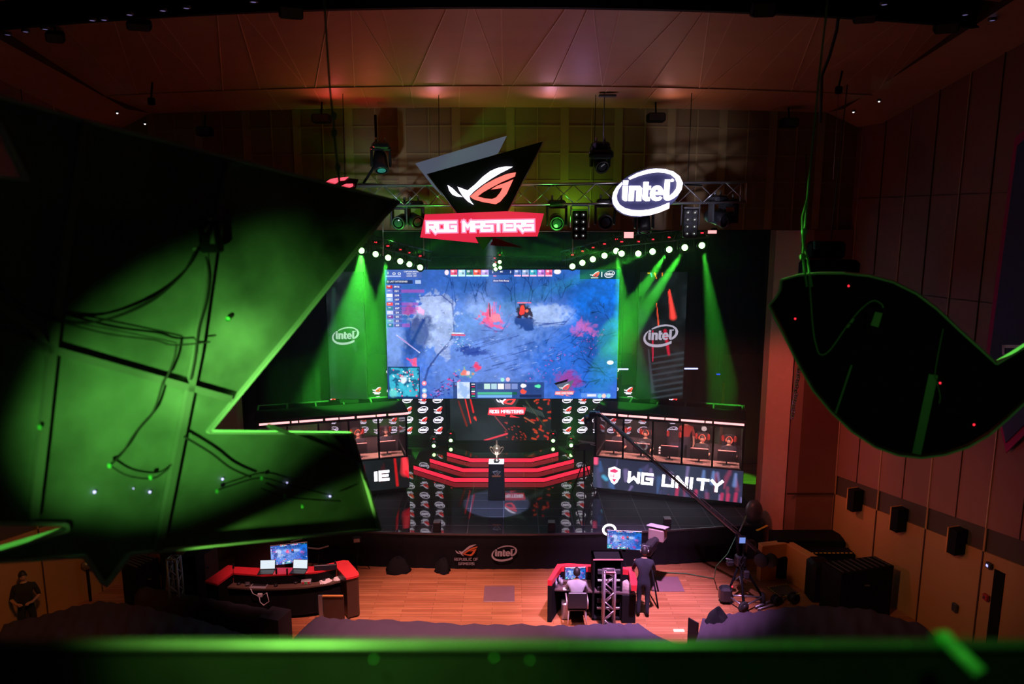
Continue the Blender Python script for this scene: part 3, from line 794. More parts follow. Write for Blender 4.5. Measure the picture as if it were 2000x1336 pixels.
    body.add([hp(-.013, -.09, -.03), hp(.013, -.09, -.03), hp(0, -.118, -.028), hp(0, -.092, .016)], [(0, 1, 2), (0, 2, 3), (1, 3, 2)], skin, True)
    for s in (-1, 1):
        body.ball(hp(s * .079, .005, -.008), .022, skin, 8, (.35, .7, 1.2))
        body.ball(hp(s * .03, -.088, .006), .010, WHITE, 8, (1, .6, .7)); body.ball(hp(s * .03, -.094, .006), .005, HAIR, 6)
        body.box(hp(s * .03, -.094, .026), (.03, .006, .005), HAIR, RM)
    body.box(hp(0, -.096, -.058), (.042, .008, .009), REDM, RM)
    bo = body.obj('body', t, local=True)
    if not bald:
        h = MB(); vv = []
        n = 9; seg = 18
        for i in range(n + 1):
            a = pi * .62 * i / n
            for k in range(seg):
                b = 2 * pi * k / seg; front = max(0, -sin(b)); aa = a * (1 - .42 * front)
                q = 1.0 + .03 * sin(5 * b + i)
                vv.append(hp(sin(aa) * .086 * q * cos(b), sin(aa) * .105 * q * sin(b) + .004, cos(aa) * .130 + .002))
        h.add(vv, [(i * seg + k, (i + 1) * seg + k, (i + 1) * seg + (k + 1) % seg, i * seg + (k + 1) % seg) for i in range(n) for k in range(seg)], hair, True)
        h.obj('hair', t, local=True)
    if headset:
        h = MB()
        pts = [hp(.092 * cos(a), .0, .135 * sin(a) - .005) for a in [R(q) for q in range(0, 181, 20)]]
        h.tube(pts, .012, headset, 6)
        for s in (-1, 1): h.lathe([(.001, -.018), (.036, -.018), (.042, 0), (.036, .018), (.001, .018)], hp(s * .092, 0, -.005), headset, 12, RM @ Matrix.Rotation(R(90), 3, 'Y'))
        h.tube([hp(.09, -.02, -.02), hp(.07, -.09, -.06), hp(.03, -.115, -.06)], .005, headset, 5)
        tag(h.obj('headset', t, local=True), 'headset over the ears')
    return t
def joints_stand(lean=0.0, legs=0.12, arms='down', h=1.0):
    J = dict(pelvis=(0, 0, .95), waist=(0, -.02 - lean * .25, 1.12), chest=(0, -.02 - lean * .7, 1.33), neck=(0, -.01 - lean, 1.50), jaw=(0, -.02 - lean * 1.2, 1.57))
    for s, q in (('l', 1), ('r', -1)):
        J[s + 'sh'] = (q * .19, -.01 - lean * .85, 1.42); J[s + 'hip'] = (q * .09, 0, .90); J[s + 'kn'] = (q * legs * .9, -.02, .50)
        J[s + 'an'] = (q * legs, .02, .09); J[s + 'to'] = (q * (legs + .02), -.14, .045)
        if arms == 'down':
            J[s + 'el'] = (q * .25, .03 - lean * .8, 1.14); J[s + 'wr'] = (q * .26, -.08 - lean, .90); J[s + 'pa'] = (q * .26, -.11 - lean, .82)
        elif arms == 'hold':
            J[s + 'el'] = (q * .27, .02, 1.13); J[s + 'wr'] = (q * .15, -.22, 1.10); J[s + 'pa'] = (q * .10, -.29, 1.12)
        elif arms == 'camera':
            J[s + 'el'] = (q * .26, -.12 - lean, 1.15); J[s + 'wr'] = (q * .20, -.36 - lean, 1.22); J[s + 'pa'] = (q * .18, -.44 - lean, 1.23)
    return {k: tuple(c * h for c in v) for k, v in J.items()}
def joints_sit(lean=0.06, reach=.42, hz=.72):
    J = dict(pelvis=(0, 0, .55), waist=(0, -.01 - lean * .3, .72), chest=(0, -.01 - lean * .7, .92), neck=(0, -lean, 1.09), jaw=(0, -.01 - lean * 1.1, 1.16))
    for s, q in (('l', 1), ('r', -1)):
        J[s + 'sh'] = (q * .19, -lean * .8, 1.01); J[s + 'el'] = (q * .25, -.16, .78); J[s + 'wr'] = (q * .17, -reach, hz + .06); J[s + 'pa'] = (q * .15, -reach - .08, hz + .05)
        J[s + 'hip'] = (q * .10, -.03, .53); J[s + 'kn'] = (q * .14, -.44, .52); J[s + 'an'] = (q * .15, -.46, .10); J[s + 'to'] = (q * .16, -.60, .05)
    return J
def outfit(top, leg=NAVY, sleeve=None, arm=None, shoe=RUBBER, skin=SKIN):
    return dict(top=top, leg=leg, sleeve=sleeve or top, arm=arm or skin, shoe=shoe, skin=skin)
# ================================================================== the hall
HX = -0.3
def arc(x, y0, k=0.014): return y0 + k * (x - HX) ** 2
def wallR(y): return 14.7 - 0.3 * y
def wallL(y): return -16.95 + 0.35 * y
WR0, WRN = Vector((9, 19, 0)), Vector((1, .3, 0)).normalized()
WL0, WLN = Vector((-10.3, 19, 0)), Vector((1, -.35, 0)).normalized()

m = MB(); m.bb((-15, 2.0, -0.2), (14, 28, 0), FLOORM); struct(m, 'floor')
m = MB(); m.bb((-11, 27.6, 0), (11, 27.8, 12.5), BACKW); struct(m, 'wall_back')
m = MB(); m.bb((-11, 19.6, 12.4), (11, 27.8, 12.6), MATTE); struct(m, 'ceiling_stage')

def wall(name, fx, sgn):
    m = MB(); T = 0.35 * sgn
    def P(y, z, o=0.0): return Vector((fx(y) - o * sgn, y - o * .3, z))
    y0, y1 = 20.2, 2.2
    def band(z): return lambda y: z + (19 - y) * .09
    def quad(ya, yb, za, zb, mt, off=0.0):
        pts = [P(ya, za(ya), off), P(yb, za(yb), off), P(yb, zb(yb), off), P(ya, zb(ya), off)]
        pts2 = [p + Vector((T, 0, 0)) for p in pts]
        m.add(pts + pts2, [(0, 1, 2, 3), (7, 6, 5, 4), (0, 4, 5, 1), (1, 5, 6, 2), (2, 6, 7, 3), (3, 7, 4, 0)], mt)
    zero = lambda y: 0.0; top = lambda y: 15.5
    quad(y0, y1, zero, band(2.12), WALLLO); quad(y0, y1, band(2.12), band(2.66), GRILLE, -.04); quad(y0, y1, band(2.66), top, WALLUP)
    # panel joints
    y = 19.0; k = 0
    while y > 3:
        for za, zb, o in ((2.66, 15.3, .012), (0.0, 2.12, .012)):
            a = P(y, za + (19 - y) * .09 * (za > 0), o); b = P(y, (zb if zb > 3 else zb + (19 - y) * .09), o)
            if za > 0 or k % 2 == 0: m.bar(a, b, .012 if za > 0 and k % 2 else .03, .02, SEAM if (za > 0 and k % 2 == 0) else SEAMD)
        if k % 2 == 0: m.bar(P(y, 2.12 + (19 - y) * .09, 0), P(y, 2.66 + (19 - y) * .09, 0), .05, .02, WALLLO)
        y -= 0.72; k += 1
    for z in (5.6, 7.9, 10.2): m.bar(P(19.8, z, .008), P(3, z, .008), .02, .012, SEAMD)
    return struct(m, name)
wall('wall_right', wallR, 1)
wall('wall_left', wallL, -1)

# proscenium sides
m = MB()
pts = [(7.28, 19.95), (7.68, 19.2), (7.95, 19.05), (9.6, 19.05), (9.6, 20.4), (7.28, 20.4)]
COLW = mat('column_lit_veneer', (0.55, 0.22, 0.14), 0.5)  # paler red than the wall: the chamfer's lit look put into its colour
m.prism(pts, (0, 0, 0), (1, 0, 0), (0, 1, 0), 9.4, WALLUP)
m.prism([(7.27, 19.93), (7.67, 19.17), (7.70, 19.22), (7.31, 19.97)], (0, 0, 0), (1, 0, 0), (0, 1, 0), 9.38, COLW)
m.bb((7.67, 19.02, 2.1), (9.0, 19.05, 2.14), SEAMD)
struct(m, 'wall_front_right')
m = MB()
m.prism([(-7.9, 19.95), (-8.3, 19.2), (-8.6, 19.05), (-10.9, 19.05), (-10.9, 20.4), (-7.9, 20.4)], (0, 0, 0), (1, 0, 0), (0, 1, 0), 9.4, WALLUP)
struct(m, 'wall_front_left')

# wall above the stage opening, curved towards the audience, panelled
m = MB(); xs = [-10.8 + i * (20.3 / 40) for i in range(41)]
def strip(m, pa, pb, mt, smooth=True):
    n = len(pa); m.add(pa + pb, [(i, i + 1, n + i + 1, n + i) for i in range(n - 1)], mt, smooth)
f = lambda x, z, o=0: Vector((x, arc(x, 18.0) - o, z))
strip(m, [f(x, 9.4) for x in xs], [f(x, 12.45) for x in xs], HEADM)
strip(m, [f(x, 9.4) for x in xs], [Vector((x, arc(x, 18.0) + .5, 9.4)) for x in xs], HEADM)
strip(m, [Vector((x, arc(x, 18.0) + .5, 9.4)) for x in xs], [Vector((x, arc(x, 18.0) + .5, 12.4)) for x in xs], MATTE)
x = -10.6; k = 0
while x < 9.2:
    w = .20 if k % 2 == 0 else .03
    m.bar(f(x, 9.42, .01), f(x, 12.4, .01), w, .02, HSEAM, up=(0, 1, 0)) if False else m.bb((x - w / 2, arc(x, 18.0) - .02, 9.42), (x + w / 2, arc(x, 18.0) + .03, 12.35), HSEAM)
    x += .66; k += 1
for z in (9.95, 10.6, 11.25, 11.9):
    for a, b in zip(xs, xs[1:]): m.bar(f(a, z, .0), f(b, z, .0), .03, .035, HSEAM)
struct(m, 'wall_front_header')

# ceiling: broad rings, each stepping up towards the audience
def ring(x, y0, z, dy=0): return Vector((x, arc(x, y0, .015) + dy, z))
m = MB(); xs = [-14.5 + i * .5 for i in range(59)]
strip(m, [ring(x, 18.2, 12.3) for x in xs], [ring(x, 16.5, 12.57) for x in xs], CEILM)
strip(m, [ring(x, 16.5, 12.57) for x in xs], [ring(x, 13.8, 13.6) for x in xs], CEILM)
strip(m, [ring(x, 13.8, 13.6) for x in xs], [ring(x, 13.8, 14.1) for x in xs], MATTE)
strip(m, [ring(x, 13.8, 14.1) for x in xs], [ring(x, 13.2, 14.1) for x in xs], MATTE)
strip(m, [ring(x, 13.2, 14.1) for x in xs], [ring(x, 13.2, 13.75) for x in xs], MATTE)
strip(m, [ring(x, 13.2, 13.75) for x in xs], [ring(x, 9.0, 15.2) for x in xs], CEILM)
strip(m, [ring(x, 9.0, 15.2) for x in xs], [ring(x, -1.0, 15.4) for x in xs], CEILM)
strip(m, [ring(x, -1.0, 15.7) for x in xs], [ring(x, 18.6, 15.7) for x in xs], CEILM)
def cpt(x, t):   # point on the big panel, t = 0 at the lip crease, 1 at the slot
    a = ring(x, 16.5, 12.57); b = ring(x, 13.8, 13.6); return a.lerp(b, t) - Vector((0, 0, .012))
k = 0; x = -9.0
while x < 9:
    for (xa, xb) in (((x, x + .55), (x + 1.1, x + .55)) if k % 2 else ((x, x), (x + .2, x + 1.3))):
        m.bar(cpt(xa, 0), cpt(xb, 1), .018, .008, SEAM)
    m.bar(ring(x, 18.2, 12.288), ring(x + .15, 16.5, 12.555), .015, .008, SEAM)
    x += 1.1; k += 1
for a, b in zip(xs, xs[1:]): m.bar(ring(a, 16.5, 12.56), ring(b, 16.5, 12.56), .03, .03, SEAM)
struct(m, 'ceiling')
# dark lighting slot rails
for nm, y0, z, h in (('trim_1', 18.15, 12.25, .16), ('trim_2', 13.75, 13.52, .22)):
    m = MB()
    for a, b in zip(xs[8:], xs[9:-8]):
        m.bar(ring(a, y0, z), ring(b, y0, z), .12, h, MATTE)
    struct(m, nm)
# side soffits under the ceiling
for nm, fx, sg in (('ceiling_side_right', wallR, 1), ('ceiling_side_left', wallL, -1)):
    m = MB(); ys = [19.6, 18.4, 15.0, 11, 3]
    zz = lambda y: 12.0 + max(0, 18.4 - y) * .33
    a = [Vector((fx(y) + .05 * sg, y, zz(y))) for y in ys]; b = [Vector((fx(y) - 1.0 * sg, y, zz(y) + .35)) for y in ys]
    c = [p + Vector((0, 0, 2.5)) for p in b]
    strip(m, a, b, CEILM, False); strip(m, b, c, SEAMD, False)
    struct(m, nm)

# ceiling speakers / lamps hung below the slots
def hung_box(px, py, d, w, h, dp, label, rz=0.2, rx=0.0):
    c = D(px, py, d); t = thing('ceiling_speaker', label, 'speaker', tuple(c), rz, 'black boxes below the ceiling')
    m = MB(); M = Matrix.Rotation(rx, 3, 'X')
    m.rbox((0, 0, 0), (w, dp, h), MATTE, .03, rot=M); m.obj('cabinet', t, True)
    m = MB(); m.box(M @ Vector((0, -dp / 2 - .005, 0)), (w * .86, .012, h * .8), DGREY, M); m.obj('grille', t, True)
    m = MB(); m.tube([(0, 0, h * .3), (0, .1, h / 2 + .3)], .02, MATTE, 6); m.obj('bracket', t, True)
for a in ((568, 22, 14.0, .42, .22, .35, 'black speaker box under the ceiling slot, left of the picture centre', .3, .4),
          (1490, 18, 14.2, .40, .26, .35, 'black speaker box at the ceiling slot, right of the picture centre', -.1, .3),
          (1688, 34, 14.8, .40, .16, .3, 'black speaker box at the ceiling slot, second from the right', -.3, .5),
          (1848, 52, 15.0, .42, .2, .35, 'black speaker box at the ceiling slot nearest the right wall', -.4, .4),
          (272, 49, 15.0, .42, .16, .3, 'black speaker box at the ceiling slot above the dark hanging sign', .3, .5),
          (108, 72, 15.6, .32, .2, .3, 'black speaker box at the far left end of the ceiling slot', .4, .4),
          (400, 257, 18.7, .35, .22, .3, 'black box on the wall over the stage, leftmost of four', 0, 0),
          (628, 232, 18.0, .42, .20, .3, 'black box on the wall over the stage, second from the left', 0, 0),
          (1281, 230, 18.0, .42, .20, .3, 'black box on the wall over the stage, right of the hoist', 0, 0),
          (1541, 240, 18.7, .40, .22, .3, 'black box on the wall over the stage, rightmost of four', 0, 0)):
    hung_box(a[0], a[1], a[2] - .35, *a[3:])
def slot_light(px, py, d, s=1.0):
    return D(px, py, d), s
for i, (px, py, d) in enumerate(((15, 68, 15.3), (50, 62, 15.2), (88, 57, 15.0), (180, 40, 14.7), (203, 39, 14.6), (253, 29, 14.5), (318, 21, 14.2), (364, 16, 14.0), (495, 4, 13.6), (1727, 9, 13.9), (1885, 29, 14.7), (1938, 40, 15.0))):
    c = D(px, py, d - .25)
    t = thing('slot_downlight', 'faint lamp in the dark ceiling slot, ' + ('%s from the left end' % ['first', 'second', 'third', 'fourth', 'fifth', 'sixth', 'seventh', 'eighth', 'ninth'][i] if i < 9 else '%s on the right side' % ['first', 'second', 'third'][i - 9]), 'ceiling lamp', tuple(c), 0, 'faint lamps in the ceiling slot')
    m = MB(); m.lathe([(.07, .05), (.08, 0), (.06, -.01), (.055, .03)], (0, 0, 0), DGREY, 12); m.obj('housing', t, True)
    m = MB(); m.lathe([(.001, .004), (.05, 0)], (0, 0, 0), emis('dim_violet_bulb', (.4, .32, .8), .35), 12); m.obj('bulb', t, True)
for i, (px, py, d, lb) in enumerate(((229, 220, 17.6, 'upper left'), (283, 241, 18.2, 'lower left'), (1717, 197, 17.4, 'upper right'), (1667, 218, 17.9, 'lower right'))):
    t = thing('ceiling_spotlight', 'tiny bright spotlight in the low ceiling lip, ' + lb, 'spotlight', tuple(D(px, py, d - .15)), 0)
    m = MB(); m.lathe([(.04, .04), (.05, 0), (.03, -.01)], (0, 0, 0), DGREY, 10); m.obj('housing', t, True)
    m = MB(); m.ball((0, 0, -.01), .022, LED_W, 8); m.obj('bulb', t, True)
for px, py, lb in ((296, 198, 'left'), (1638, 176, 'right')):
    t = thing('fly_hook', 'small black pulley under the ceiling on the %s side' % lb, 'pulley', tuple(D(px, py, 16.3)), 0)
    m = MB(); m.rbox((0, 0, 0), (.14, .1, .16), MATTE, .02); m.tube([(0, 0, .08), (.05, 0, .4)], .02, MATTE, 6); m.obj('block', t, True)
    m = MB(); m.tube([(0, 0, -.08), (0.02, 0, -1.9)], .006, GREY, 5); m.obj('rope', t, True)

# right wall: fixtures
for i, (px, py) in enumerate(((1613, 945), (1680, 975), (1766, 1013), (1880, 1055))):
    c = PL(px, py, WR0, WRN)
    ang = atan2(-.3, 1)
    t = thing('wall_sconce', 'brown-sided black wall box on the grille band, %s from the stage' % ['first', 'second', 'third', 'fourth'][i], 'wall box', tuple(c), atan2(-1, .3) + pi / 2 + pi / 2 * 0, 'boxes along the grille band')
    M = Matrix.Rotation(atan2(.3, 1), 3, 'Z')
    t.rotation_euler = (0, 0, 0)
    m = MB(); m.box(M @ Vector((-.16, 0, 0)), (.30, .20, .58), MATTE, M); m.obj('cabinet', t, True)
    m = MB(); m.box(M @ Vector((-.16, .115, 0)), (.33, .03, .60), PLY, M); m.obj('side_panel', t, True)
# doorway and a low hatch in the right wall
def on_wr(px, py, o=0.02): return PL(px, py, WR0, WRN) - WRN * o
a = on_wr(1945, 1100); b = on_wr(1966, 1100)
m = MB()
for (p, q) in ((a, b),):
    m.add([Vector((p.x, p.y, 0)), Vector((q.x, q.y, 0)), Vector((q.x, q.y, 2.25)), Vector((p.x, p.y, 2.25)),
           Vector((p.x + .06, p.y, 0)), Vector((q.x + .06, q.y, 0)), Vector((q.x + .06, q.y, 2.25)), Vector((p.x + .06, p.y, 2.25))],
          [(0, 1, 2, 3), (7, 6, 5, 4), (0, 4, 5, 1), (1, 5, 6, 2), (2, 6, 7, 3), (3, 7, 4, 0)], MATTE)
struct(m, 'door_1')
for nm, px, py, lb in (('wall_lamp', 1935, 1104, 'small violet-lit wall lamp beside the dark doorway'), ('wall_socket', 1929, 1166, 'small dull red box low beside the dark doorway'), ('wall_panel', 1868, 1186, 'small framed wall hatch low on the right wall')):
    c = on_wr(px, py, .05); t = thing(nm, lb, 'wall fitting', tuple(c))
    m = MB(); m.rbox((0, 0, 0), (.08, .14, .14 if nm != 'wall_panel' else .2), REDM if nm == 'wall_socket' else DGREY, .015); m.obj('casing', t, True)
    m = MB(); m.box((-.045, 0, 0), (.01, .05, .05), BLUELED if nm == 'wall_lamp' else DGREY); m.obj('cover', t, True)

# tall hanging banner on the right wall
o = .12
BP = [on_wr(1962, 250, o), on_wr(2100, 200, o), on_wr(2100, 700, o)]
t = thing('pennant_banner', 'dark blue pointed banner with a magenta border on the right wall', 'banner', tuple(on_wr(1975, 600, o)))
def wrp(px, py, o): return on_wr(px, py, o)
outer = [(1966, 230), (2120, 230), (2120, 620), (1972, 884), (1937, 700)]
inner = [(1975, 240), (2116, 240), (2116, 600), (1973, 866), (1948, 705)]
outer = [(1989, 270), (2160, 120), (2160, 700), (1972, 884), (1931, 700)]
inner = [(1996, 285), (2150, 140), (2150, 690), (1973, 864), (1941, 700)]
m = MB(); p = [wrp(*q, .10) for q in outer]; m.add(p + [v + WRN * .02 for v in p], [list(range(5)), list(range(9, 4, -1))] + [(i, (i + 1) % 5, 5 + (i + 1) % 5, 5 + i) for i in range(5)], mat('magenta_cloth', (0.42, 0.02, 0.14), 0.8)); m.obj('border', t)
m = MB(); p = [wrp(*q, .125) for q in inner]; m.add(p + [v + WRN * .02 for v in p], [list(range(5)), list(range(9, 4, -1))] + [(i, (i + 1) % 5, 5 + (i + 1) % 5, 5 + i) for i in range(5)], mat('banner_blue_cloth', (0.05, 0.07, 0.16), 0.85)); m.obj('field', t)
m = MB()
for q in ([(1967, 673), (2020, 673), (2020, 679), (1967, 679)], [(1967, 673), (1972, 673), (1972, 692), (1967, 692)]):
    p = [wrp(*k_, .14) for k_ in q]; m.add(p, [(0, 1, 2, 3)], WHITE)
m.obj('lettering', t)

# left wall: dark hanging flag-like shadow casters are not seen; a wall lantern
t = thing('wall_lantern', 'small dark lantern on the orange left wall', 'lantern', tuple(PL(158, 1103, WL0, WLN) + Vector((.15, 0, 0))))
m = MB(); m.ball((0, 0, 0), .13, GREY, 12); m.obj('globe', t, True)
m = MB(); m.tube([(0, 0, .12), (0, 0, .5)], .03, MATTE, 6); m.tube([(0, 0, -.1), (0, 0, -1.2)], .035, MATTE, 6); m.obj('stem', t, True)

# ================================================================== the stage
SZ = 1.07
st = thing('stage', 'glossy black tiled stage with a black front curtain', 'stage', (0, 20, 0))
m = MB(); xs = [-7.9 + i * (15.1 / 30) for i in range(31)]
SF = lambda x: 18.73 + .0125 * (x + .3) ** 2
poly = [(x, SF(x)) for x in xs] + [(7.28, 19.98), (7.3, 27.4), (-7.9, 27.4)]
m.prism(poly, (0, 0, SZ - .05), (1, 0, 0), (0, 1, 0), .05, STAGEM)
m.obj('deck', st)
m = MB(); f3 = [(x, SF(x) + .01) for x in xs if x > 2.6] ; m.prism(f3 + [(7.2, 19.9), (6.95, 20.6), (2.75, 21.9)], (0, 0, SZ), (1, 0, 0), (0, 1, 0), .004, SATIN); m.obj('satin_tiles', st); m = MB()
f3 = [(x, SF(x) + .01) for x in xs if x < -3.3]; m.prism(f3 + [(-3.45, 21.9), (-7.6, 20.6), (-7.7, 19.9)], (0, 0, SZ), (1, 0, 0), (0, 1, 0), .004, SATIN); m.obj('satin_tiles', st)
m = MB()
for a, b in zip(xs, xs[1:]):
    n = 3
    for j in range(n):
        u0 = a + (b - a) * j / n; u1 = a + (b - a) * (j + 1) / n
        o0 = .012 * sin(u0 * 17); o1 = .012 * sin(u1 * 17)
        m.add([(u0, SF(u0) + .04 + o0, 0), (u1, SF(u1) + .04 + o1, 0), (u1, SF(u1) + .04 + o1, SZ - .05), (u0, SF(u0) + .04 + o0, SZ - .05)], [(0, 1, 2, 3)], CLOTHB, True)
m.bb((-7.9, 19.6, 0), (7.2, 27.4, .4), MATTE)
m.obj('front_curtain', st)
m = MB()
DIMW = mat('printed_grey', (0.42, 0.42, 0.45), 0.8); DIMR = mat('printed_orange', (0.5, 0.12, 0.03), 0.8)
c = D(911, 1075, 18.70); mark_eye(m, c, (1, 0, 0), (0, 0, 1), .62, DIMW, DIMR)
squared(m, 'REPUBLIC OF', c + Vector((-.33, 0, -.30)), (1, 0, 0), (0, 0, 1), .07, .066, .042, .013, DIMW)
squared(m, 'GAMERS', c + Vector((-.22, 0, -.43)), (1, 0, 0), (0, 0, 1), .07, .076, .05, .013, DIMW)
m.obj('printed_eye_mark', st); m = MB(); mark_oval(m, D(985, 1081, 18.70), (1, 0, 0), (0, 0, 1), .72, DIMW); m.obj('printed_oval_mark', st)
EDGE = mat('stage_edge_trim', (0.10, 0.10, 0.11), 0.3, 0.5)
m = MB()
for a, b in zip(xs, xs[1:]): m.bar((a, SF(a) - .01, SZ - .02), (b, SF(b) - .01, SZ - .02), .03, .05, EDGE)
m.obj('edge_trim', st)

# backdrop LED walls with the repeated marks
BD = 25.8
px2x = lambda px, d=BD, py=815: D(px, py, d).x
def led_wall(name, label, pxa, pxb, cols, par, tall):
    xa, xb = px2x(pxa), px2x(pxb); cx = (xa + xb) / 2
    zb = D(980, 850, BD).z; zt = 4.55
    t = thing(name, label, 'led wall', (cx, BD, SZ))
    m = MB()
    zlow = D(980, 768, BD).z
    for (a, b, z) in tall:
        m.bb((px2x(a), BD, zb), (px2x(b), BD + .12, z), MATTE)
    m.obj('panel', t)
    m = MB()
    for f in (.08, .5, .92): m.bb((xa + (xb - xa) * f - .04, BD + .12, SZ), (xa + (xb - xa) * f + .04, BD + .5, zb + 1.2), MATTE)
    m.bb((xa, BD + .1, SZ), (xb, BD + .3, SZ + .12), MATTE)
    m.obj('support_frame', t)
    m = MB(); rows = [D(980, y, BD).z for y in (839.5, 820, 800, 780.5, 762)]; rows += [rows[-1] + .36, rows[-1] + .72]
    for i, px in enumerate(cols):
        for j, z in enumerate(rows):
            top = [zz for (a, b, zz) in tall if a <= px <= b]
            if not top or z + .12 > top[0]: continue
            O = (px2x(px), BD - .012, z)
            if (i + j + par) % 2: mark_oval(m, O, (1, 0, 0), (0, 0, 1), .385, LOGOW)
            else:
                mark_eye(m, (O[0], O[1], z + .03), (1, 0, 0), (0, 0, 1), .33, LOGOW, LOGOR)
                squared(m, 'REPUBLIC OF', (O[0] - .15, O[1], z - .105), (1, 0, 0), (0, 0, 1), .028, .029, .02, .009, LOGOW)
                squared(m, 'GAMERS', (O[0] - .09, O[1], z - .15), (1, 0, 0), (0, 0, 1), .028, .031, .022, .009, LOGOW)
    m.obj('lit_marks', t)
low = D(980, 771, BD).z; mid = D(980, 753, BD).z
led_wall('led_wall', 'black LED wall with rows of small lit marks, left of the stage centre', 640, 871,
         [650, 679.5, 709, 738, 767.5, 797, 826.5, 856], 1, [(640, 724, low), (724, 753, mid), (753, 871, 4.5)])
led_wall('led_wall', 'black LED wall with rows of small lit marks, right of the stage centre', 1094, 1330,
         [1108, 1137.5, 1167, 1196.5, 1226, 1255.5, 1285, 1314], 0, [(1094, 1212, 4.5), (1212, 1242, mid), (1242, 1330, low)])
# parity helper: first index column starts dark-left
# centre LED picture
t = thing('center_led_screen', 'dark LED picture with red shards below the big screen', 'led screen', (px2x(978), 25.7, SZ))
W_, H_ = 150, 120
img, yy, xx, r = dark_led(W_, H_, 4)
for x0, y0, x1, y1, w0, w1, c in ((12, 60, 24, 96, 1.2, 1.6, (120, 30, 20)), (20, 48, 30, 92, 1, 1, (235, 40, 40)), (26, 40, 34, 76, 1, 1.5, (220, 30, 40)), (50, 118, 84, 108, 1.2, 1.4, (245, 60, 80)), (66, 82, 84, 104, 1, .8, (130, 50, 60)), (36, 84, 38, 88, 2, 1, (240, 60, 40)), (110, 84, 124, 92, 1.2, 1.2, (170, 90, 60)), (112, 60, 140, 96, 1, 1, (60, 60, 40))):
    img = streak(img, yy, xx, x0, y0, x1, y1, w0, w1, c)
for i in range(26):
    x = r.uniform(122, 147); y = r.uniform(44, 118); img = streak(img, yy, xx, x, y, x + r.uniform(-6, 6), y + r.uniform(-3, 3), 1.2, 1.6, (240, r.randint(40, 90), 30), .6)
for i in range(26):
    x = r.uniform(80, 112); y = r.uniform(88, 118); img = streak(img, yy, xx, x, y, x + 1.5, y + 1, .7, .8, (210, 50, 30), .6)
for i in range(10): img = streak(img, yy, xx, 108 + i * 3, 66 + i, 112 + i * 3, 74 + i, .7, .7, (80, 96, 90), .7)
xa, xb = px2x(880), px2x(1076); za, zb_ = D(978, 862, 25.7).z, D(978, 862, 25.7).z + 3.1
wC, hC = xb - xa, zb_ - za; cC = Vector(((xa + xb) / 2, 25.68, (za + zb_) / 2))
cells('picture', img, wC, hC, Matrix.Translation(cC), SCR, t, ORG[t])
m = MB(); m.bb((xa, 25.7, za), (xb, 25.85, zb_), MATTE); m.bb((xa + .3, 25.75, SZ), (xa + .5, 25.95, za + .3), MATTE); m.bb((xb - .5, 25.75, SZ), (xb - .3, 25.95, za + .3), MATTE); m.obj('panel', t)
m = MB(); c = D(990, 803, 25.66)
def masters(m, c, s, mred, mwhite, mdark, th=0.0, eye=True):
    # dark wedge with the eye mark over a red bar with the two words
    X, Y = (1, 0, 0), (0, 0, 1)
    def Q(pts): return [((x - 730) * s / 1340, -(y - 1060) * s / 1340) for x, y in pts]
    def face(pts, O, mt): m.add([Vector(O) + Vector((x, 0, y)) for x, y in Q(pts)], [list(range(len(pts)))], mt)
    face([(5, 385), (1000, 85), (905, 275), (140, 500)], c + Vector((0, .01, 0)), DGREY)
    face([(135, 500), (1400, 145), (1005, 925), (465, 940)], c, mdark)
    face([(110, 940), (1000, 905), (1400, 930), (1335, 1180), (655, 1185), (690, 1252), (60, 1190)], c + Vector((0, -.005, 0)), mred)
    face([(860, 1190), (1180, 1300), (820, 1275)], c + Vector((0, -.005, 0)), mred)
    mark_eye(m, c + Vector(((728 - 730) * s / 1340, -.012, (1060 - 625) * s / 1340)), X, Y, 745 * s / 1340, mwhite, LOGOR)
    squared(m, 'ROG MASTERS', c + Vector((-590 * s / 1340, -.015, -60 * s / 1340)), X, Y, 95 * s / 1340, 112 * s / 1340, 84 * s / 1340, 24 * s / 1340, mwhite)
DARKLED = emis('dark_led_face', (.03, .035, .04), 1.0)
masters(m, c, 1.42, REDGLOW, LOGOW, DARKLED); m.obj('lit_marks', t)

# big screen
t = thing('projection_screen', 'huge bright blue LED screen hanging over the stage showing a battle game', 'screen', tuple(D(981, 779, 21.5)))
SCc = D(981, 654.5, 21.5); SW, SH = 7.03, 3.96
cells('picture', game_picture(450, 253), SW, SH, Matrix.Translation(SCc), SCR, t, ORG[t])
m = MB(); m.bb(SCc + Vector((-SW / 2 - .02, .01, -SH / 2 - .02)), SCc + Vector((SW / 2 + .02, .16, SH / 2 + .02)), MATTE)
for x in (-2.6, 0, 2.6): m.tube([SCc + Vector((x, .1, SH / 2)), Vector((SCc.x + x, SCc.y + .1, 12.4))], .015, MATTE, 6)
m.obj('cabinet', t)
m = MB()
def s2w(cx, cy, o=.02): return SCc + Vector((((cx - 70) / 1870 - .5) * SW, -o, (.5 - (cy - 83) / 1037) * SH))
ks = SW / 1870
TW = emis('screen_text', (.95, .97, 1.0), 1.1)
def st_(txt, cx, cy, h, sx=1.0, b=.02): put_text(m, txt, s2w(cx, cy + h * .35), (1, 0, 0), (0, 0, 1), h * ks * 1.35, TW, b, sx)
st_('CAPTAINS MODE', 282, 99, 11); st_('K/D/A  0/1/0', 284, 116, 11); st_('LH/DN  39/7', 284, 133, 11)
st_('(F) LAST HITS/DENIES', 168, 177, 13)
for i, s in enumerate(('39/16', '35/1', '33/8', '19/7', '17/3', '10/7', '2/4', '0/5', '0/1', '0/9')): st_(s, 162, 218 + i * 34, 15, 1, .03)
st_('2', 930, 102, 18); st_('3', 1072, 102, 18); st_('Show Fight Recap', 998, 170, 13); st_('MK', 1000, 100, 13)
for x, y in ((98, 110), (145, 116), (187, 116)): st_('O' if x > 100 else 'I', x, y, 20, 1.2, .03)
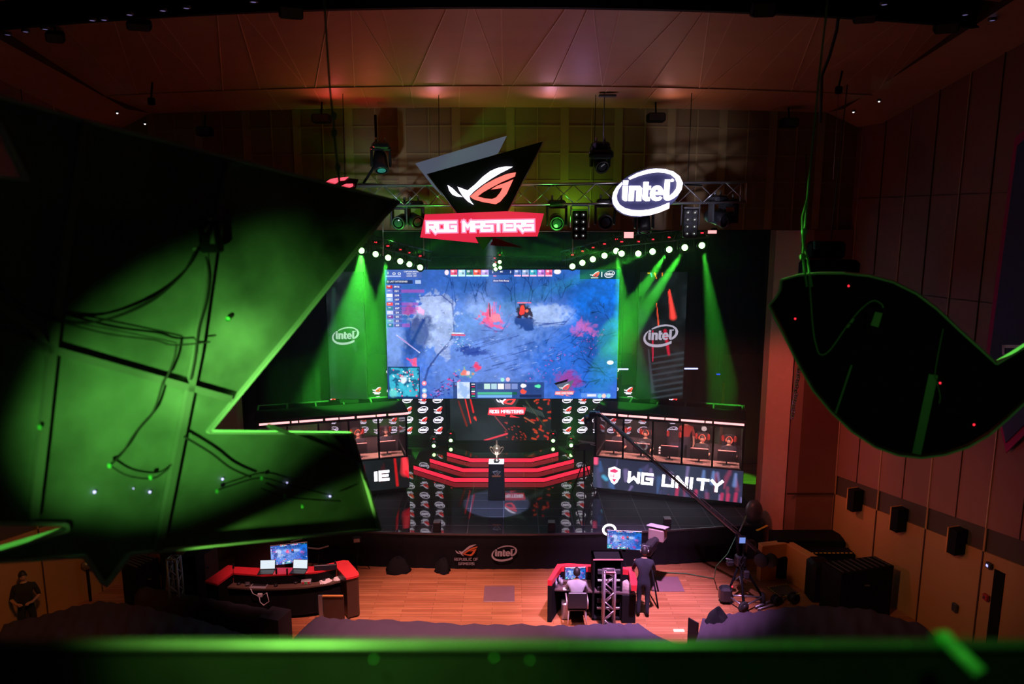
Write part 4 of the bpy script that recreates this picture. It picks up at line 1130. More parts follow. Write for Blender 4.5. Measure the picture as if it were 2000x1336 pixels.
st_('NEXT', 1736, 1092, 14)
mark_eye(m, s2w(1742, 116), (1, 0, 0), (0, 0, 1), 80 * ks, TW, LOGOR); m.add([s2w(1712, 143), s2w(1712, 149), s2w(1770, 149), s2w(1770, 143)], [(0, 1, 2, 3)], TW)
mark_oval(m, s2w(1860, 118), (1, 0, 0), (0, 0, 1), 84 * ks, TW)
mc = s2w(1512, 1072)
masters(m, mc, .60, emis('masters_red', (1, .25, .3), 1.0), TW, emis('masters_slate', (.12, .16, .22), 1))
m.obj('screen_graphics', t)

# side LED banners
def banner(px0, px1, y0, y1, d, label, side):
    a = D(px0, y0, d); b = D(px1, y1, d); c = (a + b) / 2; w = b.x - a.x; h = a.z - b.z
    t = thing('led_banner', label, 'led banner', (c.x, d, b.z))
    W_, H_ = 50, 150; img, yy, xx, r = dark_led(W_, H_, 20 + side)
    if side:
        img = streak(img, yy, xx, 31, 20, 36, 52, .8, 3.6, (255, 70, 60)); img = streak(img, yy, xx, 30, 22, 32, 36, .6, 1, (220, 60, 50))
        img = streak(img, yy, xx, 18, 36, 21, 62, .4, .9, (230, 80, 50)); img = streak(img, yy, xx, 15, 1, 17, 7, 1, .4, (240, 150, 40)); img = streak(img, yy, xx, 11, 1, 12, 5, .8, .5, (90, 170, 220)); img = streak(img, yy, xx, 8, 1, 10, 1, .8, .5, (240, 190, 40)); img = streak(img, yy, xx, 23, 1, 23, 4, .8, .5, (240, 130, 40))
        for i in range(8): img = streak(img, yy, xx, 16, 100 + i * 7, 48, 94 + i * 7, 1.2, 1.6, (48, 60, 66), .8)
        img = streak(img, yy, xx, 11, 90, 17, 140, 1, 2.0, (56, 66, 74), .7); img = streak(img, yy, xx, 28, 68, 33, 96, 2, 1.5, (190, 20, 50), .9); img = streak(img, yy, xx, 15, 68, 16, 104, .8, .6, (220, 30, 70), .8)
    else:
        img = streak(img, yy, xx, 10, 20, 4, 120, 3, 6, (34, 60, 52), .6); img = streak(img, yy, xx, 30, 60, 36, 90, 2, 3, (40, 50, 56), .6)
    cells('picture', img, w, h, Matrix.Translation(c), SCR, t, ORG[t])
    m = MB(); m.bb((a.x - .01, d + .01, b.z), (b.x + .01, d + .12, a.z), MATTE); m.bb((c.x - .03, d + .05, a.z), (c.x + .03, d + .1, 12.4), MATTE); m.bb((c.x - .3, d + .02, SZ), (c.x + .3, d + .2, b.z + .05), MATTE); m.obj('panel', t)
    m = MB(); cc = D((px0 + px1) / 2 + (-1), 656, d - .02); mark_oval(m, cc, (1, 0, 0), (0, 0, 1), w * .74, LOGOD); m.obj('lit_mark', t)
banner(635, 717, 531, 779, 22.8, 'tall dark LED banner with a pale oval mark left of the big screen', 0)
banner(1250, 1333, 531, 779, 22.8, 'tall LED banner with red streaks and an oval mark right of the big screen', 1)

# curtains behind and beside
def curtain(name, label, x0, x1, y, z0, z1, amp=.12, n=None):
    m = MB(); n = n or max(8, int((x1 - x0) * 7)); pa = []; pb = []
    for i in range(n + 1):
        x = x0 + (x1 - x0) * i / n; o = amp * sin(i * 1.9) + amp * .4 * sin(i * .7)
        pa.append(Vector((x, y + o, z0))); pb.append(Vector((x, y + o * .6, z1)))
    strip(m, pa, pb, CLOTHB)
    o = m.obj(name); tag(o, label, 'curtain'); return o
curtain('stage_curtain', 'black pleated curtain closing the back of the stage', -9.5, 9.5, 27.0, 4.6, 12.4)
curtain('stage_curtain', 'black side curtain right of the right-hand banner', 5.9, 7.4, 24.6, 1.1, 10.5)
curtain('stage_curtain', 'black side curtain behind the dark hanging sign', -9.4, -6.2, 23.9, 1.1, 10.5)
# striplights backstage
for px, py, L, mt, lb in ((1215, 721, .42, WBLUE, 'short white-blue tube light beside the big screen'), (1350, 720, .45, WBLUE, 'short white-blue tube light right of the right-hand banner'), (1403, 731, .12, BLUET, 'small blue tube light in the dark right wing')):
    c = D(px, py, 23.9); t = thing('strip_light', lb, 'tube light', tuple(c))
    m = MB(); m.tube([(-L / 2, 0, 0), (L / 2, 0, 0)], .022, mt, 8); m.obj('tube', t, True)
    m = MB(); m.box((0, .05, 0), (L * 1.1, .05, .07), DGREY); m.tube([(0, .05, 0), (0, .05, 12.4 - c.z)], .008, MATTE, 5); m.obj('fitting', t, True)
for px, w, lb in ((626, .32, 'left wing'), (1368, .42, 'right wing, nearer the banner'), (1405, .3, 'right wing, nearer the wall')):
    c = D(px, 778, 26.4); o = MB().rbox((c.x, 26.4, 2.36), (w, .3, 2.58), PLY, .02).obj('wood_flat'); tag(o, 'brown wooden stage flat standing in the ' + lb, 'stage flat', 'wooden flats in the wings')

# three lit steps
LEV = [(1.27, 931.6, (887.8, 1061.8), (807, 906.9), (1153, 907.6)), (1.47, 912.5, (904.6, 1049.5), (838.8, 893.4), (1121.4, 894.5)), (1.67, 893, (920.4, 1038.3), (872.5, 881), (1091, 880.6))]
stairs = thing('stage_steps', 'three wide black steps with glowing red risers on the stage', 'steps', (-.35, 24, SZ))
RISER = mat('red_riser_led', (0.2, 0.0, 0.0), 0.4, em=(1.0, .03, .075), es=1.05, vary=0)
for i, (z, yk, (ka, kb), ol, orr) in enumerate(LEV):
    A = Z(ka, yk, z); B = Z(kb, yk, z); L = Z(*ol, z); Rr = Z(*orr, z); y = (A.y + B.y) / 2
    pts = [(L.x, L.y), (A.x, y), (B.x, y), (Rr.x, Rr.y), (Rr.x, 25.45), (L.x, 25.45)]
    tp_ = pts[:4] + [(x_ * .96 + (-.35) * .04, y_ + .52) for x_, y_ in pts[:4][::-1]]
    m = MB(); m.prism(tp_, (0, 0, z - .04), (1, 0, 0), (0, 1, 0), .04, STAGEM, side=MATTE); m.obj('tread', stairs)
    if i == 2: m = MB(); m.prism([(x_, y_ + .5) for x_, y_ in pts[:4]] + pts[4:], (0, 0, z - .05), (1, 0, 0), (0, 1, 0), .046, MATTE); m.obj('platform', stairs)
    m = MB()
    for p, q in zip(pts[:4], pts[1:4]):
        d = Vector((q[0] - p[0], q[1] - p[1], 0)); n = Vector((-d.y, d.x, 0)).normalized() * .02
        P_ = Vector((*p, 0)) + n; Q_ = Vector((*q, 0)) + n
        m.bar(P_ + Vector((0, 0, z - .11)), Q_ + Vector((0, 0, z - .11)), .02, .145, RISER)
    m.obj('riser', stairs)
    m = MB(); ins = [(x * .995, yy_ + .06) for x, yy_ in pts]; m.prism(ins, (0, 0, SZ), (1, 0, 0), (0, 1, 0), z - .04 - SZ, MATTE); m.obj('carcass', stairs)

# plinth and cup
pb = Z(969.5, 978, SZ); py_ = pb.y
pl = thing('trophy_plinth', 'tapered black plinth with a bright white top and small printed emblem', 'plinth', (pb.x, py_ + .26, SZ))
m = MB()
w0, w1, h = .265, .235, 1.16
vs = [(-w0, -w0, 0), (w0, -w0, 0), (w0, w0, 0), (-w0, w0, 0), (-w1, -w1, h), (w1, -w1, h), (w1, w1, h), (-w1, w1, h)]
m.add(vs, [(3, 2, 1, 0), (4, 5, 6, 7), (0, 1, 5, 4), (1, 2, 6, 5), (2, 3, 7, 6), (3, 0, 4, 7)], BLACK); m.obj('body', pl, True, .01)
m = MB(); m.box((0, 0, h + .012), (w1 * 2 + .02, w1 * 2 + .02, .02), DGREY)
for x in (-.155, .155): m.box((x, -.02, h + .03), (.15, .40, .018), emis('plinth_top_led', (.85, .8, 1.0), 5.0))
m.box((0, -.22, h + .03), (.45, .02, .016), LED_W); m.obj('light_panel', pl, True)
m = MB(); c = Vector((0, -.262, .84))
s_ = .3
def Qe(pts): return [Vector((x * s_, -.25 - .008, .88 + y * s_)) for x, y in pts]
tilt = Matrix.Rotation(0.0, 3, 'X')
m.add(Qe([(-.45, .22), (.2, .35), (.12, .25), (-.3, .18)]), [(0, 1, 2, 3)], SILVER)
m.add(Qe([(-.38, .18), (.5, .25), (.15, -.2), (-.12, -.2)]), [(0, 1, 2, 3)], SILVER)
m.add([v + Vector((0, -.004, 0)) for v in Qe([(-.27, .13), (.36, .18), (.1, -.17), (-.08, -.17)])], [(0, 1, 2, 3)], BLACK)
m.add(Qe([(-.45, -.2), (.48, -.2), (.42, -.36), (-.42, -.38)]), [(0, 1, 2, 3)], DIMR)
mark_eye(m, (0.01, -.264, .88), (1, 0, 0), (0, 0, 1), .12, SILVER, DIMR); m.obj('emblem', pl, True)
ct = thing('trophy_cup', 'shiny two-handled golden trophy cup standing on the plinth', 'trophy', (pb.x + .01, py_ + .26, SZ + h + .022))
m = MB(); m.lathe([(.001, 0), (.085, 0), (.085, .035), (.06, .05), (.045, .07), (.02, .10), (.018, .16), (.035, .19), (.03, .20), (.055, .24), (.10, .32), (.125, .40), (.13, .45), (.12, .46)], (0, 0, 0), GOLD, 28); m.obj('bowl', ct, True)
m = MB(); m.lathe([(.125, .455), (.10, .49), (.05, .53), (.022, .56), (.03, .60), (.018, .63), (.03, .66), (.001, .69)], (0, 0, 0), GOLD, 24); m.obj('lid', ct, True)
for s in (-1, 1):
    m = MB(); m.tube([(s * .125, 0, .43), (s * .17, 0, .47), (s * .205, 0, .46), (s * .20, 0, .40), (s * .15, 0, .32), (s * .09, 0, .26), (s * .05, 0, .235)], [.016, .018, .018, .013, .011, .012, .014], GOLD, 10); m.obj('handle', ct, True)
m = MB(); m.lathe([(.001, 0), (.11, 0), (.11, .03), (.10, .035), (.001, .035)], (0, 0, -.002), BLACK, 24); m.obj('base', ct, True)

# small monitor boxes along the stage lip
for px, py, lb in ((852, 1036, 'left of the centre'), (1078, 1036, 'right of the centre'), (1303, 1022, 'near the right end')):
    p = Z(px, py + 9, SZ); t = thing('floor_monitor', 'small black box with a pale top on the stage lip, ' + lb, 'stage monitor', (p.x, max(p.y, SF(p.x) + .15), SZ), 0, 'boxes on the stage lip')
    m = MB(); m.rbox((0, 0, .14), (.2, .22, .28), BLACK, .02); m.obj('cabinet', t, True)
    m = MB(); m.box((0, 0, .285), (.19, .2, .012), GREY); m.obj('top_plate', t, True)
# ================================================================== truss, signs, lamps
def truss(m, A, B, s, n, mt=ALU, r=.025, tri=False, up=(0, 0, 1)):
    A = Vector(A); B = Vector(B); d = (B - A).normalized(); x = d.cross(Vector(up)).normalized(); u = x.cross(d)
    co = [(-1, -1), (1, -1), (1, 1), (-1, 1)] if not tri else [(-1, -1), (1, -1), (0, 1)]
    off = [x * (a * s / 2) + u * (b * s / 2) for a, b in co]
    for o in off: m.tube([A + o, B + o], r, mt, 8)
    k = len(off)
    for j in range(k):
        o1, o2 = off[j], off[(j + 1) % k]
        m.tube([A + o1, A + o2], r * .7, mt, 6); m.tube([B + o1, B + o2], r * .7, mt, 6)
        for i in range(n):
            a = A.lerp(B, i / n); b = A.lerp(B, (i + .5) / n); c = A.lerp(B, (i + 1) / n)
            m.tube([a + o1, b + o2], r * .55, mt, 6); m.tube([b + o2, c + o1], r * .55, mt, 6)
ta = D(672, 384, 17.2); tb = D(1452, 376, 17.0)
ft = thing('lighting_truss', 'long silver box truss carrying the lit signs over the stage', 'truss', (0, 17.1, ta.z))
m = MB(); truss(m, Vector((ta.x - .5, 17.2, ta.z)), tb, .46, 10, ALU, .024); m.obj('truss_frame', ft)
for x in (-3.9, -1.7, 1.9, 4.1):
    m = MB(); m.tube([(x, 17.1, ta.z + .25), (x + .02, 17.15, 12.55)], .008, MATTE, 6); m.obj('suspension_cable', ft)
m = MB(); m.tube([(ta.x + i * .6, 17.1 + .05 * sin(i), ta.z + .27 + .02 * sin(i * 2.1)) for i in range(15)], .02, MATTE, 6)
m.tube([D(733, 225, 17.6), D(735, 290, 17.3), D(728, 330, 17.2), D(710, 358, 17.2)], .03, MATTE, 6); m.obj('power_cable', ft)
# side frames hanging below the truss
rt = thing('lower_rig_frame', 'thin dark pipe frame hanging below the truss', 'pipe frame', (0, 17.6, 9.3))
m = MB()
yA, yB = 17.5, 17.5
p = [D(748, 405, 17.5), D(750, 453, 17.5), D(1195, 453, 17.5), D(1117, 405, 17.5)]
m.tube([D(748, 452, 17.5), D(1260, 452, 17.5)], .012, ALU, 6); m.tube([D(748, 405, 17.5), D(748, 500, 17.5)], .012, ALU, 6); m.tube([D(826, 405, 17.5), D(828, 500, 17.5)], .01, ALU, 6); m.tube([D(1117, 405, 17.5), D(1119, 500, 17.5)], .012, ALU, 6)
m.obj('pipes', rt)

# triangular emblem sign
sd = 16.55
sg = thing('emblem_sign', 'large wedge-shaped sign with a white and salmon lit eye above the red name bar', 'lit sign', tuple(D(945, 415, sd)))
def c2(x, y, d=sd): return D(810 + x / 5.567, 250 + y / 5.567, d)
def slab(pts, d, th, mt, mb=None):
    m = mb or MB(); p = [c2(x, y, d) for x, y in pts]; q = [v + Vector((0, th, 0)) for v in p]; n = len(p)
    m.add(p + q, [list(range(n)), list(range(2 * n - 1, n - 1, -1))] + [((i + 1) % n, i, n + i, n + (i + 1) % n) for i in range(n)], mt); return m
SLATE = mat('slate_panel', (0.13, 0.16, 0.22), 0.5, em=(.20, .23, .34), es=.35, vary=0)
GLOSSB = mat('gloss_black_panel', (0.01, 0.01, 0.012), 0.12)
slab([(5, 385), (1000, 85), (905, 275), (500, 420), (300, 740), (200, 640)], sd + .12, .08, SLATE).obj('back_panel', sg)
slab([(135, 500), (1400, 145), (1005, 925), (465, 940)], sd, .10, GLOSSB).obj('front_panel', sg)
slab([(655, 1180), (860, 1180), (745, 1330)], sd + .02, .06, GLOSSB).obj('lower_point', sg)
m = MB()
for a, b in (((135, 500), (465, 940)), ((1400, 145), (1005, 925))): m.tube([c2(*a, sd - .005), c2(*b, sd - .005)], .012, GREY, 6)
m.obj('edge_strip', sg)
for pts, mt, nm in ((_W1, LED_SIGN, 'lit_wing'), (_W2, LED_SIGN, 'lit_wing'), (_RA, LED_SIGNR, 'lit_eye'), (_RB, LED_SIGNR, 'lit_eye')):
    slab(pts, sd - .06, .05, mt).obj(nm, sg)
    
rb = thing('name_sign', 'red glowing bar sign reading ROG MASTERS with a jagged lower edge', 'lit sign', tuple(c2(730, 1060, sd - .1)))
REDBAR = mat('red_lightbox', (0.5, 0.01, 0.03), 0.4, em=(1.0, .03, .08), es=.75, vary=0)
slab([(110, 940), (1000, 905), (1405, 930), (1335, 1180), (655, 1185), (690, 1252), (60, 1190)], sd - .12, .09, REDBAR).obj('lightbox', rb)
slab([(860, 1190), (1180, 1300), (820, 1275)], sd - .10, .06, REDM).obj('lower_shard', rb)
m = MB(); a = c2(140, 1122, sd - .15); b = c2(1300, 1105, sd - .15); ux = (b - a).normalized(); L = (b - a).length
uy = Vector((-ux.z, 0, ux.x)); hh = (c2(140, 1030, sd - .15) - a).length
GLOWW = emis('glow_white_text', (1.0, .78, .88), 5.0)
adv = L / 10.45
squared(m, 'ROG MASTERS', a + uy * .0, ux, uy, hh, adv, adv * .76, .05, GLOWW, th=-.0)
m.obj('lettering', rb)
m = MB(); squared(m, 'ROG MASTERS', a + Vector((0, .02, 0)), ux, uy, hh, adv, adv * .76, .12, emis('glow_pink_halo', (1.0, .2, .35), 1.6)); m.obj('letter_halo', rb)  # glow around the letters, drawn as wider pink emissive strokes

# oval sign
og = thing('oval_sign', 'white glowing oval sign with lowercase lettering on the truss', 'lit sign', tuple(D(1263, 418, 16.6)))
cO = D(1264, 376, 16.6); wO = (D(1332, 376, 16.6) - D(1196, 376, 16.6)).x
m = MB(); mark_oval(m, cO, (1, 0, 0), (0, 0, 1), wO, LED_SIGN, th=.05); m.obj('lit_mark', og)
m = MB(); pts = [(wO * .50 * cos(a) * 1.0, wO * .335 * sin(a) + wO * .09 * cos(a)) for a in [2 * pi * i / 40 for i in range(40)]]
m.prism(pts, cO + Vector((0, .10, 0)), (1, 0, 0), (0, 0, 1), .03, mat('sign_backplate', (0.03, 0.03, 0.09), 0.4, em=(.05, .06, .25), es=.14, vary=0)); m.obj('backplate', og)
m = MB(); m.tube([cO + Vector((-.3, .1, 0)), cO + Vector((-.3, .45, 0))], .02, ALU, 6); m.tube([cO + Vector((.3, .1, 0)), cO + Vector((.3, .45, 0))], .02, ALU, 6); m.obj('bracket', og)

# second eye-shaped red light, half hidden behind the near dark sign
t = thing('red_eye_sign', 'red glowing slivers of a lit sign above the dark sign edge', 'lit sign', tuple(D(662, 360, 15.5)))
m = MB()
for q in ([(634, 357), (645, 350), (661, 346.5), (660, 355), (650, 361), (640, 362)], [(664, 347), (680, 345.5), (672, 352), (664, 353)], [(664, 364), (676, 359), (688, 358.5), (689, 363), (678, 368.5), (668, 369)]):
    p = [D(*k_, 15.5) for k_ in q]; n = len(p); r_ = [v + Vector((0, .05, 0)) for v in p]
    m.add(p + r_, [list(range(n)), list(range(2 * n - 1, n - 1, -1))] + [((i + 1) % n, i, n + i, n + (i + 1) % n) for i in range(n)], emis('red_eye_glow', (1, .08, .12), 1.6))
m.obj('lit_mark', t)
m = MB(); p = [D(*k_, 15.6) for k_ in ((640, 362), (655, 345), (700, 350), (690, 385), (650, 385))]; n = 5; r_ = [v + Vector((0, .05, 0)) for v in p]
m.add(p + r_, [list(range(n)), list(range(2 * n - 1, n - 1, -1))] + [((i + 1) % n, i, n + i, n + (i + 1) % n) for i in range(n)], GLOSSB); m.obj('panel', t)

# moving head lamp
def moving_head(name, label, loc, rz, tilt, lens, group, big=1.0, led=False):
    t = thing(name, label, 'stage light', tuple(loc), rz, group)
    m = MB(); m.rbox((0, 0, .06), (.30, .24, .12), PLAST, .03); m.tube([(-.08, 0, .12), (-.08, 0, .2)], .02, GREY, 6); m.tube([(.08, 0, .12), (.08, 0, .2)], .02, GREY, 6); m.obj('base', t, True)
    m = MB()
    for s in (-1, 1): m.rbox((s * .165, 0, -.14), (.04, .12, .36), PLAST, .015)
    m.rbox((0, 0, .0), (.36, .14, .05), PLAST, .015); m.obj('yoke', t, True)
    M = Matrix.Rotation(tilt, 3, 'X'); c = Vector((0, 0, -.24)); MX = M @ Matrix.Rotation(R(90), 3, 'X')   # lathe axis z -> -y at tilt 0
    m = MB(); m.lathe([(.001, -.2), (.09, -.2), (.115, -.14), (.12, .05), (.13, .16), (.115, .17), (.10, .165)], c, PLAST, 16, MX); h = m.obj('head', t, True)
    m = MB(); m.lathe([(.001, .168), (.05, .167), (.078, .160)], c, lens, 16, MX); m.obj('lens', h, True)
    if led:
        m = MB(); m.box((.0, -.125, .06), (.07, .012, .03), REDLED); m.obj('status_light', t, True)
    if big != 1: t.scale = (big,) * 3
    return t
DLENS = mat('dark_lens', (0.03, 0.035, 0.05), 0.08)
TLENS = mat('teal_lens', (0.02, 0.12, 0.11), 0.1, em=(.05, .5, .4), es=.25, vary=0)
protoG = None
rowR = [(1118, 519), (1138, 512), (1159, 505), (1180, 498), (1205, 489), (1214, 494), (1247, 494), (1276, 490), (1307, 486), (1339, 482), (1371, 478)]
rowL = [(822, 521), (801, 515), (782, 509), (757, 502), (735, 495), (707, 488)]
ORD = ['first', 'second', 'third', 'fourth', 'fifth', 'sixth', 'seventh', 'eighth', 'ninth', 'tenth', 'eleventh']
def rowd(px): return 21.3 - abs(px - 975) / 400 * 2.6
DZL = .24
heads = []
for i, (px, py) in enumerate(rowR): heads.append((px, py, 'green-lit moving lamp above the screen, %s from the screen centre on the right' % ORD[i], 'green lamps right of centre'))
for i, (px, py) in enumerate(rowL): heads.append((px, py, 'green-lit moving lamp above the screen, %s from the screen centre on the left' % ORD[i], 'green lamps left of centre'))
hpos = {}
for i, (px, py, lb, g) in enumerate(heads):
    p = D(px, py, rowd(px) - .15); loc = p + Vector((0, .15, DZL)); hpos[px] = p
    if protoG is None: protoG = moving_head('moving_head_light', lb, loc, 0, 0.12, GLENS, g, 1, True)
    else: dup(protoG, loc, random.uniform(-.15, .15), lb, g)
for i, (px, py) in enumerate(((966, 517), (976, 511), (977, 522), (968, 525))):
    s = .62; dup(protoG, D(px, py, 20.6) + Vector((0, .1, DZL * s)), 0, 'small green-lit lamp of the cluster over the screen centre, ' + ['left', 'top', 'right', 'bottom'][i], 'cluster over the screen centre', (s, s, s))
# V-shaped rear trusses
for a, b, lb in (((1100, 508), (1212, 478), 'dark lamp truss right of the screen top, inner run'), ((1208, 480), (1385, 462), 'dark lamp truss right of the screen top, outer run'), ((840, 508), (700, 472), 'dark lamp truss left of the screen top'), ):
    A = D(*a, rowd(a[0])); B = D(*b, rowd(b[0])); o = MB(); A.z += .12; B.z += .12
    o.tube([A, Vector((A.x, A.y + .3, 12.4))], .008, MATTE, 5); o.tube([B, Vector((B.x, B.y + .3, 12.4))], .008, MATTE, 5); truss(o, A, B, .26, 8, mat('dark_truss', (0.10, 0.12, 0.16), 0.4, 0.6), .018)
    o = o.obj('lamp_truss'); tag(o, lb, 'truss', 'lamp trusses over the screen')
o = MB(); o.tube([(0, 21.9, 8.95), (0, 21.9, 12.4)], .008, MATTE, 5); truss(o, D(835, 511, 21.9), D(1110, 511, 21.9), .3, 12, mat('dark_truss', (0.10, 0.12, 0.16)), .018); o = o.obj('lamp_truss'); tag(o, 'dark straight truss just above the big screen', 'truss', 'lamp trusses over the screen')

# unlit lamps hung on the front truss
def hung(px, py, d, lb, lens=DLENS, tilt=.25, rz=0, big=1.25):
    return moving_head('moving_head_light', lb, D(px, py, d) + Vector((0, 0, .24 * big)), rz, tilt, lens, 'unlit lamps on the front truss', big)
hung(783, 432, 17.1, 'unlit moving lamp under the truss, beside the dark sign tip', rz=-.2)
hung(810, 430, 17.1, 'unlit moving lamp under the truss, left of the red name bar', rz=.5)
hung(1087, 432, 17.0, 'unlit moving lamp under the truss, just right of the red name bar', big=1.35)
hung(1181, 430, 17.0, 'unlit moving lamp under the truss, left below the oval sign', big=1.35)
hung(1258, 438, 17.1, 'unlit moving lamp under the truss, directly below the oval sign', tilt=1.2)
hung(1400, 425, 17.0, 'unlit moving lamp under the right end of the truss, left of the pair', rz=.7, big=1.4)
hung(1422, 428, 17.1, 'unlit moving lamp under the right end of the truss, right of the pair', rz=-.9, big=1.3)
t = hung(744, 318, 17.3, 'teal-edged moving lamp standing on top of the truss', TLENS, 1.1, .3, 1.3)
t = hung(1172, 318, 17.2, 'dark moving lamp standing on top of the truss below the hoist', DLENS, .6, .2, 1.3)
# hoist above the truss
c = D(1174, 302, 17.0); t = thing('chain_hoist', 'dark blue-black hoist block hanging over the truss', 'hoist', tuple(c))
m = MB(); m.rbox((0, 0, 0), (.55, .28, .2), BLACK, .05); m.rbox((.0, -.12, -.05), (.42, .1, .12), NAVY, .03); m.obj('motor', t, True)
m = MB(); m.tube([(.05, 0, .1), (.05, 0, 2.2)], .012, DGREY, 6); m.obj('chain', t, True)
m = MB(); m.rbox((.12, 0, 1.3), (.4, .12, .05), DGREY, .01); m.obj('ceiling_plate', t, True)
# blinders: frame with eight bulbs
def blinder(px, py, lb, lit):
    c = D(px, py, 16.95); t = thing('blinder_lamp', lb, 'blinder light', tuple(c), 0, 'eight-bulb blinders')
    m = MB(); m.rbox((0, 0, 0), (.34, .14, .66), BLACK, .02); m.obj('cabinet', t, True)
    m = MB(); m.tube([(-.21, 0, -.05), (-.21, 0, .42), (-.17, 0, .46), (.17, 0, .46), (.21, 0, .42), (.21, 0, -.05)], .016, ALU if lit else DGREY, 8); m.box((0, -.07, .35), (.36, .02, .03), GREENP if lit else DGREY); m.obj('yoke', t, True)
    for i in range(4):
        for j in (-1, 1):
            m = MB(); cc = (j * .08, -.075, .24 - i * .16); m.lathe([(.001, 0), (.03, .004), (.062, .02)], cc, mat('bulb_reflector', (0.10, 0.09, 0.08), 0.3, 0.7), 12, Matrix.Rotation(R(90), 3, 'X')); b = m.obj('bulb', t, True)
            m = MB(); m.ball((cc[0], cc[1] - .02, cc[2]), .014, emis('bulb_glint', (.8, .9, .9), .9), 8); m.obj('glint', b, True)
blinder(1132, 440, 'black blinder with eight bulbs and a silver yoke, right of the red name bar', True)
blinder(1348, 436, 'black blinder with eight bulbs, right below the oval sign', False)
# pink-lit windows of spotlights behind
for px, py, w, lb in ((1228, 459, .24, 'pink-white glowing floodlight behind the truss, left one'), (1391, 453, .22, 'pink glowing floodlight behind the right end of the truss')):
    c = D(px, py, 18.4); t = thing('flood_light', lb, 'floodlight', tuple(c))
    m = MB(); m.rbox((0, .06, 0), (w + .06, .12, .22), BLACK, .02); m.obj('housing', t, True)
    m = MB(); m.box((0, -.01, 0), (w, .01, .15 if px < 1300 else .08), emis('pink_window', (1, .35, .35), 1.6)); m.obj('lit_face', t, True)
    m = MB(); m.tube([(0, .06, .1), (0, .06, .9)], .015, MATTE, 6); m.obj('hanger', t, True)

# low lamps on the floor beside the steps
for px, py, lb in ((848, 868, 'outer left'), (881, 857.5, 'inner left'), (1080, 858, 'inner right'), (1115, 867, 'outer right')):
    p = D(px, py, 25.0); t = dup(protoG, (p.x, 25.0, p.z + .19), 0, 'small green floor lamp behind the red steps, ' + lb, 'green floor lamps behind the steps', (.8, .8, .8))
    o = MB().rbox((p.x, 25.15, (SZ + p.z - .15) / 2), (.32, .26, max(.1, p.z - .15 - SZ)), BLACK, .02).obj('flight_case'); tag(o, 'black box carrying the green floor lamp, ' + lb, 'case', 'boxes under the green floor lamps')

# the beams: every lit lamp throws its own narrow green beam through the haze
BEAMS = [(1371, (1395, 640), 0, 500, 11), (1339, (1235, 640), 0, 1100, 13), (1307, (1225, 610), 0, 900, 14), (1276, (1130, 545), 0, 500, 9), (1247, (1080, 500), 0, 260, 8),
         (1214, (1100, 490), 0, 200, 8), (1180, (1040, 455), 0, 200, 6), (1159, (1010, 470), 0, 160, 6), (1138, (950, 490), 0, 160, 6), (1118, (860, 524), 0, 160, 5),
         (707, (700, 630), 0, 600, 34), (735, (800, 440), 0, 300, 8), (757, (738, 640), 0, 500, 16), (782, (900, 455), 0, 220, 8), (822, (1000, 518), 0, 140, 5), (1205, (1225, 680), 0, 700, 18)]
for px, tg, td, pw, sz in BEAMS:
    p = hpos[px] + Vector((0, -.06, 0)); dn = tg[1] > 600; q = D(*tg, rowd(px) + (1.6 if dn else .35)); d = (q - p).normalized()
    spot('green_beam', p + d * (.2 if dn else .08), q, pw * 32, (.08, 1.0, .06), sz, .5, .05, 1.0)
for px, py, tx, ty in ((848, 868, 790, 835), (881, 857.5, 850, 840), (1080, 858, 1120, 835), (1115, 867, 1180, 840)):
    p = D(px, py, 24.75); spot('green_beam', p, D(tx, ty, 24.4), 300, GREEN, 8, .5, .04)

# haze over the stage
hm = bpy.data.materials.new('haze'); hm.use_nodes = True; nt = hm.node_tree; nt.nodes.clear()
ou = nt.nodes.new('ShaderNodeOutputMaterial'); vs_ = nt.nodes.new('ShaderNodeVolumeScatter')
vs_.inputs['Density'].default_value = 0.022; vs_.inputs['Anisotropy'].default_value = 0.25; vs_.inputs['Color'].default_value = (.9, 1, .9, 1)
nt.links.new(vs_.outputs[0], ou.inputs['Volume'])
m = MB(); m.bb((-7.7, 17.5, 1.25), (7.1, 26.9, 9.38), hm); o = m.obj('haze'); tag(o, 'thin stage haze catching the green beams', 'haze', None, 'stuff')

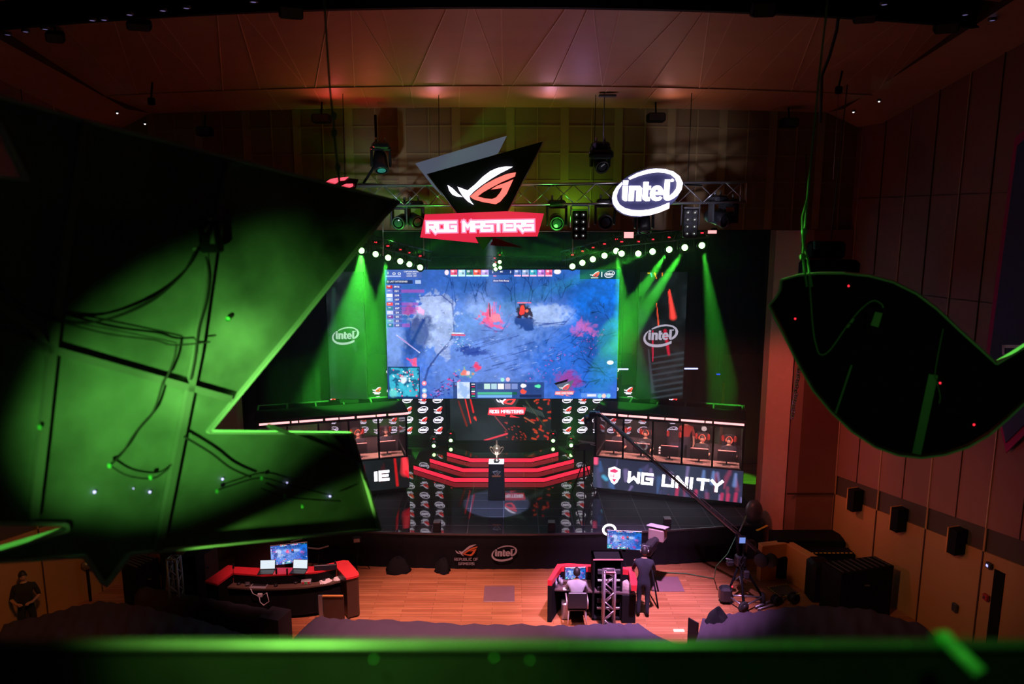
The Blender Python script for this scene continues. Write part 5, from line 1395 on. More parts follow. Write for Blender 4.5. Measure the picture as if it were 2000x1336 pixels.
# ================================================================== player booths
BROWN = mat('booth_desk', (0.30, 0.20, 0.17), 0.6)
BWALL = mat('booth_wall', (0.07, 0.055, 0.058), 0.7)
def led_front(seed, W_, H_, right):
    img, yy, xx, r = dark_led(W_, H_, seed)
    if right:
        img = img + lin((34, 36, 60)) * 1.0
        for i in range(34):
            x = r.uniform(0, W_); y = r.uniform(0, H_); L = r.uniform(6, 34); c = [(90, 80, 130), (60, 60, 96), (170, 60, 90), (70, 110, 170), (150, 130, 190)][r.randint(5)]
            img = streak(img, yy, xx, x, y, x + r.uniform(-5, 5), y + L, r.uniform(.8, 5), r.uniform(.8, 6), c, .4)
        img = streak(img, yy, xx, 3, 0, 3, 10, 4, 4, (255, 90, 130), .9); img = streak(img, yy, xx, 16, 34, 20, 38, 4, 4, (80, 170, 210), .8)
        for x in (130, 158, 196, 205, 216): img = streak(img, yy, xx, x, 38 + r.uniform(0, 8), x - 1, 54, 3, 3, (190, 50, 90), .7)
        for x in (168, 182, 214): img = streak(img, yy, xx, x, 6, x - 1, 26, 2.5, 4, (110, 140, 200), .6)
    else:
        img = streak(img, yy, xx, W_ - 7, 2, W_ - 4, 26, 5, 9, (255, 60, 70), .95); img = streak(img, yy, xx, W_ - 5, 26, W_ - 1, 38, 3, 1, (230, 20, 40), .9); img = streak(img, yy, xx, W_ - 22, 0, W_ - 19, 50, 2, 2.4, (190, 20, 24), .9)
        for i in range(12):
            x = r.uniform(0, W_ * .85); img = streak(img, yy, xx, x, r.uniform(0, 20), x + r.uniform(-3, 3), r.uniform(30, 54), 1, 3, (80, 12, 20), .5)
    return img
def booth(label, loc, rz, right):
    W, DP = 4.5, 2.0; zf, zg0, zg1, zr = .19, 1.19, 2.50, 2.68
    t = thing('player_booth', label, 'booth', loc, rz)
    m = MB(); m.bb((.05, .25, 0), (W - .05, DP, zf), MATTE); m.bb((0, .02, zf), (W, DP, .5), MATTE); m.bb((0, .02, .5), (W, .08, zg0), MATTE)
    m.bb((0, .08, .5), (.05, DP, zg0), MATTE); m.bb((W - .05, .08, .5), (W, DP, zg0), MATTE); m.obj('base', t, True)
    m = MB(); m.bb((.05, DP - .06, .5), (W - .05, DP, 1.35), BWALL); m.obj('back_wall', t, True)
    img = led_front(61 if right else 67, 225, 56, right)
    cells('led_front', img, W + .02, 1.0, Matrix.Translation((W / 2, -.015, zf + .5)), SCR, t)
    m = MB(); m.bb((-.02, -.012, zf - .03), (W + .02, .02, zg0), MATTE); m.obj('led_cabinet', t, True)
    m = MB(); y = -.03
    if right:
        sh = [(-.5, .55), (0, .75), (.5, .55), (.5, -.1), (.25, -.6), (0, -.8), (-.25, -.6), (-.5, -.1)]
        c = Vector((.66, y, .66))
        m.add([c + Vector((a * .38, 0, b * .38)) for a, b in sh], [list(range(8))], LED_W)
        rdm = emis('shield_red', (1, .05, .2), 1.0)
        m.add([c + Vector((a * .38, -.004, b * .38)) for a, b in [(-.36, .42), (0, .58), (.36, .42), (.1, .2), (-.36, .26)]], [list(range(5))], rdm)
        m.add([c + Vector((a * .38, -.004, b * .38)) for a, b in [(-.2, -.3), (.2, -.3), (0, -.62)]], [list(range(3))], rdm)
        squared(m, 'WG', c + Vector((-.10, -.006, -.06)), (1, 0, 0), (0, 0, 1), .09, .11, .08, .02, rdm)
        squared(m, 'WG UNITY', (1.12, y, .50), (1, 0, 0), (0, 0, 1), .30, .412, .285, .088, LED_W, slant=.06)
    else:
        squared(m, 'E', (3.60, y, .53), (1, 0, 0), (0, 0, 1), .26, .385, .25, .085, LED_W)
        m.add([Vector((3.42, y, .50)), Vector((3.52, y, .50)), Vector((3.52, y, .82)), Vector((3.42, y, .82))], [(0, 1, 2, 3)], LED_W)
    m.obj('team_lettering', t, True)
    for i in range(6):
        m = MB(); x = i * .9; m.rbox((min(max(x, .03), W - .03), .03, (zg0 + zg1) / 2), (.06, .07, zg1 - zg0), MATTE, .01); m.obj('post', t, True)
    for x in (.03, W - .03):
        m = MB(); m.rbox((x, DP - .04, (zg0 + zr) / 2), (.06, .06, zr - zg0), DGREY, .01); m.obj('post', t, True)
    for x in (1.5, 3.0):
        m = MB(); m.rbox((x, DP - .04, 2.3), (.04, .04, .7), DGREY, .01); m.obj('post', t, True)
    m = MB(); m.bb((-.02, -.0, zg1), (W + .02, .08, zg1 + .07), MATTE); m.bb((-.01, 0, zg0 - .02), (W + .01, .09, zg0 + .03), DGREY)
    for x in (0, W - .05): m.bb((x, .05, zg1), (x + .05, DP, zg1 + .05), DGREY); m.bb((x, .05, zg0), (x + .05, DP, zg0 + .03), DGREY)
    m.bb((0, DP - .05, zr - .06), (W, DP, zr), DGREY); m.obj('top_rail', t, True)
    for i in range(5):
        m = MB(); m.bb((i * .9 + .04, .035, zg0 + .03), (i * .9 + .86, .045, zg1), GLASS); m.obj('glass_pane', t, True)
    for x in (.02, W - .03):
        m = MB(); m.bb((x, .08, zg0 + .03), (x + .01, DP - .08, zg1), GLASS); m.obj('glass_pane', t, True)
    m = MB(); m.bb((.05, DP - .03, 1.35), (W - .05, DP - .02, zr - .06), GLASS); m.obj('glass_pane', t, True)
    m = MB(); m.bb((-.02, -.05, zr), (W + .02, 1.25, zr + .05), BLACK); m.bb((-.02, -.05, zr - .02), (W + .02, -.02, zr + .06), DGREY); m.obj('roof_panel', t, True)
    m = MB()
    for i in range(6): m.bb((i * .88 + .0, 1.25, zr), (i * .88 + .05, DP, zr + .04), DGREY)
    m.bb((0, DP - .05, zr), (W, DP, zr + .04), DGREY); m.obj('roof_frame', t, True)
    m = MB(); m.bb((.02, 1.25, zr + .015), (W - .02, DP - .03, zr + .022), GLASS); m.obj('roof_glass', t, True)
    cuts = [(0.0, .62), (.70, .98), (1.02, 1.58), (1.66, 2.1), (2.14, 2.52), (2.60, 3.28), (3.32, 3.50), (3.56, 4.42)]
    if not right: cuts = [(4.5 - b, 4.5 - a) for a, b in cuts]
    for a, b in cuts:
        m = MB(); m.tube([(a + .04, -.035, zg1 + .12), (b + .04, -.035, zg1 + .12)], .033, TUBE, 8); m.obj('light_tube', t, True)
    M = Matrix.Translation(loc) @ Matrix.Rotation(rz, 4, 'Z')
    for x in (1.1, 3.4):
        area('booth_tube_light', M @ Vector((x, .14, zg1 - .05)), M @ Vector((x, 1.3, .9)), 60, (1, .5, .46), 1.9, .08)
    # inner desk: its own thing
    dk = thing('booth_desk', 'brown player desk inside the %s booth' % ('right' if right else 'left'), 'desk', tuple(M @ Vector((W / 2, .45, .5))), rz)
    m = MB(); m.rbox((0, 0, .66), (W - .2, .62, .04), BROWN, .01); m.obj('desktop', dk, True)
    for x in (-2.0, -.7, .7, 2.0): m = MB(); m.bb((x - .03, -.25, 0), (x + .03, .25, .64), MATTE); m.obj('leg', dk, True)
    return t, M
BR = booth('glass player booth on the right with a lit front reading WG UNITY', (2.6, 21.8, SZ), atan2(-1.3, 4.3), True)[1]
BL = booth('glass player booth on the left, half hidden by the dark hanging sign', (-7.6, 20.5, SZ), atan2(1.3, 4.3), False)[1]
angR, angL = atan2(-1.3, 4.3), atan2(1.3, 4.3)
# monitors, chairs and players inside the booths
def monitor(label, loc, rz, w=.55, edge=None, pic=None, group=None):
    t = thing('computer_monitor', label, 'monitor', loc, rz, group)
    m = MB(); m.rbox((0, 0, .29), (w, .04, .32), PLAST, .01); m.obj('display', t, True)
    m = MB(); m.rbox((0, .02, .08), (.05, .04, .16), PLAST, .01); m.rbox((0, .02, .01), (.24, .18, .02), PLAST, .008); m.obj('stand', t, True)
    m = MB(); m.box((0, 0, .455), (w * .96, .05, .012), mat('pink_edge', (0.75, 0.30, 0.28), 0.4)); m.obj('top_edge_sheen', t, True)  # pink bar paints in the tube light caught on the top edge
    return t
def gchair(label, loc, rz, group):
    t = thing('gaming_chair', label, 'chair', loc, rz, group)
    m = MB(); m.rbox((0, 0, .47), (.5, .5, .12), PLAST, .04); m.obj('seat', t, True)
    m = MB(); m.rbox((0, .25, .92), (.42, .10, .86), PLAST, .05); b = m.obj('backrest', t, True)
    for s in (-1, 1): m = MB(); m.rbox((s * .19, .20, 1.22), (.09, .10, .22), mat('red_leather', (.35, .03, .02), .5), .04); m.obj('side_wing', b, True)
    m = MB(); m.tube([(0, 0, .1), (0, 0, .42)], .03, GREY, 8)
    for k in range(5): a = 2 * pi * k / 5; m.tube([(0, 0, .1), (.28 * cos(a), .28 * sin(a), .05)], .02, PLAST, 6)
    m.obj('pedestal', t, True)
    return t
mon0 = ch0 = None
SEATS = [(BR, angR, .55, 'right', 1, None), (BR, angR, 1.42, 'right', 1, None), (BR, angR, 2.30, 'right', 0, None), (BR, angR, 3.20, 'right', 1, None), (BR, angR, 4.02, 'right', 1, None),
         (BL, angL, 3.9, 'left', 1, None), (BL, angL, 3.0, 'left', 1, None), (BL, angL, 2.1, 'left', 0, None)]
pj = joints_sit(.1, .40, .70)
nR = 0; nL = 0
for M, a, x, side, occ, _ in SEATS:
    if side == 'right': k = ORD[nR]; nR += 1; frm = 'from the stage centre'
    else: k = ORD[nL]; nL += 1; frm = 'from the stage centre'
    where = '%s %s in the %s booth' % (k, frm, side)
    loc = tuple(M @ Vector((x, .42, 1.18)))
    if mon0 is None: mon0 = monitor('black gaming monitor seen from behind, ' + where, loc, a, group='gaming monitors in the booths')
    else: dup(mon0, loc, a, 'black gaming monitor seen from behind, ' + where)
    loc = tuple(M @ Vector((x + .05, 1.25, .5)))
    if ch0 is None: ch0 = gchair('black gaming chair with red side wings, ' + where, loc, a, 'gaming chairs in the booths')
    else: dup(ch0, loc, a, 'black gaming chair with red side wings, ' + where)
    if occ:
        person('person', 'player in a headset behind a monitor, ' + where, pj, outfit(BLUESH if nR % 2 else BSHIRT, NAVY), loc, a, headset=ORANGE if k != 'first' else PLAST, nod=.2, group='players in the booths')
person('person', 'person in a red shirt standing inside the right booth', joints_stand(0, .12, 'down'), outfit(RSHIRT, NAVY), tuple(BR @ Vector((2.72, 1.66, .5))), angR)
# white slatted unit and round clock-like disc inside the right booth
t = thing('slatted_shelf', 'small white slatted unit inside the right booth', 'shelf', tuple(BR @ Vector((1.95, .6, 1.18))), angR)
for i in range(3): m = MB(); m.bb((0, 0, .1 + i * .09), (.26, .1, .13 + i * .09), WHITE); m.obj('slat', t, True)
m = MB(); m.bb((.27, 0, 0), (.29, .12, .36), DGREY); m.obj('frame', t, True)
t = thing('round_disc', 'small round white clock-like disc on the booth back wall', 'lamp', tuple(BR @ Vector((3.28, 1.9, 1.86))), angR)
m = MB(); m.lathe([(.001, .03), (.08, .02), (.085, 0)], (0, 0, 0), emis('round_white', (1, .75, .7), .9), 16, Matrix.Rotation(R(90), 3, 'X')); m.obj('disc', t, True)  # disc is given emission to read bright white
m = MB(); m.lathe([(.085, .0), (.095, .01), (.085, .03)], (0, 0, 0), DGREY, 16, Matrix.Rotation(R(90), 3, 'X')); m.obj('rim', t, True)
# ================================================================== the floor in front of the stage
def loop_prism(m, pts, z0, z1, mt, side=None):
    m.prism([(p[0], p[1]) for p in pts], (0, 0, z0), (1, 0, 0), (0, 1, 0), z1 - z0, mt, side=side)
GAME_S = None
def tv(name, label, cat, A, B, zb, tiltb=0.06, frame=.02, stand=True, top=None):
    # display whose lower corners stand over A and B
    global GAME_S
    A = Vector(A); B = Vector(B); c = (A + B) / 2; w = (B - A).length; h = w * .5625
    t = thing(name, label, cat, (c.x, c.y, 0), atan2(B.y - A.y, B.x - A.x))
    MT = Matrix.Translation((0, 0, zb + h / 2)) @ Matrix.Rotation(-tiltb, 4, 'X')
    m = MB(); m.rbox(MT @ Vector((0, .02, 0)), (w + frame * 2, .04, h + frame * 2), PLAST, .01, rot=MT.to_3x3()); m.obj('casing', t, True)
    if GAME_S is None:
        o = cells('picture', game_picture(128, 72), 1, .5625, Matrix.Identity(4), SCR, t); GAME_S = o
    else:
        o = GAME_S.copy(); COL.objects.link(o); o.parent = t
    o.matrix_local = MT @ Matrix.Translation((0, -.004, 0)) @ Matrix.Scale(w, 4)
    m = MB()
    if stand:
        m.bb((-.04, .03, .1), (.04, .09, zb + h * .5), MATTE); m.rbox((0, .1, .03), (w * .6, .4, .05), MATTE, .01)
        m.tube([(-w * .25, .06, .06), (0, .06, zb * .8)], .02, MATTE, 6); m.tube([(w * .25, .06, .06), (0, .06, zb * .8)], .02, MATTE, 6)
    else:
        z0 = top; m.bb((-.03, .02, z0), (.03, .05, zb + h * .3), MATTE); m.rbox((0, .02, z0 + .01), (w * .45, .18, .02), MATTE, .006)
    m.obj('stand', t, True)
    return t
def laptop(label, loc, rz, screen, basem, wd=.34, open_=1.85, group=None):
    t = thing('laptop', label, 'laptop', loc, rz, group)
    m = MB(); m.rbox((0, 0, .009), (wd, .24, .018), basem, .006); m.box((0, .03, .0185), (wd * .86, .11, .003), PLAST); b = m.obj('keyboard_base', t, True)
    M = Matrix.Translation((0, .12, .018)) @ Matrix.Rotation(-(open_ - pi / 2), 4, 'X')
    m = MB(); m.rbox(M @ Vector((0, .005, .115)), (wd, .012, .23), basem, .004, rot=M.to_3x3()); l = m.obj('lid', t, True)
    m = MB(); m.box(M @ Vector((0, -.003, .118)), (wd * .92, .004, .205), screen, M.to_3x3()); m.obj('display', l, True)
    return t

# ---------- the left control desk
px8 = lambda pts: [(380 + x * .19, 1020 + y * .19) for x, y in pts]
ZR, ZW = 1.10, .84
lw = [Z(*q, ZR) for q in px8([(105, 605), (235, 635), (395, 520), (395, 445), (345, 440)])]
bs = [Z(*q, ZR) for q in px8([(400, 455), (690, 470), (1000, 465), (1240, 450), (1450, 412), (1450, 472), (1240, 515), (1000, 530), (700, 545), (400, 522)])]
rw = [Z(*q, ZR) for q in px8([(1455, 405), (1530, 388), (1580, 392), (1685, 515), (1690, 535), (1670, 550), (1560, 576), (1465, 470)])]
front = [Z(*q, ZW) for q in px8([(235, 655), (350, 668), (500, 677), (640, 684), (780, 685), (940, 680), (1100, 670), (1250, 652), (1400, 630), (1540, 592)])]
back = [Z(*q, ZW) for q in px8([(1490, 545), (1300, 580), (1100, 600), (900, 612), (700, 614), (500, 606), (330, 588)])]
dk = thing('control_desk', 'curved black control desk with a red counter on the left of the wooden floor', 'desk', (Z(550, 1160, .8).x, Z(550, 1160, .8).y, 0))
m = MB(); loop_prism(m, front + back, ZW - .04, ZW, mat('desk_laminate', (0.13, 0.085, 0.06), 0.35)); m.obj('worktop', dk)
m = MB()
for p, q in zip(back, back[1:]): m.bar(Vector((p.x, p.y, ZW + .02)), Vector((q.x, q.y, ZW + .02)), .035, .03, REDTOP)
m.obj('red_ledge', dk)
m = MB(); loop_prism(m, bs, ZR - .04, ZR, REDTOP); m.obj('counter', dk)
m = MB(); loop_prism(m, lw, ZR - .05, ZR, REDTOP, ); m.obj('side_counter', dk)
m = MB(); loop_prism(m, rw, ZR - .05, ZR, REDTOP); m.obj('side_counter', dk)
m = MB(); f2 = [p + (Vector((0, .06, 0))) for p in front]
loop_prism(m, f2 + [p for p in back], .08, ZW - .04, MATTE); m.obj('front_body', dk)
m = MB(); loop_prism(m, [p * 1 for p in bs], .05, ZR - .04, MATTE); m.obj('back_body', dk)
for w_ in (lw, rw):
    c_ = sum(w_, Vector()) / len(w_); m = MB(); loop_prism(m, [c_ + (p - c_) * .94 for p in w_], .04, ZR - .05, MATTE if w_ is lw else mat('dark_walnut', (0.06, 0.03, 0.018), 0.5)); m.obj('side_body', dk)
fb = lambda px, py, o=.0: D(px, py, min(p.y for p in front) + .05 - o)
m = MB(); a = Z(622, 1162, .7); b_ = Z(674, 1155, .7)
for (u, v, w_, h_, mt) in ((0, 0, .10, .62, GREY), (.10, .0, .5, .03, PLY)):
    m.box((a.x + u + w_ / 2, a.y - .02, .70 - h_ / 2), (w_, .05, h_), mt)
m.box((a.x + .36, a.y - .0, .36), (.50, .04, .58), mat('dark_walnut', (0.06, 0.03, 0.018), 0.5)); m.obj('open_cabinet', dk)
fy = front[3].y
m = MB(); m.rbox((Z(510, 1163, .62).x, fy + .02, .66), (.12, .05, .09), WHITE, .01)
m.tube([(Z(510, 1163, .62).x + .06, fy, .66), (Z(520, 1163, .62).x + .05, fy - .01, .74), (Z(524, 1163, .6).x + .06, fy - .02, .52), (Z(518, 1163, .6).x, fy - .02, .42), (Z(511, 1163, .6).x, fy - .01, .5), (Z(510, 1163, .6).x, fy, .62)], .010, WHITE, 6)
m.tube([(Z(510, 1163, .62).x - .06, fy, .66), (Z(498, 1163, .6).x, fy - .01, .72), (Z(494, 1163, .6).x, fy, .84)], .009, WHITE, 6)
m.obj('power_socket', dk)
for q, nm in (((456, 1104), 0), ((540, 1115), 1), ((561, 1115), 2), ((655, 1100), 3)):
    p = Z(q[0], q[1] + 6, ZR); m = MB(); m.rbox((p.x, p.y, ZR + .06), (.035, .05, .16), BLACK, .008); m.obj('cable_post', dk)
# what stands on the desk
p = Z(520, 1118, ZR); laptop('open black laptop with a white screen on the red counter, left one', (p.x, p.y, ZR), .06, LAPW, PLAST, .38)
p = Z(583, 1117, ZR); laptop('open black laptop with a white screen on the red counter, right one', (p.x, p.y, ZR), -.06, LAPW, PLAST, .38)
p = Z(506, 1145, ZW); laptop('silver laptop with a dark screen on the lower desktop', (p.x, p.y, ZW), -.05, emis('laptop_dark', (.05, .09, .22), 1), SILVER, .40, 1.75)
p = Z(636, 1113, ZR); t = thing('flat_monitor', 'black monitor lying tilted on the right end of the red counter', 'monitor', (p.x, p.y, ZR), .12)
m = MB(); m.rbox((0, 0, .07), (.55, .06, .14), PLAST, .01); m.obj('casing', t, True); m = MB(); m.box((0, -.033, .07), (.50, .006, .11), DLENS); m.obj('display', t, True)
def headphones(label, loc, rz, group='headphones on the control desk'):
    t = thing('headphones', label, 'headphones', loc, rz, group)
    m = MB(); m.tube([(.09 * cos(a), .10 * sin(a), .03) for a in [R(q) for q in range(0, 181, 20)]], .014, PLAST, 6); m.obj('headband', t, True)
    for s in (-1, 1): m = MB(); m.lathe([(.001, 0), (.045, 0), (.05, .025), (.04, .05), (.001, .05)], (s * .09, 0, .0), PLAST, 12); m.obj('ear_cup', t, True)
    return t
for (q, lb) in (((474, 1141), 'left of the silver laptop'), ((545, 1142), 'right of the silver laptop'), ((585, 1139), 'beside the small metal box'), ((626, 1134), 'beside the white papers')):
    p = Z(*q, ZW); headphones('black headphones on the lower desktop, ' + lb, (p.x, p.y, ZW), random.uniform(-1, 1))
p = Z(484, 1142, ZW); t = thing('intercom_box', 'small dark intercom box beside the left headphones', 'intercom', (p.x, p.y, ZW), .3)
m = MB(); m.rbox((0, 0, .03), (.12, .18, .06), DGREY, .01); m.obj('casing', t, True); m = MB(); m.box((0, -.02, .062), (.08, .06, .004), GREY); m.obj('panel', t, True)
p = Z(599, 1139, ZW); t = thing('mixer_box', 'small box with a pale top and coloured buttons on the desk', 'control box', (p.x, p.y, ZW), .08)
m = MB(); m.rbox((0, 0, .05), (.24, .18, .10), SILVER, .01); m.obj('casing', t, True)
for i, c_ in enumerate((REDTOP, GREENP, REDTOP)): m = MB(); m.rbox((-.07 + i * .07, -.092, .05), (.05, .01, .05), c_, .004); m.obj('button', t, True)
for (q, w_, d_, rz, lb) in (((634, 1136), .24, .20, .4, 'crumpled white papers'), ((662, 1130), .26, .19, .15, 'flat paper sheets')):
    p = Z(*q, ZW); o = MB()
    for k in range(3):
        Mr = Matrix.Rotation(rz + k * .25, 3, 'Z') @ Matrix.Rotation(.05 * k, 3, 'X'); o.box(Vector((p.x + k * .02, p.y, ZW + .004 + k * .009)), (w_, d_, .004), PAPER, Mr)
    o = o.obj('paper_sheets'); tag(o, lb + ' on the right of the lower desktop', 'paper')
p = Z(688, 1180, .2); t = thing('water_bottle', 'clear bottle on the floor at the right end of the control desk', 'bottle', (p.x + .03, p.y - .12, 0))
m = MB(); m.lathe([(.001, 0), (.04, 0), (.042, .15), (.02, .2), (.015, .23)], (0, 0, 0), mat('clear_plastic', (.5, .55, .6), .15), 12); m.obj('body', t, True)
m = MB(); m.lathe([(.017, .23), (.017, .26), (.001, .26)], (0, 0, 0), WHITE, 10); m.obj('cap', t, True)
zb = .98; A = Z(530, 1104, zb); B = Z(601, 1096, zb)
tv('television', 'large television on a stand behind the left control desk showing the game', 'television', (A.x, A.y, 0), (B.x, B.y, 0), zb)
# thin stands around the television
def stand(label, loc, h, kind, rz=0.0, name='tripod_stand', cat='stand', group=None):
    t = thing(name, label, cat, loc, rz, group)
    m = MB(); m.tube([(0, 0, .25), (0, 0, h)], .018, MATTE, 6); m.obj('pole', t, True)
    for k in range(3):
        a = 2 * pi * k / 3 + .4; m = MB(); m.tube([(0, 0, .55), (.35 * cos(a), .35 * sin(a), .02)], .014, MATTE, 6); m.obj('leg', t, True)
    m = MB()
    if kind == 'bar': m.bar((-.28, 0, h + .06), (0, 0, h), .03, .03, SILVER); m.bar((.28, 0, h + .06), (0, 0, h), .03, .03, SILVER)
    elif kind == 'lamp': m.rbox((0, -.04, h + .08), (.22, .12, .16), BLACK, .02); m.box((0, -.105, h + .08), (.16, .01, .10), GREY)
    elif kind == 'mic': m.tube([(0, 0, h), (-.3, -.12, h + .12)], .012, GREY, 6); m.ball((-.3, -.12, h + .12), .03, DGREY, 8)
    m.obj('head', t, True)
    return t
for q, h, kd, lb in (((570, 1052), 1.9, 'bar', 'black stand with silver arms behind the top of the left television'), ((622, 1066), 1.65, 'bar', 'black stand with silver arms right of the left television'), ((517, 1064), 1.7, 'mic', 'thin stand with a boom left of the left television'), ((697, 1052), 1.9, 'lamp', 'thin black stand with a small lamp near the stage corner')):
    p = D(q[0], q[1] + 6, SF(-5.2) - .45); stand(lb, (p.x, p.y, 0), p.z, kd, .2)
# black bundles by the stage front
def lump(name, label, cat, c, size, mt, seed, group=None):
    r = random.Random(seed); m = MB(); n = 12; seg = 18; vs = []
    for i in range(n + 1):
        a = pi / 2 * i / n
        for k in range(seg):
            b = 2 * pi * k / seg; q = 1 + .14 * sin(3 * b + seed) + .10 * sin(7 * b + i * .8) + r.uniform(-.05, .05)
            vs.append((c[0] + size[0] * cos(a) ** .8 * q * cos(b), c[1] + size[1] * cos(a) ** .8 * q * sin(b), max(0, size[2] * sin(a) ** 1.3 * (1 + .1 * sin(2 * b)))))
    m.add(vs, [(i * seg + k, i * seg + (k + 1) % seg, (i + 1) * seg + (k + 1) % seg, (i + 1) * seg + k) for i in range(n) for k in range(seg)], mt, True)
    o = m.obj(name); return tag(o, label, cat, group)
p = Z(776, 1118, 0); lump('cloth_bundle', 'heap of black cloth on the floor before the stage, larger left one', 'cloth bundle', (p.x, p.y + .05, 0), (.32, .22, .42), CLOTHB, 2)
p = Z(865, 1118, 0); lump('cloth_bundle', 'heap of black cloth on the floor before the stage, nearer the printed marks', 'cloth bundle', (p.x, p.y + .05, 0), (.22, .18, .38), CLOTHB, 5)
# dark scuffs: low ramp plate on the boards
for q, w_, lb in (((1300, 1141), .85, 'dark square mat on the wooden floor right of the cameraman'), ((975, 1160), .8, 'dark square mat on the wooden floor in the middle')):
    p = Z(*q, 0); o = MB().rbox((p.x, p.y, .006), (w_, .8, .012), mat('floor_hatch', (0.20, 0.11, 0.12), 0.3), .004).obj('floor_mat'); tag(o, lb, 'mat')

# ---------- left side: cases, towers, barrier
def case3(name, label, cat, px_top, ztop, mt, parts=True, group=None, slats=0):
    P = [Z(*q, ztop) for q in px_top]; c = sum(P, Vector()) / len(P)
    t = thing(name, label, cat, (c.x, c.y, 0), 0, group)
    m = MB(); loop_prism(m, P, 0.0, ztop, mt); m.obj('cabinet', t)
    m = MB(); q = [c + (p - c) * .9 for p in P]
    if slats:
        a, b, c_, d = P[:4]
        for i in range(slats):
            f = (i + .5) / slats; p1 = a.lerp(b, f); p2 = d.lerp(c_, f); m.bar(p1.lerp(p2, .06) + Vector((0, 0, .012)), p1.lerp(p2, .94) + Vector((0, 0, .012)), .025, .02, GREY)
        m.obj('top_slats', t)
    else:
        loop_prism(m, q, ztop, ztop + .012, DGREY); m.obj('lid', t)
    m = MB(); p1, p2 = P[-1], P[2] if len(P) > 3 else P[1]
    mid = (p1 + p2) / 2; m.bar(Vector((mid.x - .06, mid.y - .02, ztop * .7)), Vector((mid.x + .06, mid.y - .02, ztop * .7)), .03, .03, GREY); m.obj('handle', t)
    return t
case3('equipment_case', 'tall black equipment case with pale slats on top, behind the dark sign tip', 'case', [(236, 1098), (262, 1078), (310, 1090), (266, 1111)], 1.35, MATTE, slats=6)
case3('equipment_case', 'dark grey flight case left of the control desk', 'case', [(337, 1086), (381, 1066), (424, 1068), (382, 1093)], 1.30, mat('case_grey', (0.05, 0.04, 0.05), 0.5))
tp = thing('truss_tower', 'thin blue-grey truss tower left of the control desk', 'truss tower', tuple(Z(350, 1215, 0)))
m = MB(); g = Z(350, 1222, 0); truss(m, (g.x, g.y, 0.02), (g.x, g.y, 1.75), .22, 4, mat('blue_grey_metal', (0.25, 0.30, 0.36), 0.4, 0.6), .028, up=(0, 1, 0)); m.obj('truss_frame', tp)
m = MB(); m.rbox((g.x, g.y, .02), (.45, .45, .03), DGREY, .01); m.obj('base_plate', tp)
P0 = Z(275, 1150, .8); P1 = Z(533, 1197, .8)
bt = thing('cloth_barrier', 'long low barrier draped in black cloth in front of the control desk', 'barrier', (P0.x, P0.y, 0))
m = MB(); n = 24; A_ = []; prof = [(-.26, 0), (-.24, .5), (-.2, .72), (-.08, .82), (.08, .82), (.2, .70), (.24, .4), (.26, 0)]
d = (P1 - P0).normalized(); nn = Vector((-d.y, d.x, 0))
vs = []
for i in range(n + 1):
    c = P0.lerp(P1, i / n); sc_ = 1 + .04 * sin(i * 1.3)
    for (o, z) in prof: vs.append(Vector((c.x, c.y, 0)) + nn * (o * sc_) + Vector((0, 0, z * (1 + .02 * sin(i * 2.1)))))
k = len(prof); m.add(vs, [(i * k + j, (i + 1) * k + j, (i + 1) * k + j + 1, i * k + j + 1) for i in range(n) for j in range(k - 1)] + [list(range(k)), list(range(n * k, n * k + k))[::-1]], mat('barrier_cloth', (0.035, 0.022, 0.028), 0.95, bump=.3, scale=3), True)
m.obj('cloth', bt)
m = MB(); c = P1; m.box((c.x + .05, c.y, .4), (.5, .5, .78), mat('barrier_cloth', (0.035, 0.022, 0.028)), Matrix.Rotation(atan2(d.y, d.x), 3, 'Z')); m.obj('end_pad', bt)
o = MB(); g = Z(368, 1175, .5); o.rbox((g.x, g.y + .4, .8), (.35, .5, 1.6), MATTE, .02); o = o.obj('speaker_cabinet'); tag(o, 'tall black cabinet directly behind the thin truss tower', 'cabinet')
# dark flats left of the stage front, behind the television
o = MB(); a = Z(425, 1075, .0); b = Z(520, 1095, 0); o.bb((-7.6, 18.4, 0), (-6.2, 18.6, 1.15), mat('dark_wine_board', (0.05, 0.025, 0.028), 0.6)); o.bb((-6.2, 18.3, 0), (-6.1, 18.6, 1.15), MATTE); o = o.obj('low_screen_wall'); tag(o, 'dark low board wall beside the stage behind the flight case', 'partition')

# ---------- right control desk
rd = thing('control_desk', 'square black control desk with a red rim on the right of the wooden floor', 'desk', (Z(1150, 1190, 0).x, Z(1150, 1190, 0).y, 0))
px1 = lambda pts: [(1040 + x / 5.567, 1000 + y / 5.567) for x, y in pts]
outer = [Z(*q, ZR) for q in px1([(165, 742), (270, 565), (400, 558), (700, 575), (1100, 606), (1140, 760), (1135, 800)])]
inner = [Z(*q, ZR) for q in px1([(1075, 800), (1065, 760), (1045, 628), (700, 600), (400, 588), (315, 592), (210, 745)])]
m = MB(); loop_prism(m, outer + inner, ZR - .14, ZR, REDTOP); m.obj('red_rim', rd)
m = MB(); loop_prism(m, [outer[0], outer[1], inner[-2], inner[-1]], .02, ZR - .14, MATTE); m.obj('side_body', rd)
m = MB(); loop_prism(m, outer[1:5] + inner[2:6], .02, ZR - .14, MATTE); m.obj('back_body', rd)
WT = [Z(1078, 1151, .76), inner[-2], inner[-3], inner[2], Z(1241, 1160, .76)]
m = MB(); loop_prism(m, WT, .72, .76, mat('desk_laminate2', (0.10, 0.07, 0.07), 0.4)); m.obj('worktop', rd)
x1 = Z(1215, 1180, .5).x; x2 = outer[-1].x + .03; yb = WT[-1].y
m = MB(); m.bb((x1, yb - .02, .02), (x2, yb + .7, .72), MATTE); m.obj('drawer_block', rd)
yF = WT[0].y
zb = .84; A = Z(1104, 1131, zb + .1); B = Z(1143, 1130, zb + .1)
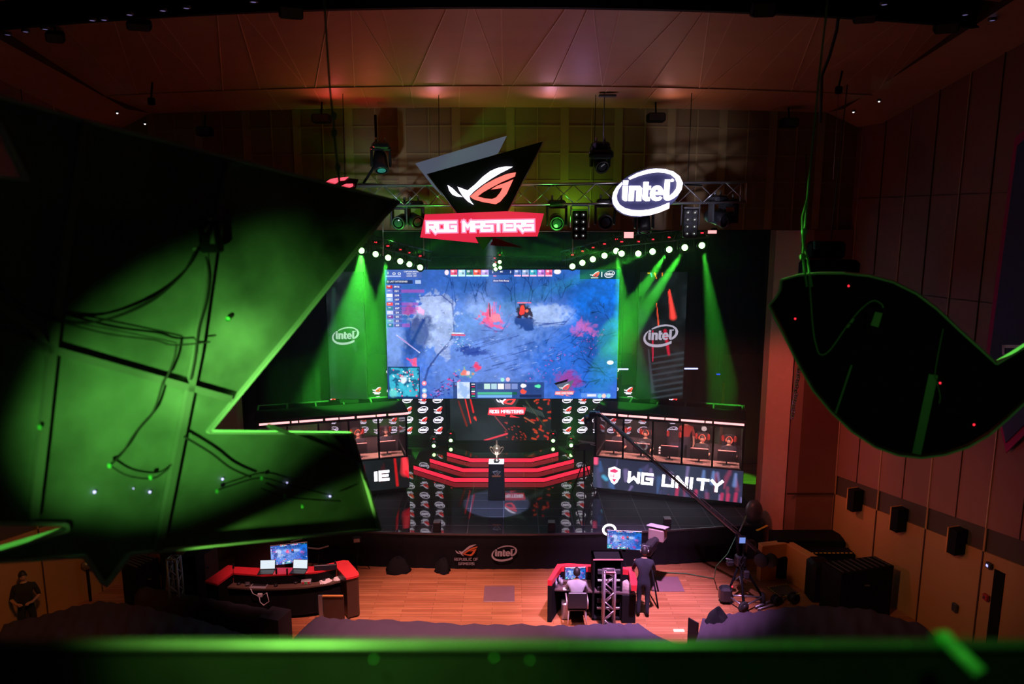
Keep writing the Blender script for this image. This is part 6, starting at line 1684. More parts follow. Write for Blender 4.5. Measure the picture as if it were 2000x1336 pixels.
tv('computer_monitor', 'computer monitor on the right control desk showing the game', 'monitor', (A.x, A.y, 0), (B.x, B.y, 0), zb + .1, stand=False, top=.76)
p = Z(1116, 1151, .78); t = thing('keyboard', 'pale keyboard on the right control desk before the monitor', 'keyboard', (p.x, p.y, .762), -.05)
m = MB(); m.rbox((0, 0, .012), (.42, .14, .022), DGREY, .006); m.obj('casing', t, True)
m = MB()
for r_ in range(4):
    for k in range(12): m.box((-.19 + k * .0335, .045 - r_ * .03, .026), (.028, .024, .008), WHITE)
o = m.obj('keys', t, True); o['kind'] = 'stuff'
for q, lb in (((1093, 1133), 'rear'), ((1086, 1140), 'front'), ((1097, 1137), 'right')):
    p = Z(*q, .86); t = thing('water_bottle', 'small clear bottle on the left end of the right desk, %s of three' % lb, 'bottle', (p.x, p.y, .76), 0, 'bottles on the right desk')
    m = MB(); m.lathe([(.001, 0), (.035, 0), (.036, .14), (.016, .18), (.014, .2)], (0, 0, 0), mat('clear_plastic', (.5, .55, .6), .15), 10); m.obj('body', t, True)
    m = MB(); m.lathe([(.016, .2), (.016, .22), (.001, .22)], (0, 0, 0), mat('blue_cap', (.1, .15, .5), .4), 8); m.obj('cap', t, True)
p = Z(1222, 1142, .85); lump('plastic_bag', 'crumpled pale plastic bag on the right end of the right desk', 'bag', (p.x, p.y, 0), (.14, .12, .2), mat('bag_plastic', (.45, .36, .32), .35), 4).location.z = .76
p = Z(1228, 1144, .85); t = thing('water_bottle', 'blue-capped bottle beside the crumpled bag on the right desk', 'bottle', (p.x + .05, p.y - .1, .76))
m = MB(); m.lathe([(.001, 0), (.035, 0), (.036, .14), (.016, .18), (.014, .2)], (0, 0, 0), mat('clear_plastic', (.5, .55, .6), .15), 10); m.obj('body', t, True)
m = MB(); m.lathe([(.016, .2), (.016, .22), (.001, .22)], (0, 0, 0), mat('blue_cap', (.1, .15, .5), .4), 8); m.obj('cap', t, True)
# tall black rack with a small truss tower before it
g = Z(1187, 1212, 0); t = thing('equipment_rack', 'tall black open rack standing in front of the right desk', 'rack', (g.x, g.y, 0))
a = D(1158.5, 1092, g.y); b = D(1217, 1094, g.y); ztop = a.z; w_ = b.x - a.x
m = MB(); m.bb((a.x, g.y, .03), (a.x + .05, g.y + .45, ztop), MATTE); m.bb((b.x - .05, g.y, .03), (b.x, g.y + .45, ztop), MATTE); m.bb((a.x, g.y + .40, .03), (b.x, g.y + .45, ztop), MATTE); m.bb((a.x, g.y, 0), (b.x, g.y + .45, .06), MATTE); m.bb((a.x, g.y, ztop - .04), (b.x, g.y + .45, ztop), MATTE); m.obj('frame', t)
m = MB(); m.bb((a.x, g.y - .012, ztop - .03), (b.x, g.y + .01, ztop), mat('pink_edge', (0.75, 0.30, 0.28), 0.4)); m.obj('top_strip', t)
for i, (z, mt) in enumerate(((1.25, DGREY), (1.02, GREY), (.8, BLACK), (.5, BLACK), (.3, GREY))):
    m = MB(); m.rbox((g.x + .02, g.y + .2, z), (w_ * .8, .34, .06 if mt is GREY else .12), mt, .01); m.obj('unit', t)
g2 = Z(1187, 1221, 0); t = thing('truss_tower', 'short silver truss tower in front of the black rack', 'truss tower', (g2.x, g2.y, 0))
m = MB(); truss(m, (g2.x, g2.y - .05, .02), (g2.x, g2.y - .05, 1.42), .25, 3, mat('tower_steel', (0.36, 0.30, 0.33), 0.4, 0.6), .03, up=(0, 1, 0)); m.obj('truss_frame', t)
m = MB(); m.rbox((g2.x, g2.y - .05, .02), (.42, .4, .03), DGREY, .01); m.obj('base_plate', t)
m = MB(); m.tube([(g2.x - .1, g2.y - .21, 1.47), (g2.x + .1, g2.y - .21, 1.47)], .02, mat('pink_edge', (0.75, 0.30, 0.28), 0.4), 6); m.obj('top_rung', t)
# chair and seated operator
g = Z(1126, 1221, 0); t = thing('office_chair', 'black chair with pale arms at the right control desk', 'chair', (g.x, g.y + .1, 0), pi)
m = MB(); m.rbox((0, 0, .46), (.46, .46, .07), PLAST, .03); m.obj('seat', t, True)
m = MB(); m.rbox((0, .24, .72), (.46, .05, .42), PLAST, .03); m.obj('backrest', t, True)
for s in (-1, 1):
    m = MB(); m.tube([(s * .25, .22, .5), (s * .25, .22, .70), (s * .25, -.12, .70)], .02, mat('chair_arm', (0.6, 0.5, 0.48), 0.35, 0.5), 8); m.obj('armrest', t, True)
    for q in (-1, 1): m = MB(); m.tube([(s * .2, q * .2, .44), (s * .23, q * .24, .02)], .016, mat('chair_arm', (0.6, 0.5, 0.48), 0.35, 0.5), 6); m.obj('leg', t, True)
person('person', 'seated person in a grey shirt seen from behind at the right desk', joints_sit(.10, .46, .76), outfit(GSHIRT, NAVY, GSHIRT, SKIN), (g.x, g.y + .12, -.03), pi - .1)
p = Z(1105, 1195, .2); o = MB(); o.rbox((p.x, p.y + .1, .22), (.2, .3, .44), GREY, .03); o = o.obj('computer_tower'); tag(o, 'pale grey computer box on the floor left of the seated person', 'computer')
# television on a stand behind the desk, and ring lamp
zb = 1.32; A = Z(1186, 1071, zb); B = Z(1251, 1075, zb)
A.y = B.y = 17.35; A = D(1186, 1071, 17.4); B = D(1252, 1075, 17.3)
tv('television', 'large television on a tall stand behind the right desk showing the game', 'television', (A.x, A.y, 0), (B.x, B.y, 0), A.z, .0)
p = D(1190, 1035, 17.9); t = thing('ring_lamp', 'bright white lamp glowing behind the corner of the right television', 'lamp', (p.x, p.y, 0))
m = MB(); c_ = Vector((0, 0, p.z)); pts = [c_ + Vector((.16 * cos(a), 0, .14 * sin(a))) for a in [2 * pi * i / 24 for i in range(25)]]
m.tube(pts, .03, LED_W, 8, False); m.obj('ring', t, True)
m = MB(); m.tube([(0, 0, .3), (0, 0, p.z - .14)], .02, MATTE, 6); m.obj('pole', t, True)
for k in range(3): a = 2 * pi * k / 3; m = MB(); m.tube([(0, 0, .6), (.4 * cos(a), .4 * sin(a), .02)], .015, MATTE, 6); m.obj('leg', t, True)
# camera on tripod with its operator
g = Z(1258, 1209, 0)
person('person', 'standing camera operator in black with headphones seen from behind', joints_stand(.07, .11, 'camera'), outfit(BLUESH, NAVY, BLUESH, SKIN, RUBBER), (g.x - .02, g.y + .1, 0), pi - .15, headset=GREY, hair=HAIR, nod=.15)
cx, cy = g.x + .28, g.y + .95
t = thing('broadcast_camera', 'large studio camera with a pale hood in front of the standing operator', 'camera', (cx, cy, 0), pi - .5)
M = Matrix.Rotation(0, 3, 'Z')
m = MB(); m.rbox((0, 0, 1.42), (.22, .55, .26), PLAST, .03); m.tube([(0, -.28, 1.42), (0, -.52, 1.42)], [.09, .11], PLAST, 12); m.obj('body', t, True)
m = MB(); m.rbox((0, -.62, 1.55), (.42, .34, .34), mat('hood_tan', (0.34, 0.24, 0.22), 0.6), .03); m.box((0, -.64, 1.74), (.50, .40, .02), mat('hood_pale', (0.62, 0.58, 0.66), 0.5), Matrix.Rotation(.25, 3, 'X')); m.obj('prompter_hood', t, True)
m = MB(); m.rbox((0, .32, 1.55), (.24, .14, .16), PLAST, .02); m.obj('viewfinder', t, True)
m = MB(); m.tube([(0, 0, .75), (0, 0, 1.29)], .05, MATTE, 8); m.rbox((0, 0, 1.26), (.2, .24, .08), MATTE, .02); m.tube([(.08, .05, 1.26), (.16, .55, 1.1)], .012, GREY, 6); m.obj('head', t, True)
for k in range(3):
    a = 2 * pi * k / 3 + .3; m = MB(); m.tube([(.05 * cos(a), .05 * sin(a), 1.1), (.5 * cos(a), .5 * sin(a), .02)], .022, MATTE, 6); m.obj('leg', t, True)
# stage camera on a tripod, left of the right booth
p = Z(1140, 968, SZ); t = thing('stage_camera', 'camera on a slim tripod standing on the stage left of the right booth', 'camera', (p.x, p.y, SZ))
m = MB(); m.rbox((0, 0, 1.62), (.36, .16, .2), PLAST, .02); m.tube([(-.18, -.02, 1.62), (-.36, -.06, 1.62)], .06, PLAST, 10); m.obj('body', t, True)
m = MB(); m.bar((-.2, 0, 1.80), (.32, 0, 1.72), .03, .03, SILVER); m.bar((-.1, .06, 1.74), (.34, .02, 1.64), .02, .02, SILVER); m.obj('handle', t, True)
m = MB(); m.tube([(0, 0, .5), (0, 0, 1.52)], .03, MATTE, 8); m.obj('pole', t, True)
for k in range(3):
    a = 2 * pi * k / 3 + .5; m = MB(); m.tube([(0, 0, 1.2), (.42 * cos(a), .42 * sin(a), .01)], .018, MATTE, 6); m.obj('leg', t, True)

# ---------- jib crane
pv = D(1440, 1042, 17.3); hd = D(1168, 806, 20.6)
g = Vector((pv.x + .12, pv.y, 0))
t = thing('camera_crane', 'long camera crane reaching from a wheeled tripod up to the right booth', 'camera crane', tuple(g))
m = MB(); d = (hd - pv).normalized(); up = Vector((0, 0, 1)); bk = pv - d * .9
m.tube([bk, hd], [.045, .03], mat('crane_metal', (0.16, 0.13, 0.12), 0.35, 0.7), 8)
m.tube([pv + Vector((0, 0, .12)), hd + Vector((0, 0, .06))], .010, GREY, 6)
for i in range(1, 12):
    c = pv.lerp(hd, i / 12); m.bar(c, c + Vector((0, 0, .11 - .004 * i)), .02, .02, GREY)
m.tube([pv - Vector((0, 0, .10)), hd - Vector((0, 0, .05))], .008, MATTE, 6)
m.obj('boom', t)
m = MB(); m.rbox(hd + Vector((-.14, 0, -.04)), (.26, .22, .16), PLAST, .03); m.rbox(hd + Vector((-.3, -.02, -.22)), (.22, .34, .26), PLAST, .04); m.tube([hd + Vector((-.3, -.18, -.22)), hd + Vector((-.3, -.36, -.26))], .06, PLAST, 10); m.tube([hd + Vector((-.1, 0, 0)), hd + Vector((-.12, 0, -.5))], .025, GREY, 6); m.ball(hd + Vector((-.34, -.18, -.1)), .03, YELLOW, 8); m.obj('camera_head', t)
m = MB(); m.box(hd + Vector((-.02, -.1, .02)), (.12, .1, .05), WHITE); m.obj('camera_plate', t)
for i, s in enumerate((-.12, .12)):
    m = MB(); c = bk + Vector((s, 0, -.05)); m.lathe([(.001, -.05), (.17, -.05), (.17, .05), (.001, .05)], c, RUBBER, 20, Matrix.Rotation(atan2(d.y, d.x), 3, 'Z') @ Matrix.Rotation(R(90), 3, 'X')); m.obj('counterweight', t)
m = MB(); m.bar(pv + Vector((.05, 0, .05)), pv + Vector((.38, .5, .26)), .03, .03, SILVER); m.bar(pv + Vector((.36, .48, .26)), pv + Vector((.36, .48, .05)), .03, .03, GREY); m.obj('control_handle', t)
m = MB(); mp_ = D(1449, 1054, 17.1); m.rbox(mp_, (.2, .08, .2), PLAST, .02); q = m.obj('crane_monitor', t)
m = MB(); m.box(mp_ + Vector((-.0, -.045, 0)), (.15, .006, .15), emis('crane_display', (.18, .28, .75), 1.0)); m.obj('display', q)
m = MB(); m.tube([(g.x, g.y, .9), (pv.x, pv.y, pv.z)], .06, MATTE, 10); m.rbox((g.x, g.y, 1.0), (.26, .26, .3), PLAST, .04); m.rbox((g.x + .25, g.y + .1, 1.25), (.3, .25, .5), PLAST, .05); m.obj('column', t)
for i, (q, lb) in enumerate((((1452, 1190), 0), ((1489, 1172), 1), ((1420, 1168), 2))):
    f = Z(*q, 0.1); m = MB(); m.tube([(g.x, g.y, 1.0), (f.x, f.y, .18)], .03, MATTE, 8); m.tube([(g.x, g.y, .55), ((f.x + g.x) / 2, (f.y + g.y) / 2, .5)], .02, GREY, 6); m.obj('leg', t)
    m = MB(); m.lathe([(.001, -.05), (.05, -.05), (.06, -.03), (.13, -.045), (.15, -.02), (.15, .02), (.13, .045), (.06, .03), (.05, .05), (.001, .05)], (f.x, f.y, .15), RUBBER, 18, Matrix.Rotation(.4 + i, 3, 'Z') @ Matrix.Rotation(R(90), 3, 'X')); m.obj('wheel', t)
f = [Z(*q, .12) for q in ((1452, 1190), (1489, 1172), (1420, 1168))]
m = MB()
for a, b in ((0, 1), (1, 2), (2, 0)): m.tube([f[a] + Vector((0, 0, .08)), f[b] + Vector((0, 0, .08))], .022, GREY, 6)
m.rbox(f[2] + Vector((-.05, 0, .12)), (.3, .3, .4), PLAST, .06); m.obj('dolly_frame', t)
m = MB(); m.ball(f[2] + Vector((.05, -.2, .42)), .022, REDLED, 8); m.obj('status_light', t)
m = MB(); r_ = random.Random(5)
for k in range(4):
    q0 = g + Vector((r_.uniform(-.1, .1), -.12, 1.2 - k * .18)); m.tube([q0, q0 + Vector((-.12, -.08, -.12)), q0 + Vector((-.05, -.1, -.3)), q0 + Vector((.05, -.02, -.42))], .012, RUBBER, 6)
m.tube([pv, pv + Vector((-.25, -.1, -.5)), pv + Vector((-.5, 0, -.9)), Z(1395, 1130, .03), Z(1340, 1120, .03), Z(1290, 1118, .03)], .012, mat('green_cable', (.04, .16, .06), .6), 6)
m.obj('cable', t)
m = MB(); m.rbox((g.x - .28, g.y - .05, .95), (.18, .14, .12), PLAST, .02); m.rbox((g.x + .1, g.y - .22, .72), (.14, .1, .2), DGREY, .02); m.tube([(g.x - .18, g.y, 1.0), (g.x - .42, g.y - .15, 1.12)], .015, SILVER, 6); m.obj('control_box', t)
# reels and tools beside the crane
for q, rr, lb in (((1500, 1108), .26, 'large black cable reel standing behind the crane'), ((1516, 1172), .13, 'small black cable coil on the floor near the seat cloth'), ((1550, 1168), .14, 'small black cable coil farther right on the floor')):
    p = Z(*q, rr); t = thing('cable_reel', lb, 'cable reel', (p.x, p.y, 0), .3)
    Mr = Matrix.Rotation(R(90), 3, 'X')
    for s in (-1, 1): m = MB(); m.lathe([(rr * .3, s * .07 - .01), (rr, s * .07 - .01), (rr, s * .07 + .01), (rr * .3, s * .07 + .01)], (0, 0, rr), PLAST, 20, Mr); m.obj('flange', t, True)
    m = MB(); m.lathe([(rr * .75, -.06), (rr * .8, 0), (rr * .75, .06)], (0, 0, rr), RUBBER, 20, Mr); m.tube([(-.1, .0, rr * .1), (0, 0, rr), (.02, .0, rr * 1.3)], .01, GREY, 6); m.obj('cable', t, True)
p = Z(1530, 1155, 0); t = thing('taped_board', 'dark square board with yellow tape edges on the floor by the parapet', 'board', (p.x, p.y, 0), .3)
m = MB(); m.rbox((0, 0, .012), (.62, .55, .024), mat('board_grey', (0.09, 0.08, 0.06), 0.6), .005); m.obj('board', t, True)
m = MB()
for i in range(8):
    for s in (-1, 1): m.box((-.28 + i * .08, s * .26, .027), (.045, .03, .004), YELLOW)
for i in range(6):
    m.box((-.295, -.2 + i * .08, .027), (.03, .045, .004), YELLOW)
m.obj('tape', t, True)
o = MB(); o.tube([Z(1475, 1186, .05), Z(1500, 1176, .05), Z(1530, 1162, .05)], .03, GREY, 6); o.tube([Z(1480, 1190, .04), Z(1512, 1181, .04), Z(1550, 1160, .04)], .025, GREY, 6)
for i in range(5): o.tube([Z(1482 + i * 14, 1185 - i * 5, .045), Z(1487 + i * 14, 1190 - i * 5, .045)], .015, GREY, 6)
o = o.obj('dolly_track'); tag(o, 'short silver track piece lying between the crane wheels and coils', 'track')

# ---------- right side: stage steps, parapet, speakers
m = MB(); t = thing('side_steps', 'black steps with yellow tape leading from the stage to the floor', 'steps', (8.2, 18, 0))
m.prism([(7.22, 18.3), (7.22, 19.0), (9.15, 19.0), (9.0, 18.3)], (0, 0, 0), (1, 0, 0), (0, 1, 0), SZ, MATTE); m.obj('landing', t)
for i in range(4):
    z = SZ - (i + 1) * .21; y = 18.3 - i * .32
    m = MB(); m.bb((7.95, y - .32, 0), (9.15, y, z), MATTE); s_o = m.obj('step', t)
    m = MB()
    if i in (0, 2):
        for k in range(10): m.bb((8.0 + k * .115, y - .33, z), (8.07 + k * .115, y - .29, z + .006), YELLOW)
        m.obj('tape', s_o)
m = MB(); a = Z(1478, 1037, SZ); b = Z(1499, 1027, SZ); m.bar(a + Vector((0, 0, .01)), b + Vector((0, 0, .01)), .07, .012, YELLOW); m.obj('edge_tape', t)
zt = 1.0; P = [Z(1485, 1065, zt), Z(1538, 1059, zt), Z(1610, 1101, zt)]
t = thing('wooden_parapet', 'orange plywood parapet wall bending beside the black steps', 'parapet', (P[1].x, P[1].y, 0))
m = MB()
for a, b in zip(P, P[1:]):
    d = (b - a); d.z = 0; n = Vector((-d.y, d.x, 0)).normalized() * .09
    q = [a + n, b + n, b - n, a - n]; m.prism([(v.x, v.y) for v in q], (0, 0, 0), (1, 0, 0), (0, 1, 0), zt, PLY)
m.obj('panel', t)
m = MB()
for a, b in zip(P, P[1:]): m.bar(a + Vector((0, 0, .01)), b + Vector((0, 0, .01)), .22, .03, mat('ply_cap', (0.75, 0.36, 0.12), 0.5))
m.obj('cap_rail', t)
p = Z(1528, 1130, 0); o = MB(); o.rbox((p.x + .1, p.y + .15, .32), (.75, .4, .64), MATTE, .04); o = o.obj('storage_box'); tag(o, 'black box standing against the orange parapet', 'box')
case3('speaker_stack', 'big black loudspeaker stack with a ribbed top against the right wall', 'speaker', [(1606, 1098), (1708, 1086), (1746, 1105), (1644, 1121)], 1.32, MATTE, slats=9)
bpy.data.objects['top_slats.001'].data.materials[0] = DGREY
p = Z(1612, 1150, .4); o = MB(); o.rbox((p.x - .12, p.y + .2, .55), (.5, .5, 1.1), BLACK, .08); o = o.obj('speaker_cabinet'); tag(o, 'black rounded cabinet between the parapet and the loudspeaker stack', 'cabinet')
p = Z(1497, 985, SZ + .3); o = MB(); o.ball((6.95, 19.5, SZ + .35), .3, mat('dark_round', (.05, .05, .06), .4), 16, (.8, .8, 1.1)); o.tube([(6.95, 19.5, SZ), (6.95, 19.5, SZ + .2)], .2, BLACK, 12); o = o.obj('covered_lamp'); tag(o, 'round dark covered lamp on the stage beside the column', 'lamp')

# ---------- people on the left
g = D(45, 1165, 15.2); person('person', 'person in a black shirt standing against the orange left wall', joints_stand(0, .14, 'hold'), outfit(BSHIRT, NAVY), (g.x + .05, 15.2, 0), .5, look=.3, nod=.2)
g = D(312, 1120, 17.0); person('person', 'person in dark clothes seen from behind between the black cases', joints_stand(.12, .1, 'down'), outfit(BSHIRT, BSHIRT), (g.x, 17.3, 0), 2.9, nod=.6)

# ---------- plum cloths over the seat rows
def cloth(label, far, near, zf, zn, seed, skirt=True):
    # far / near: pixel guide lines of the far and near edges, resolved at heights zf, zn
    F = [Z(*q, zf) for q in far]; N = [Z(*q, zn) for q in near]
    nu, nv = 60, 16; r = random.Random(seed); vs = []
    def samp(L, u):
        f = u * (len(L) - 1); i = min(int(f), len(L) - 2); return L[i].lerp(L[i + 1], f - i)
    ph = [r.uniform(0, 6) for _ in range(6)]
    for i in range(nu + 1):
        u = i / nu; a = samp(F, u); b = samp(N, u)
        for j in range(nv + 1):
            v = j / nv; p = a.lerp(b, v)
            z = .014 * sin(u * 23 + ph[0] + v * 2) + .03 * sin(u * 61 + ph[1] - v * 5) * (.3 + v) + .04 * sin(v * 9 + ph[2] + u * 3) + .02 * sin(u * 110 + v * 11 + ph[3])
            vs.append(p + Vector((0, 0, z)))
        q = vs[-(nv + 1)].copy()
    m = MB(); k = nv + 1
    fs = [(i * k + j, i * k + j + 1, (i + 1) * k + j + 1, (i + 1) * k + j) for i in range(nu) for j in range(nv)]
    m.add(vs, fs, COVER, True)
    # skirt falling to the floor along the far edge and the two ends
    edge = [vs[i * k] for i in range(nu + 1)]
    rim = [vs[j] for j in range(nv, -1, -1)] + edge[1:] + [vs[nu * k + j] for j in range(1, nv + 1)]
    low = [Vector((p.x + .03 * sin(i * 2.3), p.y + .04 * sin(i * 1.7), .02)) for i, p in enumerate(rim)]
    m.add(rim + low, [(i, i + 1, len(rim) + i + 1, len(rim) + i) for i in range(len(rim) - 1)], COVER, True)
    o = m.obj('seat_cover'); return tag(o, label, 'cloth cover')
cloth('dark plum cloth over the seats at the lower left', [(8, 1222), (110, 1195), (200, 1172), (290, 1184), (380, 1206), (490, 1238)], [(-60, 1330), (80, 1330), (200, 1330), (300, 1330), (400, 1330), (500, 1330)], .85, 1.25, 3)
cloth('long dark plum cloth over the seats in the lower middle', [(616, 1208), (700, 1213), (900, 1221), (1060, 1224), (1180, 1219), (1246, 1215)], [(480, 1330), (650, 1330), (850, 1330), (1050, 1330), (1250, 1330), (1420, 1330)], .80, 1.2, 8)
cloth('plum cloth with folds over the seats at the lower right', [(1372, 1206), (1430, 1196), (1500, 1188), (1600, 1180), (1700, 1192), (1800, 1222)], [(1340, 1330), (1440, 1330), (1540, 1330), (1640, 1330), (1740, 1330), (1900, 1330)], .85, 1.25, 12)
p = Z(1402, 1210, .9); o = lump('rumpled_cloth', 'rumpled black cloth heaped on the left end of the right seat cloth', 'cloth', (p.x, p.y + .1, 0), (.42, .36, 1.05), CLOTHB, 9)
a = Z(1345, 1208, .8); b = Z(1364, 1219, .8); t = thing('folding_sign', 'thin dark board with a small red lamp left of the rumpled cloth', 'board', (a.x, a.y, 0))
m = MB(); m.bar(Vector((a.x, a.y, .42)), Vector((b.x, b.y, .42)), .03, .80, BLACK, up=(0, 0, 1)); m.obj('board', t)
m = MB(); m.ball((a.x + .05, a.y - .05, .3), .02, emis('tiny_red_lamp', (1, .25, .15), 4), 8); m.obj('lamp', t)
p = Z(1326, 1231, .02); o = MB(); o.rbox((p.x, p.y, .015), (.26, .09, .03), emis('floor_strip_white', (1, .7, .7), 1.3), .01); o = o.obj('floor_light'); tag(o, 'small white lit strip on the floor between the cloths', 'floor light')
# ================================================================== near: the two hanging signs seen from behind, and the rail
SGN = mat('sign_back_sheet', (0.14, 0.17, 0.14), 0.42, vary=1.7, scale=2.2)  # strong mottling paints uneven light into the sheet colour
RIM = mat('sign_rim_metal', (0.62, 0.64, 0.62), 0.45, 0.0)
RIB = mat('sign_rib', (0.22, 0.24, 0.22), 0.45, 0.3)
DARKIN = mat('right_sign_sheet', (0.004, 0.005, 0.004), 0.6, spec=0.05)
def vplane(a, b):
    n = (b - a).cross(Vector((0, 0, 1))).normalized(); return a, n
def make_sign(name, label, outline, plane, sheet, depth, extra, parent_cat='hanging sign'):
    p0, n = plane
    if n.y > 0: n = -n                                  # n points to the camera side
    P = [PL(x, y, p0, n) for x, y in outline]
    c = sum(P, Vector()) / len(P)
    t = thing(name, label, parent_cat, tuple(c))
    m = MB(); k = len(P); q = [v - n * .018 for v in P]
    m.add(P + q, [list(range(k)), list(range(2 * k - 1, k - 1, -1))] + [((i + 1) % k, i, k + i, k + (i + 1) % k) for i in range(k)], sheet); m.obj('back_sheet', t)
    m = MB()
    for i in range(k):
        a, b = P[i], P[(i + 1) % k]; d = (b - a).normalized(); s = d.cross(n) * .006
        vs = [a - n * .02 + s, b - n * .02 + s, b + n * depth + s, a + n * depth + s, a - n * .02 - s, b - n * .02 - s, b + n * depth - s, a + n * depth - s]
        m.add(vs, [(0, 1, 2, 3), (7, 6, 5, 4), (0, 4, 5, 1), (1, 5, 6, 2), (2, 6, 7, 3), (3, 7, 4, 0)], RIM)
    m.obj('rim', t)
    return t, n, p0
LP = vplane(D(0, 640, 2.75), D(775, 400, 4.5))
OUT = [(-260, 120), (165, 238), (470, 316), (775, 394), (745, 424), (575, 636), (403, 843), (683, 846), (711, 940), (738, 1033), (490, 1056), (250, 1080), (203, 1142), (163, 1086), (-300, 1120), (-300, 1104), (128, 1032), (120, 1020), (-300, 1016), (-300, 325), (48, 332), (0, 246), (-180, 232)]
OUT = [(-260, 120), (165, 238), (470, 316), (775, 394), (745, 424), (575, 636), (403, 843), (683, 846), (711, 940), (738, 1033), (490, 1056), (250, 1080), (203, 1142), (163, 1084), (-60, 1098), (-60, 1090), (128, 1034), (126, 1022), (-300, 1018), (-300, 320), (50, 352), (-6, 240), (-260, 220)]
t, n, p0 = make_sign('hanging_sign', 'huge dark sign shape with green-lit edges hanging near on the left, seen from behind', OUT, LP, SGN, .03, None)
def on(px, py, o=.02): return PL(px, py, p0, n) + n * o
for pts in ([(162, 240), (130, 440), (104, 620), (78, 860), (60, 1010)], [(444, 318), (410, 480), (380, 690), (342, 880), (304, 1072)], [(-40, 640), (105, 684), (445, 778)], [(-60, 560), (60, 640), (92, 690)]):
    m = MB()
    for a, b in zip(pts, pts[1:]): m.bar(on(*a), on(*b), .032, .032, RIB, up=n)
    m.obj('rib', t)
for pts in ([(520, 830), (640, 842), (700, 900)], [(640, 850), (690, 900)]):
    m = MB(); m.bar(on(*pts[0]), on(*pts[-1]), .02, .02, RIB, up=n); m.obj('corner_brace', t)
m = MB(); m.rbox(on(403, 462, .04), (.10, .06, .15), BLACK, .01, rot=Matrix.Rotation(atan2(-n.x, -n.y) * 0, 3, 'Z')); q = m.obj('power_supply', t)
m = MB(); a, b, c_, d_ = on(397, 443, .08), on(416, 444, .08), on(413, 476, .08), on(394, 475, .08); m.add([a, b, c_, d_, a - n * .01, b - n * .01, c_ - n * .01, d_ - n * .01], [(0, 1, 2, 3), (7, 6, 5, 4)], mat('power_label', (.5, .62, .42), .6)); m.obj('label_sticker', q)
m = MB()
for q_ in (((384, 452), (392, 440)), ((362, 487), (368, 480)), ((392, 430), (398, 425))): m.tube([on(*q_[0], .07), on(*q_[1], .07)], .006, mat('cable_ferrule', (.5, .6, .45), .5), 6)
m.obj('cable_ferrule', t)
def wire(pts, r=.004, mt=RUBBER, o=.045):
    m = MB(); P_ = [on(x, y, o) for x, y in pts]; S_ = []
    for i in range(len(P_) - 1):
        p_1 = P_[max(i - 1, 0)]; p0_, p1_ = P_[i], P_[i + 1]; p2_ = P_[min(i + 2, len(P_) - 1)]
        for k in range(6):
            u = k / 6; S_.append(.5 * ((2 * p0_) + (-p_1 + p1_) * u + (2 * p_1 - 5 * p0_ + 4 * p1_ - p2_) * u * u + (-p_1 + 3 * p0_ - 3 * p1_ + p2_) * u ** 3))
    S_.append(P_[-1]); m.tube(S_, r, mt, 6); m.obj('cable', t)
wire([(-20, 555), (30, 590), (90, 622), (150, 630), (220, 615), (300, 575), (350, 530), (372, 490)], .005)
wire([(-20, 540), (20, 585), (80, 612), (140, 626), (210, 620), (290, 585), (345, 535), (368, 495)], .004)
wire([(100, 625), (200, 650), (290, 662), (330, 672), (400, 666)], .004)
wire([(100, 622), (210, 642), (300, 660), (335, 668)], .003)
wire([(335, 670), (330, 700), (318, 730), (308, 745), (290, 800), (255, 842), (230, 880), (205, 905)], .005)
wire([(392, 500), (398, 540), (392, 590), (378, 640), (370, 700), (362, 740)], .005)
wire([(350, 850), (400, 880), (440, 910), (480, 928)], .006)
wire([(412, 955), (440, 945), (500, 930), (560, 945), (640, 965)], .004)
wire([(500, 950), (540, 965), (600, 972), (655, 975)], .004)
wire([(205, 905), (240, 925), (290, 930), (320, 910)], .004)
for i, (x, y, r_) in enumerate(((432, 935, .008), (642, 968, .010), (182, 960, .009), (290, 960, .008), (558, 942, .005), (258, 953, .004))):
    m = MB(); m.ball(on(x, y, .012), r_ * .62, emis('pinhole_light', (.55, .55, 1.0), 3.0), 8); m.obj('pinhole_light', t)
for x, y in ((413, 955), (500, 930), (545, 965), (580, 985), (203, 905), (283, 928), (67, 830)):
    m = MB(); m.rbox(on(x, y, .05), (.016, .012, .022), GREENP, .004); m.obj('cable_tie', t)
m = MB(); m.lathe([(.001, .0), (.012, .0), (.012, .012)], on(442, 622, .02), GREENP, 10, Matrix.Rotation(R(90), 3, 'X')); m.obj('bolt', t)
# its green rope up to the ceiling
def rope(name, label, pts, r, mt, cat='rope', extra=None):
    t = thing(name, label, cat, tuple(pts[0]))
    m = MB(); m.tube(pts, r, mt, 8); m.obj('line', t)
    for i, q_ in enumerate(extra or []):
        m = MB(); m.lathe([(r, -.02), (r * 2.6, -.012), (r * 2.6, .012), (r, .02)], q_, mt, 10); m.obj('clamp', t)
    return t
d_ = 4.1; rope('support_rope', 'green-lit rope holding the left hanging sign', [D(663, 362, d_), D(659, 325, d_), D(655, 285, d_), D(651, 235, d_), D(645, 180, d_), D(638, 80, d_), D(630, -60, d_), D(624, -400, d_)], .006, ROPE, extra=[D(653, 260, d_), D(660, 327, d_), D(652, 226, d_)])
rope('support_rope', 'second thin strand of green rope beside the left sign rope', [D(664, 365, d_), D(661, 325, d_), D(654, 290, d_), D(652, 225, d_)], .004, ROPE)

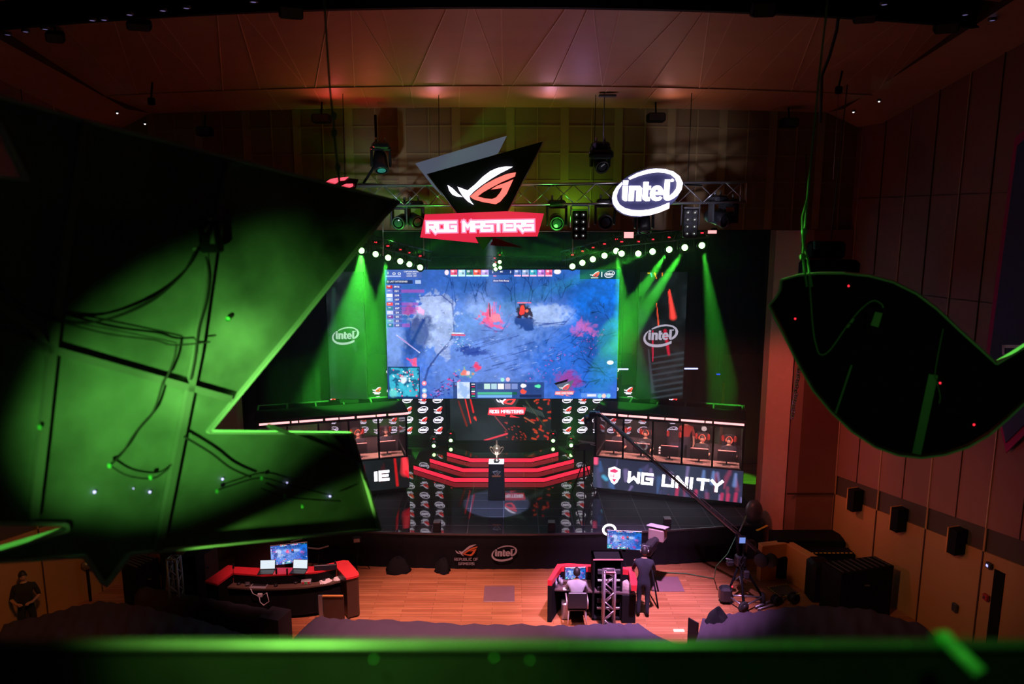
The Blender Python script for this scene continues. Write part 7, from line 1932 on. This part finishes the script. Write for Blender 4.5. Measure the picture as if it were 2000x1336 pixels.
# right sign
RP = vplane(D(1510, 700, 4.9), D(2000, 700, 4.2))
import itertools
OUT2 = [(1528, 546), (1560, 537), (1600, 533), (1650, 533), (1700, 538), (1745, 550), (1790, 572), (1830, 602), (1870, 640), (1910, 676), (1945, 708), (1975, 690), (2040, 650), (2200, 600), (2200, 760), (2040, 770), (2000, 782), (1965, 815), (1930, 845), (1890, 868), (1845, 883), (1800, 889), (1755, 884), (1710, 868), (1665, 838), (1625, 800), (1590, 758), (1560, 705), (1535, 655), (1518, 622), (1505, 595), (1518, 580), (1526, 566)]
t, n, p0 = make_sign('hanging_sign', 'black almond-shaped sign with a green-lit left rim hanging near on the right, seen from behind', OUT2, RP, DARKIN, .07, None)
m = MB(); m.bar(on(1838, 645), on(1823, 730), .02, .02, DARKIN, up=n); m.bar(on(1823, 730), on(1790, 884), .05, .03, RIB, up=n); m.obj('rib', t)
m = MB(); m.bar(on(1664, 712), on(1632, 808), .012, .012, RIB, up=n); m.obj('rib', t)
m = MB(); m.rbox(on(1712, 628, .04), (.13, .06, .20), BLACK, .01); q = m.obj('power_supply', t)
m = MB(); a, b, c_, e_ = on(1711, 606, .09), on(1725, 609, .09), on(1717, 636, .09), on(1702, 632, .09); m.add([a, b, c_, e_, a - n * .01, b - n * .01, c_ - n * .01, e_ - n * .01], [(0, 1, 2, 3), (7, 6, 5, 4)], mat('power_label', (.5, .62, .42), .6)); m.obj('label_sticker', q)
wire([(1580, 500), (1584, 560), (1590, 640), (1596, 672), (1604, 690), (1622, 682), (1655, 636), (1680, 605), (1705, 586), (1722, 592), (1726, 600)], .006, mat('pale_cable', (.3, .4, .3), .6), .05)
for a, b in (((1669, 619), (1663, 628)), ((1661, 630), (1656, 637))): m = MB(); m.tube([on(*a, .06), on(*b, .06)], .011, mat('cable_ferrule', (.5, .6, .45), .5), 6); m.obj('cable_ferrule', t)
for x, y in ((1658, 558), (1554, 622), (1836, 747), (1902, 828)): m = MB(); m.ball(on(x, y, .02), .006, REDLED, 8); m.obj('red_diode', t)
wire([(1655, 565), (1668, 577), (1690, 578), (1722, 577), (1727, 560)], .003)
wire([(1842, 640), (1832, 690), (1826, 730), (1830, 745), (1836, 770), (1834, 785)], .004, mat('pale_cable', (.3, .4, .3)))
d_ = 4.75; rope('support_rope', 'long green-lit rope holding the right hanging sign', [D(1576, 560, d_), D(1568, 500, d_), D(1576, 400, d_), D(1590, 250, d_), D(1603, 120, d_), D(1616, 8, d_), D(1630, -300, d_)], .007, ROPE, extra=[D(1571, 452, d_), D(1568, 502, d_)])
rope('support_rope', 'second green strand looping beside the right sign rope', [D(1586, 560, d_), D(1577, 505, d_), D(1568, 470, d_), D(1567, 425, d_), D(1578, 385, d_)], .006, ROPE)
o = MB(); o.tube([D(1640, 10, 14.6), D(1634, 60, 14.8), D(1620, 110, 15.0), D(1605, 148, 15.2), D(1602, 240, 15.3)], .03, RUBBER, 6); o = o.obj('ceiling_cable'); tag(o, 'black cable hanging from the ceiling slot behind the right rope', 'cable')
# chain hoist and speaker by the column, seen past the right sign
c = D(1622, 478, 17.0); t = thing('chain_hoist', 'dark hoist with a teal edge hanging before the right proscenium wall', 'hoist', tuple(c))
m = MB(); m.rbox((-.1, 0, -.12), (.8, .4, .4), BLACK, .06); m.rbox((.0, .0, -.75), (1.3, .5, .8), MATTE, .08); m.obj('motor', t, True)
m = MB(); m.rbox((-.40, -.18, 0), (.14, .12, .2), mat('teal_paint', (.02, .14, .10), .4), .02); m.obj('cover', t, True)
m = MB(); m.tube([(.0, 0, .1), (.12, 0, 3.6)], .012, DGREY, 6); m.obj('chain', t, True)
c = D(1560, 770, 16.8); t = thing('hanging_chain', 'pale pink and green bundle of chain hanging beside the column', 'chain', tuple(c))
m = MB(); r = random.Random(3)
for i in range(20):
    y_ = 720 + i * 5; x_ = 1561 - i * .75 + r.uniform(-1.5, 1.5)
    a = D(x_, y_, 16.8); pts = [a + Vector((.035 * cos(q_), .01 * sin(i), .05 * sin(q_))) for q_ in [2 * pi * k / 8 for k in range(9)]]; m.tube(pts, .012, ALU if i % 3 else ROPE, 5, False)
m.obj('links', t); m = MB(); m.tube([D(1562, 720, 16.8), D(1575, 300, 16.8)], .01, DGREY, 5); m.obj('line', t)

# balcony rail right in front
RAILM = mat('rail_metal', (0.20, 0.22, 0.20), 0.22, 0.6, vary=.3, scale=30)
PARA = mat('parapet_dark', (0.02, 0.022, 0.02), 0.4, vary=.6, scale=9)
t = thing('balcony_rail', 'blurred green-lit metal rail across the bottom of the view', 'rail', (0, .78, 8.6))
zr = Z(1000, 1258, 0); a = D(1000, 1259, .78)
m = MB(); m.rbox((0, .78, a.z), (3.2, .015, .009), RAILM, .003); m.obj('top_rail', t)
m = MB(); m.bb((-1.6, .776, a.z - .75), (1.6, .786, a.z - .006), PARA); m.obj('infill_panel', t)
for i, (x, y) in enumerate(((1035, 1290), (965, 1285), (1225, 1262), (1440, 1265), (1100, 1262), (1595, 1258), (1540, 1262), (1885, 1245), (730, 1288), (1770, 1260))):
    p = D(x, y, .765); m = MB(); m.ball(p, .0017, GREENP, 6); m.obj('bokeh_speck', t)  # green balls stand in for blurred specks of light on the rail
a = D(1846, 1250, .74); b = D(1915, 1318, .70)
o = MB(); o.tube([a, b], .008, mat('bright_green_tube', (.25, .6, .3), .4), 10); o.ball(a, .010, mat('bright_green_tube', (.25, .6, .3)), 10); o.tube([a, a + Vector((-.012, .0, .0))], .009, GREENP, 8); o = o.obj('rail_clamp'); tag(o, 'blurred bright green stick clamped on the rail at the lower right', 'clamp')
